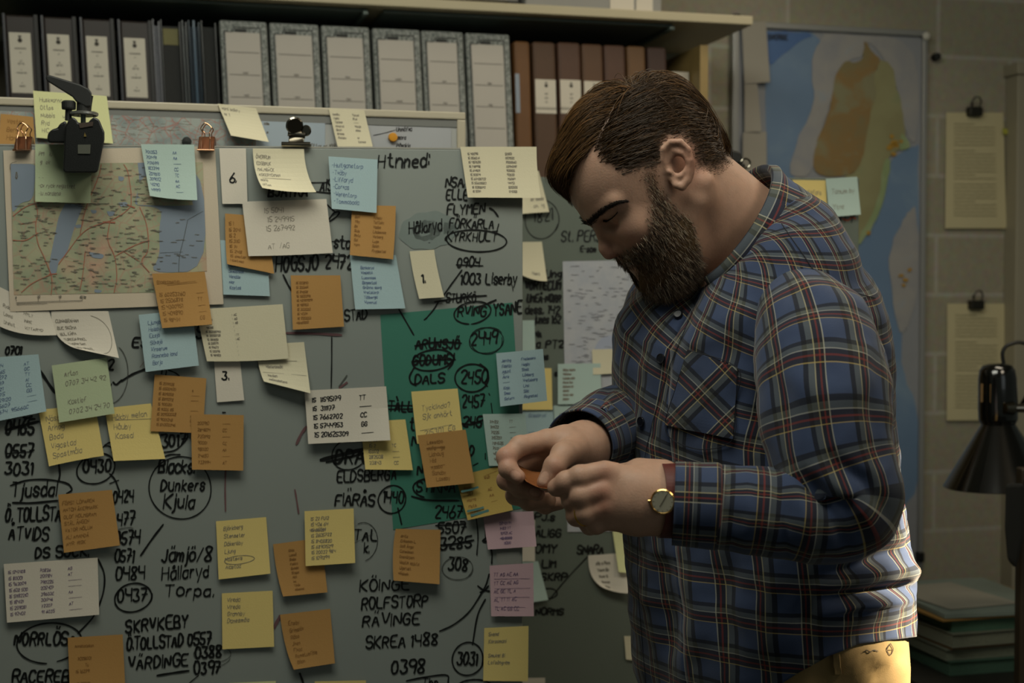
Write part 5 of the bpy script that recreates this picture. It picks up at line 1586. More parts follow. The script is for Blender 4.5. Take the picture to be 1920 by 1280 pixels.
def sd_ell(P, c, r):
    x = [(P[i] - c[i]) for i in range(3)]
    k0 = np.sqrt(sum((x[i] / r[i]) ** 2 for i in range(3)))
    k1 = np.sqrt(sum((x[i] / r[i] ** 2) ** 2 for i in range(3))) + 1e-9
    return k0 * (k0 - 1) / k1


def sd_cap(P, a, b, ra, rb):
    a, b = np.asarray(a, float), np.asarray(b, float)
    d = b - a
    L = d @ d
    t = np.clip(sum((P[i] - a[i]) * d[i] for i in range(3)) / L, 0, 1)
    return np.sqrt(sum((P[i] - a[i] - t * d[i]) ** 2 for i in range(3))) - (ra + (rb - ra) * t)


def chain(P, pts, rs, k):
    D = None
    for i in range(len(pts) - 1):
        q = sd_cap(P, pts[i], pts[i + 1], rs[i], rs[i + 1])
        D = q if D is None else smin(D, q, k)
    return D


def surface_nets(fn, lo, hi, h):
    ax = [np.arange(lo[i], hi[i] + h, h) for i in range(3)]
    X, Y, Z = np.meshgrid(*ax, indexing='ij')
    D = fn([X, Y, Z])
    S = D < 0
    n = [s - 1 for s in D.shape]
    cnt = np.zeros(n)
    pos = np.zeros((*n, 3))
    crn = [(i, j, k) for i in (0, 1) for j in (0, 1) for k in (0, 1)]
    sl = lambda c: tuple(slice(c[q], c[q] + n[q]) for q in range(3))
    for a in crn:
        for axs in range(3):
            if a[axs] == 0:
                b = list(a)
                b[axs] = 1
                da, db = D[sl(a)], D[sl(tuple(b))]
                m = (da < 0) != (db < 0)
                t = np.where(m, da / np.where(m, da - db, 1), 0)
                cnt += m
                for q in range(3):
                    pos[..., q] += m * (a[q] + (t if q == axs else 0))
    act = cnt > 0
    idx = -np.ones(n, dtype=np.int64)
    idx[act] = np.arange(act.sum())
    ii = np.argwhere(act)
    V = np.stack([ax[q][0] for q in range(3)]) + h * (ii + pos[act] / cnt[act][:, None])
    Fc = []
    for axs in range(3):
        o1, o2 = [q for q in range(3) if q != axs]
        s0 = [slice(0, None)] * 3
        s1 = [slice(0, None)] * 3
        s0[axs] = slice(0, -1)
        s1[axs] = slice(1, None)
        ch = S[tuple(s0)] != S[tuple(s1)]
        pos_in = S[tuple(s0)]
        E = np.argwhere(ch)
        E = E[(E[:, o1] > 0) & (E[:, o2] > 0) & (E[:, o1] < n[o1]) & (E[:, o2] < n[o2]) & (E[:, axs] < n[axs])]
        if not len(E):
            continue

        def at_(d1, d2):
            q = E.copy()
            q[:, o1] -= d1
            q[:, o2] -= d2
            return idx[q[:, 0], q[:, 1], q[:, 2]]
        Q = np.stack([at_(1, 1), at_(0, 1), at_(0, 0), at_(1, 0)], -1)
        flip = pos_in[E[:, 0], E[:, 1], E[:, 2]]
        if axs == 1:
            flip = ~flip
        Q[~flip] = Q[~flip][:, ::-1]
        Fc.append(Q)
    Fc = np.concatenate(Fc)
    Fc = Fc[(Fc >= 0).all(1)]
    return V, Fc


def relax(V, Fc, it=2, w=.5):
    E = np.concatenate([Fc[:, [0, 1]], Fc[:, [1, 2]], Fc[:, [2, 3]], Fc[:, [3, 0]]])
    for _ in range(it):
        A = np.zeros_like(V)
        c = np.zeros(len(V))
        for a, b in ((0, 1), (1, 0)):
            np.add.at(A, E[:, a], V[E[:, b]])
            np.add.at(c, E[:, a], 1)
        V = V * (1 - w) + w * A / np.maximum(c, 1)[:, None]
    return V


def vnormals(V, Fc):
    N = np.zeros_like(V)
    f = np.cross(V[Fc[:, 2]] - V[Fc[:, 0]], V[Fc[:, 3 if Fc.shape[1] > 3 else 1]] - V[Fc[:, 1]]) if Fc.shape[1] > 3 else np.cross(V[Fc[:, 1]] - V[Fc[:, 0]], V[Fc[:, 2]] - V[Fc[:, 0]])
    for i in range(Fc.shape[1]):
        np.add.at(N, Fc[:, i], f)
    return N / (np.linalg.norm(N, axis=1)[:, None] + 1e-12)


def sstep(a, b, x):
    t = np.clip((x - a) / (b - a), 0, 1)
    return t * t * (3 - 2 * t)


# ------------------------------------------------------------------ head frame (f forward, l his left = toward us, u up), centimetres
HZ = 1.68
H0 = at(1200, 330, HZ)
HP, HY = math.radians(40), math.radians(13)
hh_ = np.array([-math.cos(HY), -math.sin(HY), 0])
HF = hh_ * math.cos(HP) - np.array([0, 0, math.sin(HP)])
HU = hh_ * math.sin(HP) + np.array([0, 0, math.cos(HP)])
HL = np.cross(HU, HF)
HM = np.stack([HF, HL, HU])


def h2w(P):
    return H0 + np.asarray(P) * .01 @ HM


def w2h(P):
    return (np.asarray(P) - H0) @ HM.T * 100


EAR_C = np.array([-1.6, -.6])
EU, EF = np.array([-.34, .945 * .995]), np.array([.94, .34])
CR_C, CR_R = np.array([-1.0, 0, 1.3]), np.array([9.4, 7.5, 8.9])


def ear_pt(a, b, out):
    q = EAR_C + EF * a * .9 + EU * b * .88
    return (q[0], 7.25 + out, q[1])


NECK_B = w2h(at(1420, 470, 1.735))


def head_sdf(P):
    f, l, u = P
    L = np.abs(l)
    S = [f, L, u]
    D = sd_ell(P, CR_C, CR_R)
    D = smin(D, sd_ell(P, (2.6, 0, -3.6), (5.3, 6.3, 8.2)), 1.6)
    D = smin(D, sd_ell(P, (2.3, 0, -7.3), (5.5, 5.7, 4.8)), 1.4)
    D = smin(D, sd_sphere(P, (6.0, 0, -10.2), 1.9), 1.6)
    D = smin(D, sd_cap(S, (-1.6, 5.6, -5.6), (5.0, 2.2, -10.4), 1.5, 1.6), 1.6)
    D = smin(D, sd_cap(S, (7.2, 1.0, .05), (5.6, 5.0, .35), .95, .8), .9)
    D = smin(D, sd_sphere(S, (5.1, 4.0, -3.7), 2.1), 1.6)
    # eye sockets
    D = smax(D, -sd_ell(S, (7.75, 3.1, -1.45), (1.4, 1.8, .9)), .8)
    # nose
    nose = chain(P, [(7.2, 0, -.9), (8.0, 0, -2.3), (8.75, 0, -3.8), (8.7, 0, -4.45)], [.55, .58, .72, .88], .4)
    nose = smin(nose, sd_cap(P, (6.4, 0, -3.6), (7.6, 0, -4.5), 1.0, .95), .8)
    nose = smin(nose, sd_ell(S, (7.5, 1.15, -4.65), (.95, .62, .72)), .35)
    D = smin(D, nose, .75)
    D = smax(D, -sd_cap(S, (8.2, .62, -5.6), (7.4, .85, -4.95), .36, .28), .25)
    # crease beside the nose wing
    D = smax(D, -sd_cap(S, (7.2, 1.95, -4.0), (7.0, 1.8, -5.3), .12, .10), .3)
    # eyeball with lowered lids
    D = smin(D, sd_ell(S, (5.9, 3.1, -1.0), (1.22, 1.5, 1.15)), .25)
    D = smax(D, -chain(S, [(7.0, 1.9, -1.45), (7.12, 2.6, -1.6), (6.92, 3.5, -1.5), (6.25, 4.4, -1.15)], [.04, .08, .08, .04], .08), .12)
    D = smin(D, chain(S, [(7.1, 2.0, -.45), (7.05, 3.0, -.25), (6.3, 4.3, -.25)], [.18, .26, .22], .2), .4)
    # mouth
    D = smin(D, sd_ell(S, (7.1, .0, -6.35), (1.0, 2.0, .9)), .7)
    D = smin(D, sd_ell(S, (7.25, .0, -7.05), (.75, 2.0, .42)), .3)
    D = smin(D, sd_ell(S, (7.05, .0, -8.0), (.8, 1.8, .5)), .35)
    D = smax(D, -sd_cap(S, (7.9, 0, -7.5), (7.0, 2.3, -7.6), .12, .06), .2)
    # neck
    D = smin(D, sd_cap(P, (-3.6, 0, -4.0), NECK_B, 5.9, 6.6), 1.6)
    D = smin(D, sd_cap(P, (0.8, 0, -8.2), NECK_B + np.array([3.4, 0, 1.0]), 4.4, 5.0), 2.0)
    # sternomastoid cord
    D = smin(D, sd_cap(S, (-3.6, 6.1, -4.6), NECK_B + np.array([6.2, 2.2, -.6]), 1.0, .9), 1.4)
    # ears
    plate = None
    helix = [(.95, -.1, .05), (1.15, 1.3, .2), (.75, 2.5, .5), (-.25, 3.05, .85), (-1.35, 2.65, 1.2), (-1.95, 1.4, 1.4), (-1.85, 0.0, 1.4), (-1.35, -1.3, 1.15), (-.7, -2.3, .9), (.05, -2.85, .65), (.65, -2.4, .35), (.85, -1.4, .1)]
    hp = [ear_pt(*q) for q in helix]
    E = chain(S, hp, [.24, .30, .34, .36, .37, .36, .32, .30, .42, .48, .40, .3], .15)
    base = sd_cap(S, ear_pt(-.2, 1.6, .25), ear_pt(-.1, -1.4, .15), 1.0, .9)
    a_ = (f - EAR_C[0]) * EF[0] + (u - EAR_C[1]) * EF[1]
    b_ = (f - EAR_C[0]) * EU[0] + (u - EAR_C[1]) * EU[1]
    # thin auricle sheet following the helix plane
    out = 7.25 + .55 - .45 * a_
    sheet = smax(np.abs(L - out) - .20, np.sqrt((a_ + .40) ** 2 / 1.58 ** 2 + (b_ - .13) ** 2 / 2.65 ** 2) * 1.9 - 1.9, .2)
    E = smin(E, sheet, .25)
    E = smin(E, chain(S, [ear_pt(-.3, 2.0, .75), ear_pt(-1.0, 1.3, 1.05), ear_pt(-1.2, 0.1, 1.15), ear_pt(-.75, -1.0, .95), ear_pt(-.1, -1.5, .75)], [.22, .28, .30, .28, .25], .2), .3)
    E = smin(E, sd_sphere(S, ear_pt(.75, -.45, .45), .42), .3)
    E = smax(E, -sd_ell(S, ear_pt(-.05, .0, 1.05), (.95, .75, .85)), .55)
    E = smax(E, -chain(S, [ear_pt(.35, 1.9, 1.0), ear_pt(-.6, 2.25, 1.35), ear_pt(-1.45, 1.5, 1.65), ear_pt(-1.55, .3, 1.65)], [.12, .2, .2, .12], .1), .2)
    D = smin(D, E, .35)
    return D


VH, FH = surface_nets(head_sdf, (-13, -10, -20), (10.2, 10, 12), .19)
VH = relax(VH, FH, 1, .4)
NH = vnormals(VH, FH)
if ((VH - VH.mean(0)) * NH).sum() < 0:
    FH = FH[:, ::-1]
    NH = -NH
HEAD_W = h2w(VH)
HEAD_PX = proj(HEAD_W)

# ------------------------------------------------------------------ hands
def hand_mesh(fingers, palm, wrist, h=.0013, extra=None):
    """fingers: list of [(px,py,z,r)...]; all lengths in metres"""
    fl = []
    for fg in fingers:
        pts = [at(a, b, c) for a, b, c, _ in fg]
        fl.append((pts, [r for *_, r in fg]))
    pl = [([at(a, b, c) for a, b, c, _ in s], [r for *_, r in s]) for s in palm]
    allp = np.array([p for q, _ in fl + pl for p in q])
    lo, hi = allp.min(0) - .03, allp.max(0) + .03

    def fn(P):
        D = None
        for pts, rs in pl:
            q = chain(P, pts, rs, .008)
            D = q if D is None else smin(D, q, .011)
        for pts, rs in fl:
            q = None
            for i in range(len(pts) - 1):
                c = sd_cap(P, pts[i], pts[i + 1], rs[i], rs[i + 1])
                # a slight knuckle swelling at each joint
                q = c if q is None else smin(q, c, .0035)
                if i > 0:
                    q = smin(q, sd_sphere(P, pts[i], rs[i] * 1.02), .003)
            D = smin(D, q, .0045)
        if extra:
            D = extra(P, D)
        return D
    V, Fc = surface_nets(fn, lo, hi, h)
    V = relax(V, Fc, 1, .4)
    N = vnormals(V, Fc)
    if ((V - V.mean(0)) * N).sum() < 0:
        Fc = Fc[:, ::-1]
    return V, Fc


# near (left) hand: back of the hand to us, index pinching, the others curled under
L_F = [
    [(1134, 885, 1.468, .0122), (1088, 894, 1.465, .0118), (1062, 904, 1.469, .0112), (1043, 914, 1.475, .0094)],
    [(1128, 921, 1.462, .0118), (1090, 930, 1.462, .0115), (1074, 937, 1.474, .0112), (1078, 938, 1.500, .0105), (1095, 932, 1.515, .0095)],
    [(1132, 950, 1.463, .0115), (1098, 962, 1.464, .0112), (1082, 966, 1.476, .0108), (1086, 964, 1.502, .0100), (1102, 955, 1.515, .0092)],
    [(1142, 972, 1.470, .0105), (1118, 982, 1.472, .0100), (1106, 984, 1.482, .0096), (1108, 980, 1.504, .0090), (1120, 972, 1.514, .0085)],
    [(1200, 890, 1.505, .0150), (1140, 895, 1.515, .0130), (1088, 904, 1.512, .0118), (1046, 912, 1.505, .0100)],
]
L_P = [[(1300, 942, 1.482, .029), (1240, 936, 1.481, .031), (1200, 922, 1.478, .027), (1150, 896, 1.473, .0165)],
       [(1240, 940, 1.481, .029), (1190, 938, 1.474, .024), (1142, 926, 1.468, .0155)],
       [(1240, 945, 1.481, .028), (1190, 952, 1.474, .022), (1146, 950, 1.468, .0150)],
       [(1240, 952, 1.481, .026), (1195, 966, 1.478, .019), (1152, 970, 1.473, .0140)],
       [(1240, 900, 1.49, .022), (1200, 890, 1.50, .018)]]
VL, FL = hand_mesh(L_F, L_P, None)
# far (right) hand: thumb in front pressing on the slip, fingers curling below
R_F = [
    [(1078, 842, 1.625, .0160), (1056, 852, 1.598, .0135), (1040, 874, 1.582, .0118), (1022, 904, 1.578, .0092)],
    [(1022, 826, 1.630, .0125), (975, 836, 1.612, .0114), (950, 857, 1.600, .0110), (953, 879, 1.592, .0102), (971, 894, 1.588, .0086)],
    [(1026, 848, 1.640, .0120), (970, 872, 1.630, .0112), (950, 900, 1.616, .0106), (976, 916, 1.602, .0098), (1008, 925, 1.596, .0084)],
    [(1036, 866, 1.648, .0115), (985, 902, 1.645, .0112), (966, 928, 1.634, .0105), (992, 940, 1.622, .0098), (1028, 938, 1.616, .0090)],
    [(1050, 884, 1.654, .0105), (1008, 920, 1.655, .0100), (996, 940, 1.648, .0094), (1022, 948, 1.640, .0088), (1050, 942, 1.634, .0082)],
]
R_P = [[(1120, 828, 1.690, .030), (1092, 838, 1.662, .029), (1060, 832, 1.640, .021), (1030, 828, 1.632, .0150)],
       [(1092, 842, 1.662, .028), (1058, 848, 1.648, .020), (1034, 850, 1.642, .0145)],
       [(1092, 850, 1.662, .027), (1062, 864, 1.652, .018), (1044, 868, 1.648, .0135)],
       [(1092, 858, 1.664, .024), (1068, 880, 1.658, .016), (1056, 886, 1.654, .0125)],
       [(1094, 838, 1.650, .024), (1076, 846, 1.630, .0175)]]
VR, FR = hand_mesh(R_F, R_P, None)

# ------------------------------------------------------------------ body core under the clothes
PH = math.radians(35)
TF = np.array([-math.cos(PH), -math.sin(PH), 0])
TL = np.array([math.sin(PH), -math.cos(PH), 0])
ZT = 1.72
foot_c = at(1455, 1280, ZT)
foot_c[2] = 0


def core_sdf(P):
    D = chain(P, [at(1405, 450, 1.73), at(1415, 620, ZT), at(1420, 800, ZT), at(1440, 1100, ZT), at(1445, 1220, ZT)], [.05, .09, .09, .10, .10], .05)
    D = smin(D, chain(P, [at(1420, 640, 1.72), at(1520, 640, 1.60), at(1546, 780, 1.505), at(1580, 935, 1.478), at(1420, 945, 1.475), at(1262, 940, 1.482)], [.045, .040, .036, .030, .027, .024], .02), .02)
    D = smin(D, chain(P, [at(1420, 640, 1.72), at(1290, 640, 1.86), at(1240, 770, 1.87), at(1105, 832, 1.675)], [.045, .040, .032, .024], .02), .02)
    return D


VC, FC = surface_nets(core_sdf, (-.1, 1.35, .75), (.55, 2.0, 1.62), .009)
N_ = vnormals(VC, FC)
if ((VC - VC.mean(0)) * N_).sum() < 0:
    FC = FC[:, ::-1]

# ------------------------------------------------------------------ skin
m = bpy.data.materials.new('skin')
m.use_nodes = True
nt = m.node_tree
b = nt.nodes['Principled BSDF']
at_n = nt.nodes.new('ShaderNodeVertexColor')
at_n.layer_name = 'tint'
tc = nt.nodes.new('ShaderNodeTexCoord')
nz = nt.nodes.new('ShaderNodeTexNoise')
nz.inputs['Scale'].default_value = 90
nz.inputs['Detail'].default_value = 6
mr = nt.nodes.new('ShaderNodeMapRange')
mr.inputs['To Min'].default_value = .84
mr.inputs['To Max'].default_value = 1.12
mx = nt.nodes.new('ShaderNodeVectorMath')
mx.operation = 'SCALE'
n2 = nt.nodes.new('ShaderNodeTexNoise')
n2.inputs['Scale'].default_value = 420
n2.inputs['Detail'].default_value = 5
bp = nt.nodes.new('ShaderNodeBump')
bp.inputs['Strength'].default_value = .22
bp.inputs['Distance'].default_value = .0012
Lk = nt.links.new
Lk(tc.outputs['Object'], nz.inputs['Vector'])
Lk(tc.outputs['Object'], n2.inputs['Vector'])
Lk(nz.outputs['Fac'], mr.inputs['Value'])
Lk(at_n.outputs['Color'], mx.inputs[0])
Lk(mr.outputs['Result'], mx.inputs['Scale'])
Lk(mx.outputs[0], b.inputs['Base Color'])
Lk(n2.outputs['Fac'], bp.inputs['Height'])
Lk(bp.outputs['Normal'], b.inputs['Normal'])
b.inputs['Roughness'].default_value = .52
b.inputs['Subsurface Weight'].default_value = .12
b.inputs['Subsurface Radius'].default_value = (.006, .0025, .0015)
b.inputs['Specular IOR Level'].default_value = .35
M_SKIN = m
SKIN = np.array(lin('b18d78'))
RED = np.array(lin('a56a58'))
STUB = np.array(lin('4a372a'))

# hair and beard regions, drawn on the profile of his near side and mirrored
HAIR_PX = np.array([(1056, 366), (1074, 338), (1090, 306), (1111, 281), (1120, 298), (1131, 313), (1160, 324), (1190, 322), (1206, 318), (1232, 318), (1236, 290), (1240, 262), (1280, 256), (1298, 280), (1306, 318), (1345, 322), (1376, 300), (1420, 200), (1300, 60), (1100, 60), (980, 250), (1000, 380)], float)
BEARD_PX = np.array([(1203, 316), (1202, 345), (1212, 372), (1206, 410), (1206, 432), (1190, 454), (1162, 470), (1150, 484), (1168, 502), (1190, 506), (1192, 526), (1196, 548), (1236, 566), (1290, 556), (1322, 528), (1314, 470), (1306, 411), (1274, 385), (1252, 358), (1236, 334), (1230, 316)], float)


def near_px(p):
    q = np.stack([p[:, 0], np.abs(p[:, 1]), p[:, 2]], -1)
    return proj(h2w(q))[:, :2]


def signed(px, poly):
    d = dist_poly(px, poly) / 16.0
    return np.where(in_poly(px, poly), d, -d)


def ear_zone(p):
    a = (p[:, 0] - EAR_C[0]) * EF[0] + (p[:, 2] - EAR_C[1]) * EF[1]
    b_ = (p[:, 0] - EAR_C[0]) * EU[0] + (p[:, 2] - EAR_C[1]) * EU[1]
    return ((a + .4) ** 2 / 2.0 ** 2 + b_ ** 2 / 3.1 ** 2 < 1) & (np.abs(p[:, 1]) > 7.45)


def hair_mask(p):
    return signed(near_px(p), HAIR_PX)


def in_poly(p, poly):
    x, y = p[:, 0], p[:, 1]
    r = np.zeros(len(p), bool)
    n = len(poly)
    for i in range(n):
        x0, y0 = poly[i]
        x1, y1 = poly[(i + 1) % n]
        c = (y0 > y) != (y1 > y)
        r ^= c & (x < (x1 - x0) * (y - y0) / (y1 - y0 + 1e-12) + x0)
    return r


def dist_poly(p, poly):
    d = np.full(len(p), 1e9)
    n = len(poly)
    for i in range(n):
        a, b_ = poly[i], poly[(i + 1) % n]
        e = b_ - a
        t = np.clip(((p - a) @ e) / (e @ e), 0, 1)
        d = np.minimum(d, np.linalg.norm(p - a - t[:, None] * e, axis=1))
    return d


PXN = near_px(VH)
bm_d = signed(PXN, BEARD_PX)
bm_in = (bm_d > 0) & (np.abs(VH[:, 1]) < 7.4) & ~ear_zone(VH)
beard_w = np.where(bm_in, np.clip(bm_d / 1.8, 0, 1), 0)
hm = hair_mask(VH)
is_ear = ear_zone(VH)
hair_w = np.clip((hm + .1) / .9, 0, 1) * ~is_ear
tint = np.tile(SKIN, (len(VH), 1))


def redden(c, r, k):
    global tint
    d = np.linalg.norm((np.stack([VH[:, 0], np.abs(VH[:, 1]), VH[:, 2]], -1) - np.array(c)) / r, axis=1)
    w = (k * np.exp(-d ** 2))[:, None]
    tint = tint * (1 - w) + RED * w


redden((8.6, 0, -4.4), 1.1, .75)
redden((6.4, 3.8, -3.8), 2.0, .4)
redden((-3.9, 7.8, -1.5), 2.6, .55)
redden((6.8, 3.0, -2.4), 1.0, .3)
redden((7.5, 0, -7.6), 1.3, .5)
tint = tint * (1 - .72 * beard_w[:, None]) + STUB * .72 * beard_w[:, None]
tint = tint * (1 - .85 * hair_w[:, None]) + STUB * .85 * hair_w[:, None]


def hand_tint(V, nails):
    t = np.tile(SKIN, (len(V), 1))
    for (px, py, z, r) in nails:
        c = at(px, py, z)
        w = np.clip(1.6 - np.linalg.norm(V - c, axis=1) / r * 1.3, 0, 1)[:, None]
        t = t * (1 - w) + np.array(lin('c7a18c')) * w
    return t


TLh = hand_tint(VL, [])
for (c, r, k) in [((1128, 921, 1.452), .011, .5), ((1132, 950, 1.452), .010, .5), ((1136, 886, 1.456), .010, .4), ((1076, 938, 1.468), .010, .4), ((1084, 966, 1.468), .009, .4), ((1050, 914, 1.470), .012, .35)]:
    w = (k * np.exp(-(np.linalg.norm(VL - at(*c), axis=1) / r) ** 2))[:, None]
    TLh = TLh * (1 - w) + RED * w
from mathutils.bvhtree import BVHTree


def cast(bv, px, py):
    r = ray(px, py)
    loc, no, _, _ = bv.ray_cast(Vector(CAM), Vector(r / np.linalg.norm(r)))
    return None if loc is None else np.array(loc)


RB = BVHTree.FromPolygons([tuple(v) for v in VR], [tuple(int(i) for i in f) for f in FR])
TRh = hand_tint(VR, [])
for (nx, ny, tx, ty, ln) in [(1019, 895, 1013, 910, .0075), (967, 891, 976, 897, .0065), (1003, 922, 1016, 926, .0065)]:
    c0, c1 = cast(RB, nx, ny), cast(RB, tx, ty)
    if c0 is None:
        continue
    ax0 = (at(tx, ty, 1.59) - at(nx, ny, 1.59))
    ax0 /= np.linalg.norm(ax0)
    d_ = VR - c0
    la_ = d_ @ ax0
    pe_ = np.linalg.norm(d_ - la_[:, None] * ax0, axis=1)
    w = np.clip((1.15 - np.sqrt((la_ / ln) ** 2 + (pe_ / (ln * .78)) ** 2)) * 5, 0, 1)[:, None]
    TRh = TRh * (1 - w) + np.array(lin('c09a86')) * w
    rimw = np.exp(-((np.sqrt((la_ / ln) ** 2 + (pe_ / (ln * .78)) ** 2) - 1.12) / .12) ** 2)[:, None] * .45
    TRh = TRh * (1 - rimw) + RED * .6 * rimw
for (c, r, k) in [((950, 857, 1.59), .012, .45), ((1042, 873, 1.57), .010, .3), ((950, 900, 1.606), .012, .4), ((975, 895, 1.58), .012, .25), ((1010, 924, 1.59), .012, .25)]:
    w = (k * np.exp(-(np.linalg.norm(VR - at(*c), axis=1) / r) ** 2))[:, None]
    TRh = TRh * (1 - w) + RED * w

person = tag(empty('person', (foot_c[0], foot_c[1], 0)), 'bearded man in a blue plaid shirt, head bowed over a paper slip in his hands', 'person')
n1, n2_, n3 = len(HEAD_W), len(VL), len(VR)
BV = np.concatenate([HEAD_W, VL, VR, VC])
BF = np.concatenate([FH, FL + n1, FR + n1 + n2_, FC + n1 + n2_ + n3])
BT = np.concatenate([tint, TLh, TRh, np.tile(SKIN, (len(VC), 1))])
body = obj('body', BV, BF, M_SKIN, person, smooth=True)
ca = body.data.color_attributes.new('tint', 'FLOAT_COLOR', 'POINT')
ca.data.foreach_set('color', np.concatenate([BT, np.ones((len(BT), 1))], 1).astype(np.float32).ravel())


# ------------------------------------------------------------------ hair, beard, brows: strands
def strands_mesh(paths, r0, r1, mids):
    """paths (n,k,3) world; thin three-sided tubes"""
    n, k, _ = paths.shape
    T = np.gradient(paths, axis=1)
    T /= np.linalg.norm(T, axis=2)[..., None] + 1e-12
    ref = np.array([.3, -.9, .3])
    e1 = np.cross(T, ref)
    e1 /= np.linalg.norm(e1, axis=2)[..., None] + 1e-12
    e2 = np.cross(T, e1)
    t = np.linspace(0, 1, k)
    r = (r0[:, None] if np.ndim(r0) else r0) * (1 - t ** 2) [None] + r1
    V = np.stack([paths + r[..., None] * (math.cos(a) * e1 + math.sin(a) * e2) for a in (0, 2.0944, 4.1888)], 2)
    base = (np.arange(n) * k * 3)[:, None, None]
    j = np.arange(k - 1)[None, :, None] * 3
    i = np.arange(3)[None, None, :]
    i2 = (i + 1) % 3
    Q = np.stack([base + j + i, base + j + i2, base + j + 3 + i2, base + j + 3 + i], -1).reshape(-1, 4)
    return V.reshape(-1, 3), Q, np.repeat(mids, (k - 1) * 3)


def hairmat(name, c, rough=.46):
    m = mat(name, c, rough, .25, 300, spec=.35)
    return m


HAIR = [hairmat('hair_dark_brown', '38250f'), hairmat('hair_brown', '523a1e'), hairmat('hair_auburn', '6c4b27')]
rng = np.random.default_rng(11)


def ell_level(p):
    q = (p - CR_C) / CR_R
    n = np.linalg.norm(q, axis=1)
    return q / n[:, None], n


# roots on the scalp
cand = np.where((hm > RNG.uniform(-.15, 1.5, len(hm))) & (VH[:, 2] > -6) & ~is_ear & (np.abs(VH[:, 1]) < 7.8))[0]
NS = 17000
roots = VH[rng.choice(cand, NS)] + rng.normal(0, .10, (NS, 3))
def part_d(p):
    """distance (cm) right of / below the parting on the near side"""
    q = proj(h2w(p))[:, :2]
    return (q[:, 0] - np.interp(q[:, 1], [150, 165, 194, 282, 330], [1215, 1184, 1154, 1111, 1090])) / 16.0


def near_side(p):
    q = proj(h2w(p))[:, :2]
    return (p[:, 1] > 1.0) & (part_d(p) > 0) & (q[:, 1] > 178)


near = near_side(roots)
far = (roots[:, 1] < -4.5) & (roots[:, 2] < 7.5)
side = near | far
K = 11
hmr = hair_mask(roots)
f0, l0, u0 = roots.T
Ls = np.where(side, np.clip(1.0 + hmr * .55, .5, 3.4), np.where(f0 > -2, 6.0, 6.5)) * rng.uniform(.7, 1.1, NS)
Ls = np.where((~side) & (f0 > 4), np.clip(1.8 + (9 - f0) * .8, 1.5, 5), Ls)
top_front = np.stack([np.full(NS, .82), np.full(NS, -.42), np.full(NS, -.05)], -1)
top_back = np.stack([np.full(NS, -.95), np.where(l0 > 0, .12, -.2), np.full(NS, -.15)], -1)
mid_ = np.stack([np.full(NS, -.35), np.full(NS, -.75), np.full(NS, .35)], -1)
wfr = sstep(-6.5, -3.5, f0)[:, None]
dtop = top_back * (1 - wfr) + top_front * wfr
sd = np.stack([np.full(NS, -.93), np.zeros(NS), np.full(NS, -.32) - .25 * sstep(-4, -8, f0)], -1)
D0 = np.where(side[:, None], sd, dtop) + rng.normal(0, .10, (NS, 3))
lay = rng.uniform(.15, 1.0, NS)
clump = np.sin(f0 * 5 + u0 * 4.1 + l0 * 3.3) * .5 + np.sin(u0 * 7.7 - f0 * 2.9) * .5
hmax = np.where(side, np.clip(.10 + hmr * .14, .06, .75), np.clip(.35 + hmr * .16, .2, 1.25)) * (1 + .22 * clump)
P = roots.copy()
paths = np.zeros((NS, K, 3))
dirn = D0.copy()
for k in range(K):
    t = k / (K - 1)
    q, nn = ell_level(P)
    fr_b = 1.5 * sstep(3.5, 8.5, P[:, 0]) * (~side) * sstep(3, 6, P[:, 2])
    bk_b = .55 * sstep(0, -7, P[:, 0]) * sstep(2, 6, P[:, 2])
    off = (hmax * (1 - (1 - min(1, t * 2.2)) ** 2) * lay + fr_b * lay * min(1, t * 2 + .3) + bk_b * lay * min(1, t * 2))
    paths[:, k] = CR_C + CR_R * q * (1 + .004) + q * off[:, None] if False else CR_C + CR_R * q + q * (.03 + off[:, None])
    # scalp below the cranium ellipsoid (nape, sideburn) keeps its own depth
    g = q / CR_R
    g /= np.linalg.norm(g, axis=1)[:, None]
    dirn = dirn - g * (dirn * g).sum(1)[:, None]
    dirn /= np.linalg.norm(dirn, axis=1)[:, None] + 1e-9
    drop = np.where(side, .0, np.where(f0 < -2, -.05, -.02))
    dirn[:, 2] += drop
    P = P + dirn * (Ls / (K - 1))[:, None]
lowr = (u0 < 0) & (f0 < -1)
# nape strands follow the neck surface instead of the ellipsoid
shift = roots - paths[:, 0]
paths += shift[:, None, :] * np.where(lowr | (side & (u0 < 2)), 1.0, .6)[:, None, None] * np.linspace(1, .55, K)[None, :, None]
mid = np.where(rng.random(NS) < .45, 0, np.where(rng.random(NS) < .72, 1, 2))
mid = np.where(side & (rng.random(NS) < .6), 0, mid)
V, Q, MI = strands_mesh(h2w(paths.reshape(-1, 3)).reshape(NS, K, 3), rng.uniform(.0002, .0005, NS), .00006, mid)
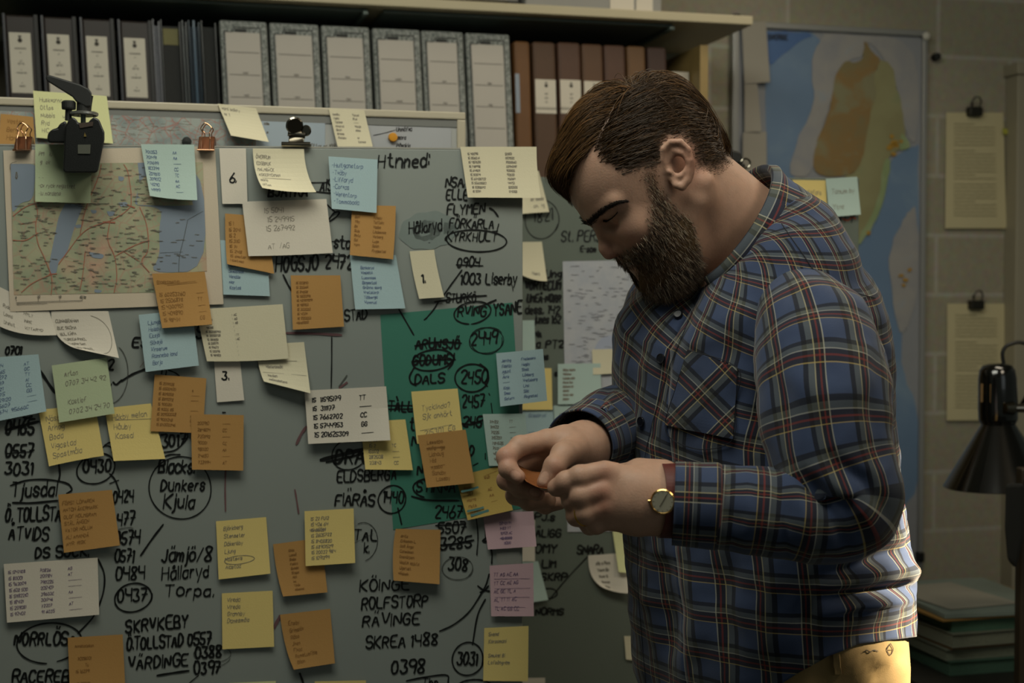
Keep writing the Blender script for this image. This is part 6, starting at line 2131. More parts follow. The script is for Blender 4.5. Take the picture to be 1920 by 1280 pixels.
# short fading stubble along the lower edge of the side hair and down the sideburn
_c = np.where((((hm > -.35) & (hm < 1.9)) | ((hm > -1.4) & (PXN[:, 0] > 1196) & (PXN[:, 0] < 1234) & (PXN[:, 1] < 345))) & ~is_ear & (np.abs(VH[:, 1]) > 3.5) & (VH[:, 0] < 3.6))[0]
NF = 5200
_r = rng.choice(_c, NF)
_P = VH[_r] + rng.normal(0, .08, (NF, 3))
_d = NH[_r] * .35 + np.stack([np.full(NF, -.75), np.zeros(NF), np.full(NF, -.55)], -1) + rng.normal(0, .15, (NF, 3))
_d /= np.linalg.norm(_d, axis=1)[:, None]
_L = np.clip(.16 + .22 * np.clip(hm[_r], 0, 2), .12, .6) * rng.uniform(.7, 1.2, NF)
_pp = np.stack([_P + _d * (_L * t)[:, None] for t in np.linspace(0, 1, 5)], 1)
V2_, Q2_, M2_ = strands_mesh(h2w(_pp.reshape(-1, 3)).reshape(NF, 5, 3), rng.uniform(.00013, .00026, NF), .00004, (rng.random(NF) < .45).astype(int))
Q = np.concatenate([Q, Q2_ + len(V)])
V = np.concatenate([V, V2_])
MI = np.concatenate([MI, M2_])
# a close-fitting cap below the strands so that no scalp shows through
nsd = near_side(VH)
pdv = part_d(VH)
capm = np.where(nsd | ((VH[:, 1] < -4.5) & (VH[:, 2] < 7.5)), np.clip((hm - .6) * .12, .0, .40), np.clip((hm - .2) * .16, 0, .8))
fsel = FH[((hm > np.where(nsd, 1.6, .5)) & ~is_ear & (VH[:, 2] > -6))[FH].all(1)]
used, inv = np.unique(fsel, return_inverse=True)
capo = capm[used] * .8 * np.where((VH[used, 1] > 1) & (VH[used, 0] > -6), np.clip((np.abs(pdv[used]) - .1) / 1.1, 0, 1), 1) - .03
CV = h2w(VH[used] + NH[used] * capo[:, None])
nV = len(V)
V = np.concatenate([V, CV])
faces = [tuple(q) for q in Q] + [tuple(q + nV) for q in inv.reshape(-1, 4)]
HAIR.append(mat('hair_base', '38260f', .8, .2, 200, spec=.15))
hair = obj('hair', V, faces, HAIR, person, mids=np.concatenate([MI, np.full(len(fsel), 3)]), smooth=True)

# beard
BE = [hairmat('beard_dark', '43342a', .7), hairmat('beard_brown', '765d47', .7), hairmat('beard_grey', '9a8b77', .7)]
cand = np.where(bm_in & (VH[:, 1] > -5.5))[0]
wgt = np.clip(bm_d[cand] / 1.7, .03, 1) ** 1.2
NB = 16000
ri = rng.choice(cand, NB, p=wgt / wgt.sum())
R0 = VH[ri] + rng.normal(0, .09, (NB, 3))
Nn = NH[ri]
bf, bl, bu = R0.T
edge = np.clip(bm_d[ri] / .9, .25, 1)
chin = sstep(-7.2, -10.5, bu)
must = sstep(5.8, 7.2, bf) * sstep(-7.6, -6.8, bu)
Lb = (.55 + .45 * sstep(-2, -6, bu) + 1.0 * chin) * edge * rng.uniform(.6, 1.25, NB)
Lb = np.where(must > .4, .95 * rng.uniform(.7, 1.2, NB), Lb)
g = np.stack([.15 - .15 * chin, np.zeros(NB), np.full(NB, -1.0)], -1)
g = np.where((must > .4)[:, None], np.stack([np.full(NB, -.1), .75 * np.sign(bl), np.full(NB, -.75)], -1), g)
d = g * .95 + Nn * .38 + rng.normal(0, .20, (NB, 3))
d /= np.linalg.norm(d, axis=1)[:, None]
K = 6
paths = np.zeros((NB, K, 3))
P = R0.copy()
for k in range(K):
    paths[:, k] = P
    P = P + d * (Lb / (K - 1))[:, None]
    d = d + np.stack([np.full(NB, -.03), np.zeros(NB), np.full(NB, -.12)], -1) + rng.normal(0, .10, (NB, 3))
    d /= np.linalg.norm(d, axis=1)[:, None]
greyp = .27 + .42 * sstep(2.5, -1, bf) * sstep(-1, -4, bu) + .12 * chin * (rng.random(NB) < .5)
mid = np.where(rng.random(NB) < greyp, 2, np.where(rng.random(NB) < .45 + .25 * sstep(-6, -1, bu) - .25 * chin, 1, 0))
V, Q, MI = strands_mesh(h2w(paths.reshape(-1, 3)).reshape(NB, K, 3), rng.uniform(.00016, .00032, NB), .00005, mid)
# dense body of the beard around the chin and jaw
bo = np.clip(.05 + .65 * sstep(-6.5, -10.5, VH[:, 2]) + .25 * sstep(-2, -6, VH[:, 2]), 0, 1.3) * np.clip(bm_d / .9, 0, 1)
fsel = FH[(bm_in & (bm_d > .6) & (VH[:, 2] < -6.0) & (np.abs(VH[:, 1]) < 6.8) & ~((VH[:, 0] > 6.6) & (np.abs(VH[:, 2] + 7.6) < .45) & (np.abs(VH[:, 1]) < 2)))[FH].all(1)]
used, inv = np.unique(fsel, return_inverse=True)
CV = h2w(VH[used] + NH[used] * bo[used][:, None] * .75)
nV = len(V)
beard = obj('beard', np.concatenate([V, CV]), [tuple(q) for q in Q] + [tuple(q + nV) for q in inv.reshape(-1, 4)], BE + [mat('beard_base', '54432f', .85, .25, 300, spec=.1)], person, mids=np.concatenate([MI, np.full(len(fsel), 3)]), smooth=True)

# brows and lashes, rooted on the skin of the near side and mirrored to the far side
HBVH = BVHTree.FromPolygons([tuple(v) for v in VH], [tuple(int(i) for i in f) for f in FH])
HWB = BVHTree.FromPolygons([tuple(v) for v in HEAD_W], [tuple(int(i) for i in f) for f in FH])


def skin_near(p):
    loc, no, _, _ = HBVH.find_nearest(Vector(p))
    return np.array(loc), np.array(no)


def face_line(pts, n):
    q = spline(np.array(pts, float), n)
    out = [cast(HWB, x, y) for x, y in q]
    return w2h(np.array([o for o in out if o is not None]))


BL = face_line([(1106, 419), (1120, 403), (1138, 389), (1156, 380), (1173, 377)], 60)
LL = face_line([(1131, 412), (1138, 412.5), (1145, 409.5), (1152, 404), (1158, 397)], 50)
for sgn, nb in ((1, 900), (-1, 400)):
    pa = np.zeros((nb, 5, 3))
    for i in range(nb):
        t = rng.random()
        c = BL[min(len(BL) - 1, int(t * len(BL)))].copy()
        c[1] *= sgn
        c += rng.normal(0, .16, 3) * (1.2 - .8 * t) * np.array([.5, .5, 1])
        p, no = skin_near(c)
        d = np.array([-.5 * t, sgn * (.3 + .6 * t), .75 * (1 - t) - .2]) + no * .22 + rng.normal(0, .12, 3)
        d /= np.linalg.norm(d)
        for k in range(5):
            pa[i, k] = p + d * .2 * k * (.9 - .3 * t) + no * .03
            d = d + np.array([-.05, sgn * .12, -.10])
            d /= np.linalg.norm(d)
    V, Q, MI = strands_mesh(h2w(pa.reshape(-1, 3)).reshape(nb, 5, 3), .00026, .00006, np.zeros(nb, int))
    obj('eyebrow', V, Q, hairmat('brow_dark', '22170f', .6), person, smooth=True)
    nl = 90
    pa = np.zeros((nl, 4, 3))
    for i in range(nl):
        c = LL[int(i / nl * len(LL))].copy()
        c[1] *= sgn
        p, no = skin_near(c)
        d = no * .9 + np.array([.3, sgn * .15, -.55]) + rng.normal(0, .10, 3)
        d /= np.linalg.norm(d)
        for k in range(4):
            pa[i, k] = p + d * .11 * k
            d = d + np.array([.08, 0, .10])
    V, Q, MI = strands_mesh(h2w(pa.reshape(-1, 3)).reshape(nl, 4, 3), .00028, .00006, np.zeros(nl, int))
    obj('eyelashes', V, Q, hairmat('brow_dark', '22170f', .6), person, smooth=True)
# ------------------------------------------------------------------ plaid cloth
def plaid(name):
    m = bpy.data.materials.new(name)
    m.use_nodes = True
    nt = m.node_tree
    N, L = nt.nodes.new, nt.links.new
    b = nt.nodes['Principled BSDF']
    b.inputs['Roughness'].default_value = .85
    b.inputs['Specular IOR Level'].default_value = .2
    b.inputs['Sheen Weight'].default_value = .15
    uv = N('ShaderNodeUVMap')
    uv.uv_map = 'UVMap'
    sp = N('ShaderNodeSeparateXYZ')
    L(uv.outputs['UV'], sp.inputs[0])
    PER = .044

    def ramp(src, stops):
        r = N('ShaderNodeValToRGB')
        r.color_ramp.interpolation = 'CONSTANT'
        while len(r.color_ramp.elements) < len(stops):
            r.color_ramp.elements.new(.5)
        for e_, (p, c) in zip(r.color_ramp.elements, stops):
            e_.position = p
            e_.color = c
        L(src, r.inputs['Fac'])
        return r

    def frac(out):
        d = N('ShaderNodeMath')
        d.operation = 'DIVIDE'
        d.inputs[1].default_value = PER
        L(out, d.inputs[0])
        f = N('ShaderNodeMath')
        f.operation = 'FRACT'
        L(d.outputs[0], f.inputs[0])
        return f.outputs[0]

    def mixn(fac, a, c, mode='MIX'):
        x = N('ShaderNodeMix')
        x.data_type = 'RGBA'
        x.blend_type = mode
        if isinstance(fac, float):
            x.inputs[0].default_value = fac
        else:
            L(fac, x.inputs[0])
        if isinstance(a, tuple):
            x.inputs[6].default_value = a
        else:
            L(a, x.inputs[6])
        if isinstance(c, tuple):
            x.inputs[7].default_value = c
        else:
            L(c, x.inputs[7])
        return x.outputs[2]
    k = lambda h: (*lin(h), 1)
    nz = N('ShaderNodeTexNoise')
    nz.inputs['Scale'].default_value = 45
    tc = N('ShaderNodeTexCoord')
    L(tc.outputs['Object'], nz.inputs['Vector'])
    col = mixn(nz.outputs['Fac'], k('303c58'), k('3c4965'))
    fu, fv = frac(sp.outputs[0]), frac(sp.outputs[1])
    Z = (0, 0, 0, 1)
    g = lambda x: (x, x, x, 1)
    U = [(0, Z, 0), (.02, '17171d', .84), (.22, '17171d', 0), (.25, '55584b', .5), (.38, '14151a', .84), (.49, Z, 0)]
    Vv = [(0, '14151a', .8), (.10, '55584b', .48), (.22, Z, 0), (.25, '1d1a20', .8), (.485, Z, 0), (.51, Z, 0)]
    for fr, st in ((fu, U), (fv, Vv)):
        c_ = ramp(fr, [(p, c if isinstance(c, tuple) else k(c)) for p, c, _ in st])
        a_ = ramp(fr, [(p, g(x)) for p, _, x in st])
        col = mixn(a_.outputs['Color'], col, c_.outputs['Color'])
    UL = [(0, 'b6b39e', .48), (.024, Z, 0), (.095, '93382a', .34), (.135, Z, 0), (.222, 'b3a878', .5), (.248, Z, 0)]
    VL_ = [(0, Z, 0), (.222, 'b6b39e', .45), (.246, Z, 0), (.345, '93382a', .34), (.39, Z, 0), (.485, 'b09a58', .52), (.508, Z, 0)]
    for fr, st in ((fu, UL), (fv, VL_)):
        c_ = ramp(fr, [(p, c if isinstance(c, tuple) else k(c)) for p, c, _ in st])
        a_ = ramp(fr, [(p, g(x)) for p, _, x in st])
        col = mixn(a_.outputs['Color'], col, c_.outputs['Color'])
    L(col, b.inputs['Base Color'])
    n3 = N('ShaderNodeTexNoise')
    n3.inputs['Scale'].default_value = 900
    L(tc.outputs['Object'], n3.inputs['Vector'])
    bp = N('ShaderNodeBump')
    bp.inputs['Strength'].default_value = .15
    bp.inputs['Distance'].default_value = .001
    L(n3.outputs['Fac'], bp.inputs['Height'])
    L(bp.outputs['Normal'], b.inputs['Normal'])
    return m


M_PLAID = plaid('blue_plaid_flannel')
M_NAVY = mat('navy_lining', '141720', .8, .1, 60)


def fold(V, Nn, folds):
    """press folds into the cloth: each (polyline px, width px, depth m); positive = ridge"""
    p = proj(V)
    face = ((V - CAM) * Nn).sum(1) < 0
    dsp = np.zeros(len(V))
    for poly, w, a in folds:
        q = np.array(poly, float)
        d = np.full(len(V), 1e9)
        tt = np.zeros(len(V))
        n = len(q) - 1
        for i in range(n):
            e = q[i + 1] - q[i]
            t = np.clip(((p[:, :2] - q[i]) @ e) / (e @ e), 0, 1)
            di = np.linalg.norm(p[:, :2] - q[i] - t[:, None] * e, axis=1)
            tt = np.where(di < d, (i + t) / n, tt)
            d = np.minimum(d, di)
        dsp += a * np.exp(-(d / w) ** 2) * (.35 + .65 * np.sin(np.pi * np.clip(tt, 0.03, .97)))
    return V + Nn * (dsp * face)[:, None]


def grid_faces(nr, nc, closed=True):
    m_ = nc if closed else nc - 1
    return np.array([(j * nc + i, j * nc + (i + 1) % nc, (j + 1) * nc + (i + 1) % nc, (j + 1) * nc + i) for j in range(nr - 1) for i in range(m_)])


def loft_obj(name, R, uvs, m, folds=(), parent=person, wrinkle=0.0, solid=0.0, seed=0, closed=True, wscale=18):
    """R (rows, cols, 3) closed rings; seam column duplicated for clean uv"""
    if closed:
        R = np.concatenate([R, R[:, :1]], 1)
    nr, nc = R.shape[:2]
    V = R.reshape(-1, 3)
    Fc = grid_faces(nr, nc, False)
    Nn = vnormals(V, Fc)
    cen = R.mean(1, keepdims=True)
    if (((R - cen).reshape(-1, 3)) * Nn).sum() < 0:
        Fc = Fc[:, ::-1]
        Nn = -Nn
    if closed:
        Nr = Nn.reshape(nr, nc, 3)
        a = Nr[:, 0] + Nr[:, -1]
        a /= np.linalg.norm(a, axis=1)[:, None]
        Nr[:, 0] = Nr[:, -1] = a
        Nn = Nr.reshape(-1, 3)
    V = fold(V, Nn, folds)
    if wrinkle:
        from mathutils import noise as mnoise
        w = np.array([mnoise.noise(Vector((v[0] * wscale * .7 + seed, v[1] * wscale * .7, v[2] * wscale * 1.3))) + .5 * mnoise.noise(Vector((v[0] * wscale * 2.1, v[1] * wscale * 2.1 + seed, v[2] * wscale * 2.6))) for v in V])
        V = V + Nn * (w * wrinkle)[:, None]
    o = obj(name, V, Fc, m, parent, smooth=True, uv=uvs.reshape(-1, 2))
    if solid:
        s = o.modifiers.new('thick', 'SOLIDIFY')
        s.thickness = solid
        s.offset = -1
    return o, V, Fc


# ------------------------------------------------------------------ shirt body
ROWS = [(338, 1352, 1440), (356, 1330, 1462), (380, 1302, 1490), (410, 1272, 1524), (440, 1242, 1556), (470, 1216, 1588), (505, 1192, 1622), (545, 1170, 1650), (590, 1158, 1666), (640, 1152, 1676), (720, 1150, 1682), (800, 1152, 1685), (900, 1157, 1692), (1000, 1163, 1708), (1060, 1169, 1716), (1110, 1175, 1713), (1160, 1179, 1716), (1200, 1183, 1718), (1300, 1190, 1716), (1400, 1196, 1712)]
RA = np.array(ROWS, float)
NR, NC = 170, 168
th = np.arange(NC) * 2 * math.pi / NC            # 0 = front, 90 = his left (near us)


def hem_y(t):
    """pixel height of the hem for angle t (0 front, 90 near side, 180 back)"""
    a = np.abs(((np.degrees(t) + 180) % 360) - 180)
    return np.interp(a, [0, 22, 34, 46, 58, 72, 100, 130, 180], [1400, 1345, 1300, 1262, 1228, 1206, 1196, 1190, 1182])


HEM = hem_y(th)

XL, XR = RA[:, 1].copy(), RA[:, 2].copy()


def ring(yy):
    xl = np.interp(yy, RA[:, 0], XL)
    xr = np.interp(yy, RA[:, 0], XR)
    H = (xr - xl) / 2 / F * ZT
    c = at((xl + xr) / 2, yy, ZT)
    sh = sstep(330, 520, yy)
    a = H * (.90 - .043 * sh)
    b_ = H * (1.02 + .22 * sh)
    ex = 2.35
    ct, st = np.cos(th), np.sin(th)
    k = (np.abs(ct) ** ex + np.abs(st) ** ex) ** (-1 / ex)
    return c + (a * k * ct)[:, None] * TF + (b_ * k * st)[:, None] * TL


# perspective: widen or narrow each ring until its silhouette meets the measured edges
for _ in range(5):
    for i in range(len(RA)):
        p = proj(ring(np.full(NC, RA[i, 0])))
        XL[i] += RA[i, 1] - p[:, 0].min()
        XR[i] += RA[i, 2] - p[:, 0].max()
R = np.zeros((NR, NC, 3))
_zh = proj(ring(np.full(NC, 1200.0)))[:, 2]
HEM = 556 + (HEM - 556) * _zh / ZT
_an = np.abs(((np.degrees(th) + 180) % 360) - 180)
YS = np.interp(_an, [0, 45, 90, 135, 180], [650, 610, 548, 478, 440])
# collar ring: from the throat below the beard up to the nape
cF, cB = at(1318, 522, 1.668), at(1410, 326, 1.745)
CN = (cF + cB) / 2
CA = (cB - cF) / 2
ra = np.linalg.norm(CA)
CA /= ra
CB = np.array([.27, -.96, 0])
CB = CB - CA * (CB @ CA)
CB /= np.linalg.norm(CB)
CD = np.cross(CA, CB)
if CD[2] > 0:
    CD = -CD
rb = .074
NK = 40
t_ = math.pi - th
N0 = CN + (CA[None] * ra * np.cos(t_)[:, None] + CB[None] * rb * np.sin(t_)[:, None]) * .99 + CD * .009
R1 = ring(YS)
Ct = N0 * .38 + R1 * .62
Ct[:, 2] += .012 + .062 * np.sin(np.radians(_an))
uvv = np.zeros((NR, NC + 1, 2))
wrap = lambda q: np.append(q, q[:1])
for j in range(NR):
    if j < NK:
        t = j / NK
        R[j] = (1 - t) ** 2 * N0 + 2 * t * (1 - t) * Ct + t * t * R1
    else:
        v = (j - NK) / (NR - 1 - NK)
        R[j] = ring(YS + (HEM - YS) * v)
cumd = np.concatenate([np.zeros((1, NC)), np.cumsum(np.linalg.norm(np.diff(R, axis=0), axis=2), axis=0)])
for j in range(NR):
    yy = YS + (HEM - YS) * max(0, (j - NK) / (NR - 1 - NK))
    h_ = yy / F * ZT if j >= NK else YS / F * ZT - (cumd[NK] - cumd[j])
    wv = 1 - sstep(620, 1000, yy)
    uvv[j, :, 1] = wrap(h_ - .085 * np.sin(th) * wv)
    wu = np.clip(1 - _an / 100, 0, 1)
    hu = np.minimum(h_ - 600 / F * ZT, .14)
    uvv[j, :, 0] = np.append(th, 2 * math.pi) / (2 * math.pi) * 1.14 + wrap(.32 * wu * hu)
FOLDS = [([(1715, 1062), (1640, 1078), (1560, 1096)], 15, .008), ([(1712, 1100), (1640, 1108), (1545, 1118)], 10, -.018), ([(1718, 1080), (1690, 1070)], 16, .008), ([(1712, 1150), (1620, 1150), (1530, 1190)], 22, .007),
         ([(1700, 1020), (1620, 1060), (1540, 1080)], 12, -.013), ([(1708, 1040), (1670, 1000), (1660, 950)], 20, .006), ([(1700, 1125), (1600, 1130), (1540, 1150)], 9, .012),
         ([(1440, 620), (1430, 760), (1425, 860)], 26, -.012), ([(1300, 560), (1250, 690), (1205, 850)], 14, -.005), ([(1180, 560), (1165, 650), (1160, 740)], 18, .004), ([(1420, 560), (1380, 600), (1300, 640)], 24, .005),
         ([(1210, 840), (1230, 980), (1225, 1120)], 22, .006), ([(1290, 1030), (1310, 1140), (1290, 1270)], 22, .007), ([(1370, 1040), (1360, 1140), (1385, 1260)], 18, -.006), ([(1450, 1060), (1440, 1160), (1455, 1250)], 20, .006),
         ([(1530, 1090), (1510, 1150), (1520, 1220)], 16, -.006), ([(1250, 1060), (1260, 1160), (1245, 1280)], 18, -.006), ([(1185, 1060), (1215, 1110), (1225, 1200)], 14, .004)]
shirt, SV, SF = loft_obj('shirt', R, uvv, M_PLAID, FOLDS, wrinkle=.0040, solid=.0012, seed=3)
SB = BVHTree.FromPolygons([tuple(v) for v in SV], [tuple(int(i) for i in f) for f in SF])


def on_shirt(px, py, off=.002, bv=SB):
    r = ray(px, py)
    loc, no, _, _ = bv.ray_cast(Vector(CAM), Vector(r / np.linalg.norm(r)))
    if loc is None:
        loc = Vector(at(px, py, 1.6))
        no = Vector((0, -1, 0))
    no = np.array(no)
    if no @ r > 0:
        no = -no
    return np.array(loc) + no * off


def cloth_patch(name, outline4, off, parent, m, uvfun, n=(12, 12), thick=.0012, bv=SB):
    """patch with four pixel corners TL,TR,BR,BL laid on the shirt"""
    c = np.array(outline4, float)
    nu, nv = n
    A, B_, U = [], [], []
    for j in range(nv + 1):
        for i in range(nu + 1):
            u, v = i / nu, j / nv
            p = (1 - u) * (1 - v) * c[0] + u * (1 - v) * c[1] + u * v * c[2] + (1 - u) * v * c[3]
            A.append(on_shirt(p[0], p[1], off + thick, bv))
            B_.append(on_shirt(p[0], p[1], off - .002, bv))
            U.append(uvfun(u, v, p))
    V, Fc = close_grid(np.array(A), np.array(B_), nu, nv)
    return obj(name, V, Fc, m, parent, smooth=False, uv=np.array(U + U))


# collar
tt = np.radians(np.linspace(-174, 174, 130))
lens = np.interp(np.abs(np.degrees(tt)), [0, 60, 100, 135, 158, 174], [.036, .040, .054, .060, .054, .030])
prof_rows = []
for j, (o_, d_) in enumerate([(-.004, .030), (-.003, .012), (0, 0), (.0045, -.002), (.010, .006), ('m', .5), ('m', .75), ('m', 1.0)]):
    row = []
    for t, ln in zip(tt, lens):
        T = CN + CA * ra * math.cos(t) + CB * rb * math.sin(t)
        outv = CA * math.cos(t) + CB * math.sin(t)
        if o_ == 'm':
            row.append(T + outv * (.008 + (.004 + .026 * abs(math.sin(t)) ** 3) * d_) + (CD * (1 - .6 * max(0, math.cos(t)) ** .5) + np.array([0, 0, -1.0]) * .6 * max(0, math.cos(t)) ** .5) * ln * d_)
        else:
            row.append(T + outv * o_ + CD * d_)
    prof_rows.append(row)
RC = np.array(prof_rows)
uc = np.zeros((*RC.shape[:2], 2))
uc[..., 0] = (tt * .074)[None, :] * 1.0
uc[..., 1] = np.array([.03, .012, 0, .004, .01, .03, .044, .058])[:, None]
V = RC.reshape(-1, 3)
Fc = grid_faces(RC.shape[0], RC.shape[1], False)
col_o = obj('collar', V, Fc, M_PLAID, shirt, smooth=True, uv=uc.reshape(-1, 2))
s = col_o.modifiers.new('thick', 'SOLIDIFY')
s.thickness = .0022
s.offset = 0
LOC[shirt] = LOC[person]

# near sleeve
SL = [(1470, 540, 1.660, .042), (1496, 572, 1.610, .050), (1518, 615, 1.568, .062), (1533, 668, 1.540, .0690), (1542, 715, 1.518, .0712), (1546, 770, 1.500, .0695), (1558, 850, 1.488, .067), (1578, 905, 1.480, .063), (1588, 942, 1.476, .058), (1560, 964, 1.473, .052), (1510, 966, 1.472, .0485), (1440, 958, 1.473, .0465), (1360, 950, 1.477, .0440), (1322, 947, 1.480, .0425)]


def sleeve(name, pts, n, nc, folds, seed, ulen, wr=.003):
    q = np.array(pts)
    P = at(q[:, 0], q[:, 1], q[:, 2])
    S = spline(np.concatenate([P, q[:, 3:4]], 1), n)
    path, r = S[:, :3], S[:, 3]
    for _ in range(8):
        path[1:-1] = (path[:-2] + path[1:-1] * 2 + path[2:]) / 4
    V, _, fr = sweep(path, r, r, nc, (0, -1, 0.01))
    R = V.reshape(n, nc, 3)
    cum = np.concatenate([[0], np.cumsum(np.linalg.norm(np.diff(path, axis=0), axis=1))])
    uvs = np.zeros((n, nc + 1, 2))
    uvs[..., 0] = np.linspace(0, ulen, nc + 1)[None]
    uvs[..., 1] = cum[:, None]
    return loft_obj(name, R, uvs, M_PLAID, folds, wrinkle=wr, solid=.0012, seed=seed, parent=shirt), path


SFOLD = [([(1440, 640), (1470, 760), (1465, 860)], 24, -.006), ([(1655, 640), (1640, 760), (1650, 860)], 18, -.005), ([(1560, 860), (1620, 900), (1660, 960)], 14, -.007), ([(1530, 880), (1600, 935), (1640, 1000)], 13, .006), ([(1510, 890), (1560, 960), (1590, 1030)], 12, -.007),
         ([(1480, 890), (1510, 960), (1520, 1040)], 14, .006), ([(1450, 885), (1470, 960), (1475, 1040)], 10, -.005), ([(1400, 890), (1410, 960), (1400, 1020)], 12, .004), ([(1360, 885), (1372, 1015)], 9, -.005), ([(1500, 520), (1560, 560), (1640, 580)], 22, .004), ([(1470, 700), (1540, 740), (1620, 730)], 26, .004)]
(sl_o, SLV, SLF), _ = sleeve('sleeve', SL, 130, 96, SFOLD, 9, .42)
# far sleeve
SR = [(1300, 540, 1.83, .062), (1262, 600, 1.865, .068), (1245, 690, 1.875, .062), (1228, 752, 1.865, .056), (1190, 785, 1.815, .053), (1150, 800, 1.755, .050), (1115, 818, 1.705, .046), (1100, 826, 1.685, .042)]
RFOLD = [([(1160, 730), (1130, 770), (1120, 830)], 9, .006), ([(1140, 735), (1100, 780), (1100, 830)], 8, -.005), ([(1150, 760), (1180, 800)], 9, -.006), ([(1110, 760), (1090, 790)], 7, .005)]
(sr_o, SRV, SRF), _ = sleeve('sleeve', SR, 90, 80, RFOLD, 4, .36)


# cuffs
def cuff(p0, p1, r0, r1, flare, label_seed):
    P0, P1 = at(*p0), at(*p1)
    path = np.array([P0 + (P1 - P0) * t for t in np.linspace(0, 1, 14)])
    r = np.linspace(r0, r1, 14)
    r[0] -= .002
    V, _, _ = sweep(path, r, r * 1.04, 72, (0, -1, 0.01))
    Rr = V.reshape(14, 72, 3)
    uvs = np.zeros((14, 73, 2))
    uvs[..., 0] = np.linspace(0, .27, 73)[None] + .01
    uvs[..., 1] = np.linspace(0, .065, 14)[:, None] + .015
    o, V_, F_ = loft_obj('cuff', Rr, uvs, M_PLAID, (), wrinkle=.0012, solid=.002, seed=label_seed, parent=shirt)
    return o, V_, F_


cuff((1350, 949, 1.478), (1263, 944, 1.483), .0455, .0440, 0, 5)
cuff((1118, 818, 1.708), (1087, 834, 1.668), .0470, .0425, 0, 6)

# placket, buttons, chest pocket, yoke seam
M_BTN = mat('dark_blue_button', '10121a', .3, .05)
pl_pts = [(1296, 552), (1268, 620), (1240, 690), (1212, 780), (1192, 880), (1184, 980), (1184, 1090), (1192, 1200), (1200, 1290)]
A = []
for k in range(len(pl_pts)):
    A.append(pl_pts[k])
sp_ = spline(np.array(A), 46)
seam = [on_shirt(p[0] + 14, p[1] + 6, .0012) for p in sp_]
MB().tube(seam, .0004, 6).build('placket_seam', M_NAVY, shirt, smooth=True)
for (bx, by) in ((1241, 672), (1204, 790), (1181, 905), (1272, 590)):
    p = on_shirt(bx, by, .0012)
    p2 = on_shirt(bx, by, .0035)
    ax_ = (p2 - p) / np.linalg.norm(p2 - p)
    MB().lathe([(.001, 0), (.0058, 0), (.0060, .0012), (.0056, .0022), (.0042, .0016), (.001, .0016)], p, ax_, 20).build('button', M_BTN, shirt)
PK = [(1292, 655), (1384, 690), (1376, 822), (1250, 796)]
b45 = lambda u, v, p: ((p[0] * .72 + p[1] * .72) / F * 1.6, (p[1] * .72 - p[0] * .72) / F * 1.6)
pk = cloth_patch('chest_pocket', PK, .0016, shirt, M_PLAID, b45, n=(20, 24))
rim_ = [on_shirt(*p, .0022) for p in spline(np.array([(1292, 655), (1270, 725), (1250, 796), (1268, 826), (1322, 842), (1376, 822), (1380, 756), (1384, 690), (1292, 655)], float), 80)]
MB().tube(rim_, .0005, 6).build('pocket_stitch', M_NAVY, shirt, smooth=True)
ys = [on_shirt(*p, .0012) for p in spline(np.array([(1466, 420), (1500, 470), (1538, 520), (1590, 545), (1640, 560)], float), 40)]
bvs = BVHTree.FromPolygons([tuple(v) for v in SLV], [tuple(int(i) for i in f) for f in SLF])
sm = [on_shirt(*p, .0006, bvs) for p in spline(np.array([(1500, 452), (1462, 520), (1450, 580)], float), 24)]
MB().tube(ys, .0006, 6).build('yoke_seam', M_NAVY, shirt, smooth=True)

# ------------------------------------------------------------------ trousers and shoes
hipc = at(1450, 1230, ZT)
legx = [foot_c + TL * .10 + np.array([0, 0, 0]), foot_c - TL * .10 - TF * .02]


def trouser_sdf(P):
    c = [P[0] - hipc[0], P[1] - hipc[1], P[2] - hipc[2]]
    f = c[0] * TF[0] + c[1] * TF[1]
    l = c[0] * TL[0] + c[1] * TL[1]
    Q = [f, l, c[2]]
    zt_ = .075
    D = sd_ell(Q, (.006, 0, .0), (.124, .186, .24))
    D = smax(D, c[2] - zt_, .01)
    for s_, k in ((1, 0), (-1, 1)):
        ft = legx[k]
        q = np.array([ft[0] - hipc[0], ft[1] - hipc[1], 0])
        fa, la = q @ TF, q @ TL
        D = smin(D, chain(Q, [(.002, s_ * .082, -.14), (fa * .5, la * .6 + s_ * .04, -.5), (fa - .02, la, -hipc[2] + .045)], [.094, .078, .070], .04), .05)
    return D


VT, FT = surface_nets(trouser_sdf, (hipc[0] - .3, hipc[1] - .3, -.02), (hipc[0] + .3, hipc[1] + .3, hipc[2] + .1), .0085)
VT = relax(VT, FT, 2, .5)
Nn = vnormals(VT, FT)
if ((VT - VT.mean(0)) * Nn).sum() < 0:
    FT = FT[:, ::-1]
    Nn = -Nn
VT = fold(VT, Nn, [([(1570, 1205), (1600, 1250), (1620, 1290)], 16, .007), ([(1545, 1240), (1530, 1290)], 14, -.006), ([(1690, 1230), (1650, 1265), (1640, 1300)], 14, -.006), ([(1600, 1210), (1650, 1240), (1690, 1250)], 14, .005)])
M_KHAKI = mat('khaki_twill', '8d754b', .8, .08, 60, bump=.15, bscale=900)
trs = obj('trousers', VT, FT, M_KHAKI, person, smooth=True)
LOC[trs] = LOC[person]
TB = BVHTree.FromPolygons([tuple(v) for v in VT], [tuple(int(i) for i in f) for f in FT])
bl = [(1562, 1206), (1574, 1208), (1578, 1262), (1566, 1262)]
cloth_patch('belt_loop', bl, .002, trs, M_KHAKI, lambda u, v, p: (u, v), n=(3, 8), thick=.0025, bv=TB)
M_STITCH = mat('dark_brown_thread', '3a2b18', .7, .1)
pol = [line((1668, 1206), (1660, 1218), (1668, 1230), (1674, 1216), (1668, 1206)), line((1664, 1218), (1672, 1218))] + [line((1618, 1222), (1624, 1218), (1630, 1223), (1637, 1218), (1645, 1221))]
V2, F2 = ribbons(pol, 1.6)
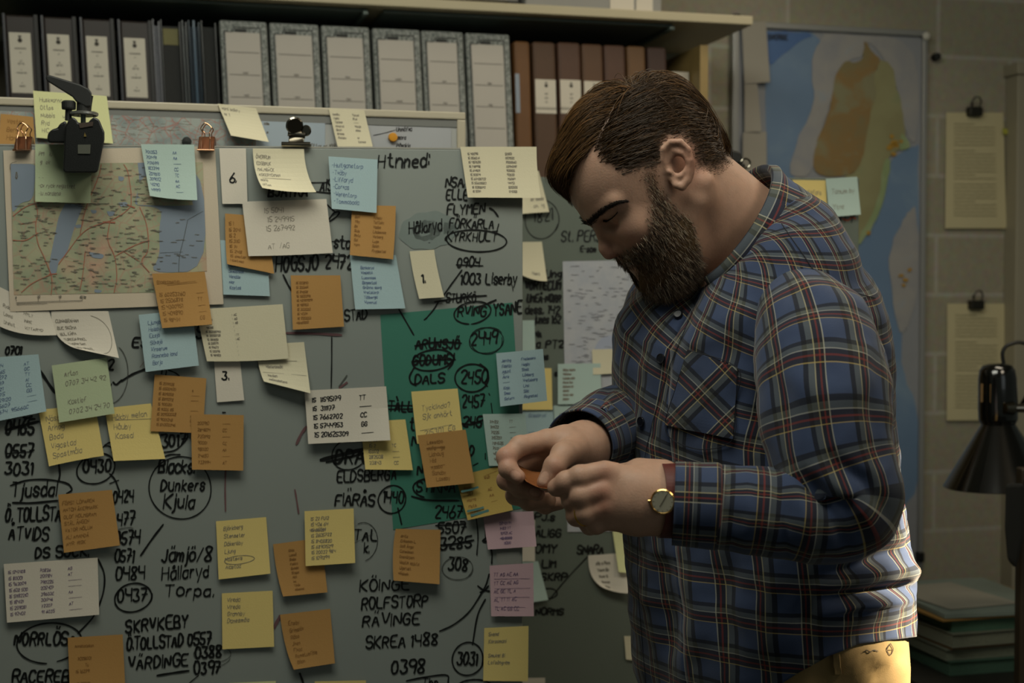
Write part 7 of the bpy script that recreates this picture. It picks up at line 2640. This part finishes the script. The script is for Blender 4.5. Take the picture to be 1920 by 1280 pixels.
obj('pocket_embroidery', np.array([on_shirt(p[0], p[1], .0012, TB) for p in V2]), F2, M_STITCH, trs)
for k, ft in enumerate(legx):
    def shoe_sdf(P, ft=ft):
        c = [P[0] - ft[0], P[1] - ft[1], P[2]]
        f = c[0] * TF[0] + c[1] * TF[1]
        l = c[0] * TL[0] + c[1] * TL[1]
        Q = [f, l, c[2]]
        D = sd_ell(Q, (.06, 0, .035), (.15, .05, .05))
        D = smin(D, sd_cap(Q, (-.03, 0, .05), (-.03, 0, .09), .046, .043), .03)
        return smax(D, -c[2] + .002, .006)
    V, Fc = surface_nets(shoe_sdf, (ft[0] - .25, ft[1] - .25, -.012), (ft[0] + .25, ft[1] + .25, .16), .007)
    Nn = vnormals(V, Fc)
    if ((V - V.mean(0)) * Nn).sum() < 0:
        Fc = Fc[:, ::-1]
    obj('shoe', V, Fc, mat('dark_brown_leather', '2a1d14', .4, .1), person, smooth=True)

# ------------------------------------------------------------------ watch, ring, the slip in his hands
wa = at(1250, 938, 1.481)
M_STRAP = mat('red_brown_leather', '55201a', .45, .15, 80)
M_GOLD = mat('pale_gold', 'c9a66a', .22, .05, 20, metallic=1.0)
M_DIAL = mat('silver_dial', 'c4bda8', .3, .05, 20, metallic=.6)
watch = empty('wristwatch', wa)
watch.parent = person
watch.location = wa - LOC[person]
LOC[watch] = wa
tg = at(1300, 940, 1.483) - at(1220, 937, 1.479)
tg /= np.linalg.norm(tg)
e1 = np.cross(tg, [0, -1, 0.0])
e1 /= np.linalg.norm(e1)
e2 = np.cross(tg, e1)
sv = []
ns = 60
for i in range(ns):
    a = 2 * math.pi * i / ns
    rr_ = .0372
    c = wa + rr_ * (math.cos(a) * e1 + math.sin(a) * e2)
    o_ = (math.cos(a) * e1 + math.sin(a) * e2)
    for (w_, h_) in ((-.0078, 0), (.0078, 0), (.0078, .0018), (-.0078, .0018)):
        sv.append(c + tg * w_ + o_ * h_)
sf = [(i * 4 + k, i * 4 + (k + 1) % 4, ((i + 1) % ns) * 4 + (k + 1) % 4, ((i + 1) % ns) * 4 + k) for i in range(ns) for k in range(4)]
obj('strap', sv, sf, M_STRAP, watch)
LOC[watch] = wa
dc = at(1243, 940, 1.4425)
dn = np.array([-.22, -.97, .05])
dn /= np.linalg.norm(dn)
MB().lathe([(.001, -.005), (.0115, -.005), (.0128, -.002), (.0128, .001), (.0115, .0022), (.0110, .0016), (.001, .0016)], dc, dn, 40).build('case', M_GOLD, watch)
up_ = np.array([0, 0, 1.0]) - dn * dn[2]
up_ /= np.linalg.norm(up_)
rt_ = np.cross(dn, up_)
MB().lathe([(.0005, .0017), (.0108, .0017), (.0108, .0019), (.0005, .0019)], dc, dn, 40).build('dial', M_DIAL, watch)
mb = MB()
for k in range(12):
    a = k * math.pi / 6
    q = dc + dn * .0020 + (up_ * math.cos(a) + rt_ * math.sin(a)) * .0088
    mb.tube([q, q + (up_ * math.cos(a) + rt_ * math.sin(a)) * .0014], .00022, 6)
for a, l_ in ((2.6, .006), (-.5, .0085)):
    mb.tube([dc + dn * .0023, dc + dn * .0023 + (up_ * math.cos(a) + rt_ * math.sin(a)) * l_], .0003, 6)
mb.build('hands_and_markers', M_STITCH, watch)
MB().lathe([(.0005, 0), (.0016, 0), (.0016, .0022), (.0005, .0022)], dc + rt_ * .0128, rt_, 12).build('crown', M_GOLD, watch)
# wedding ring on the near hand
a_, b2 = at(1102, 961, 1.4635), at(1088, 965, 1.472)
tg = (b2 - a_) / np.linalg.norm(b2 - a_)
rc = at(1094, 963.5, 1.4665)
e1 = np.cross(tg, [0, 0, 1.0])
e1 /= np.linalg.norm(e1)
e2 = np.cross(tg, e1)
t_ = np.linspace(0, 2 * math.pi, 40)
rv = rc + .0116 * (np.cos(t_)[:, None] * e1 + np.sin(t_)[:, None] * e2)
MB().tube(rv, .0014, 10, caps=False).build('wedding_ring', mat('yellow_gold', 'd0a040', .2, .03, 20, metallic=1.0), person, smooth=True)
# folded orange slip
q = np.array([[at(972, 872, 1.612), at(1000, 884, 1.610), at(1040, 884, 1.600), at(1068, 878, 1.588)], [at(980, 892, 1.594), at(1005, 906, 1.590), at(1035, 910, 1.584), at(1066, 898, 1.566)], [at(986, 902, 1.574), at(1008, 913, 1.568), at(1034, 916, 1.560), at(1062, 906, 1.545)]])
rows = [spline(r_, 13) for r_ in q]
g_ = np.array([spline(np.array([r_[i] for r_ in rows]), 9) for i in range(13)])
A = g_.transpose(1, 0, 2).reshape(-1, 3)
V, Fc = close_grid(A + np.array([0, 0, .0003]), A, 12, 8)
tag(obj('paper_slip', V, Fc, paper('burnt_orange_paper', '7f4c25'), smooth=True), 'small folded burnt-orange paper slip held between the man\'s two hands', 'paper slip')
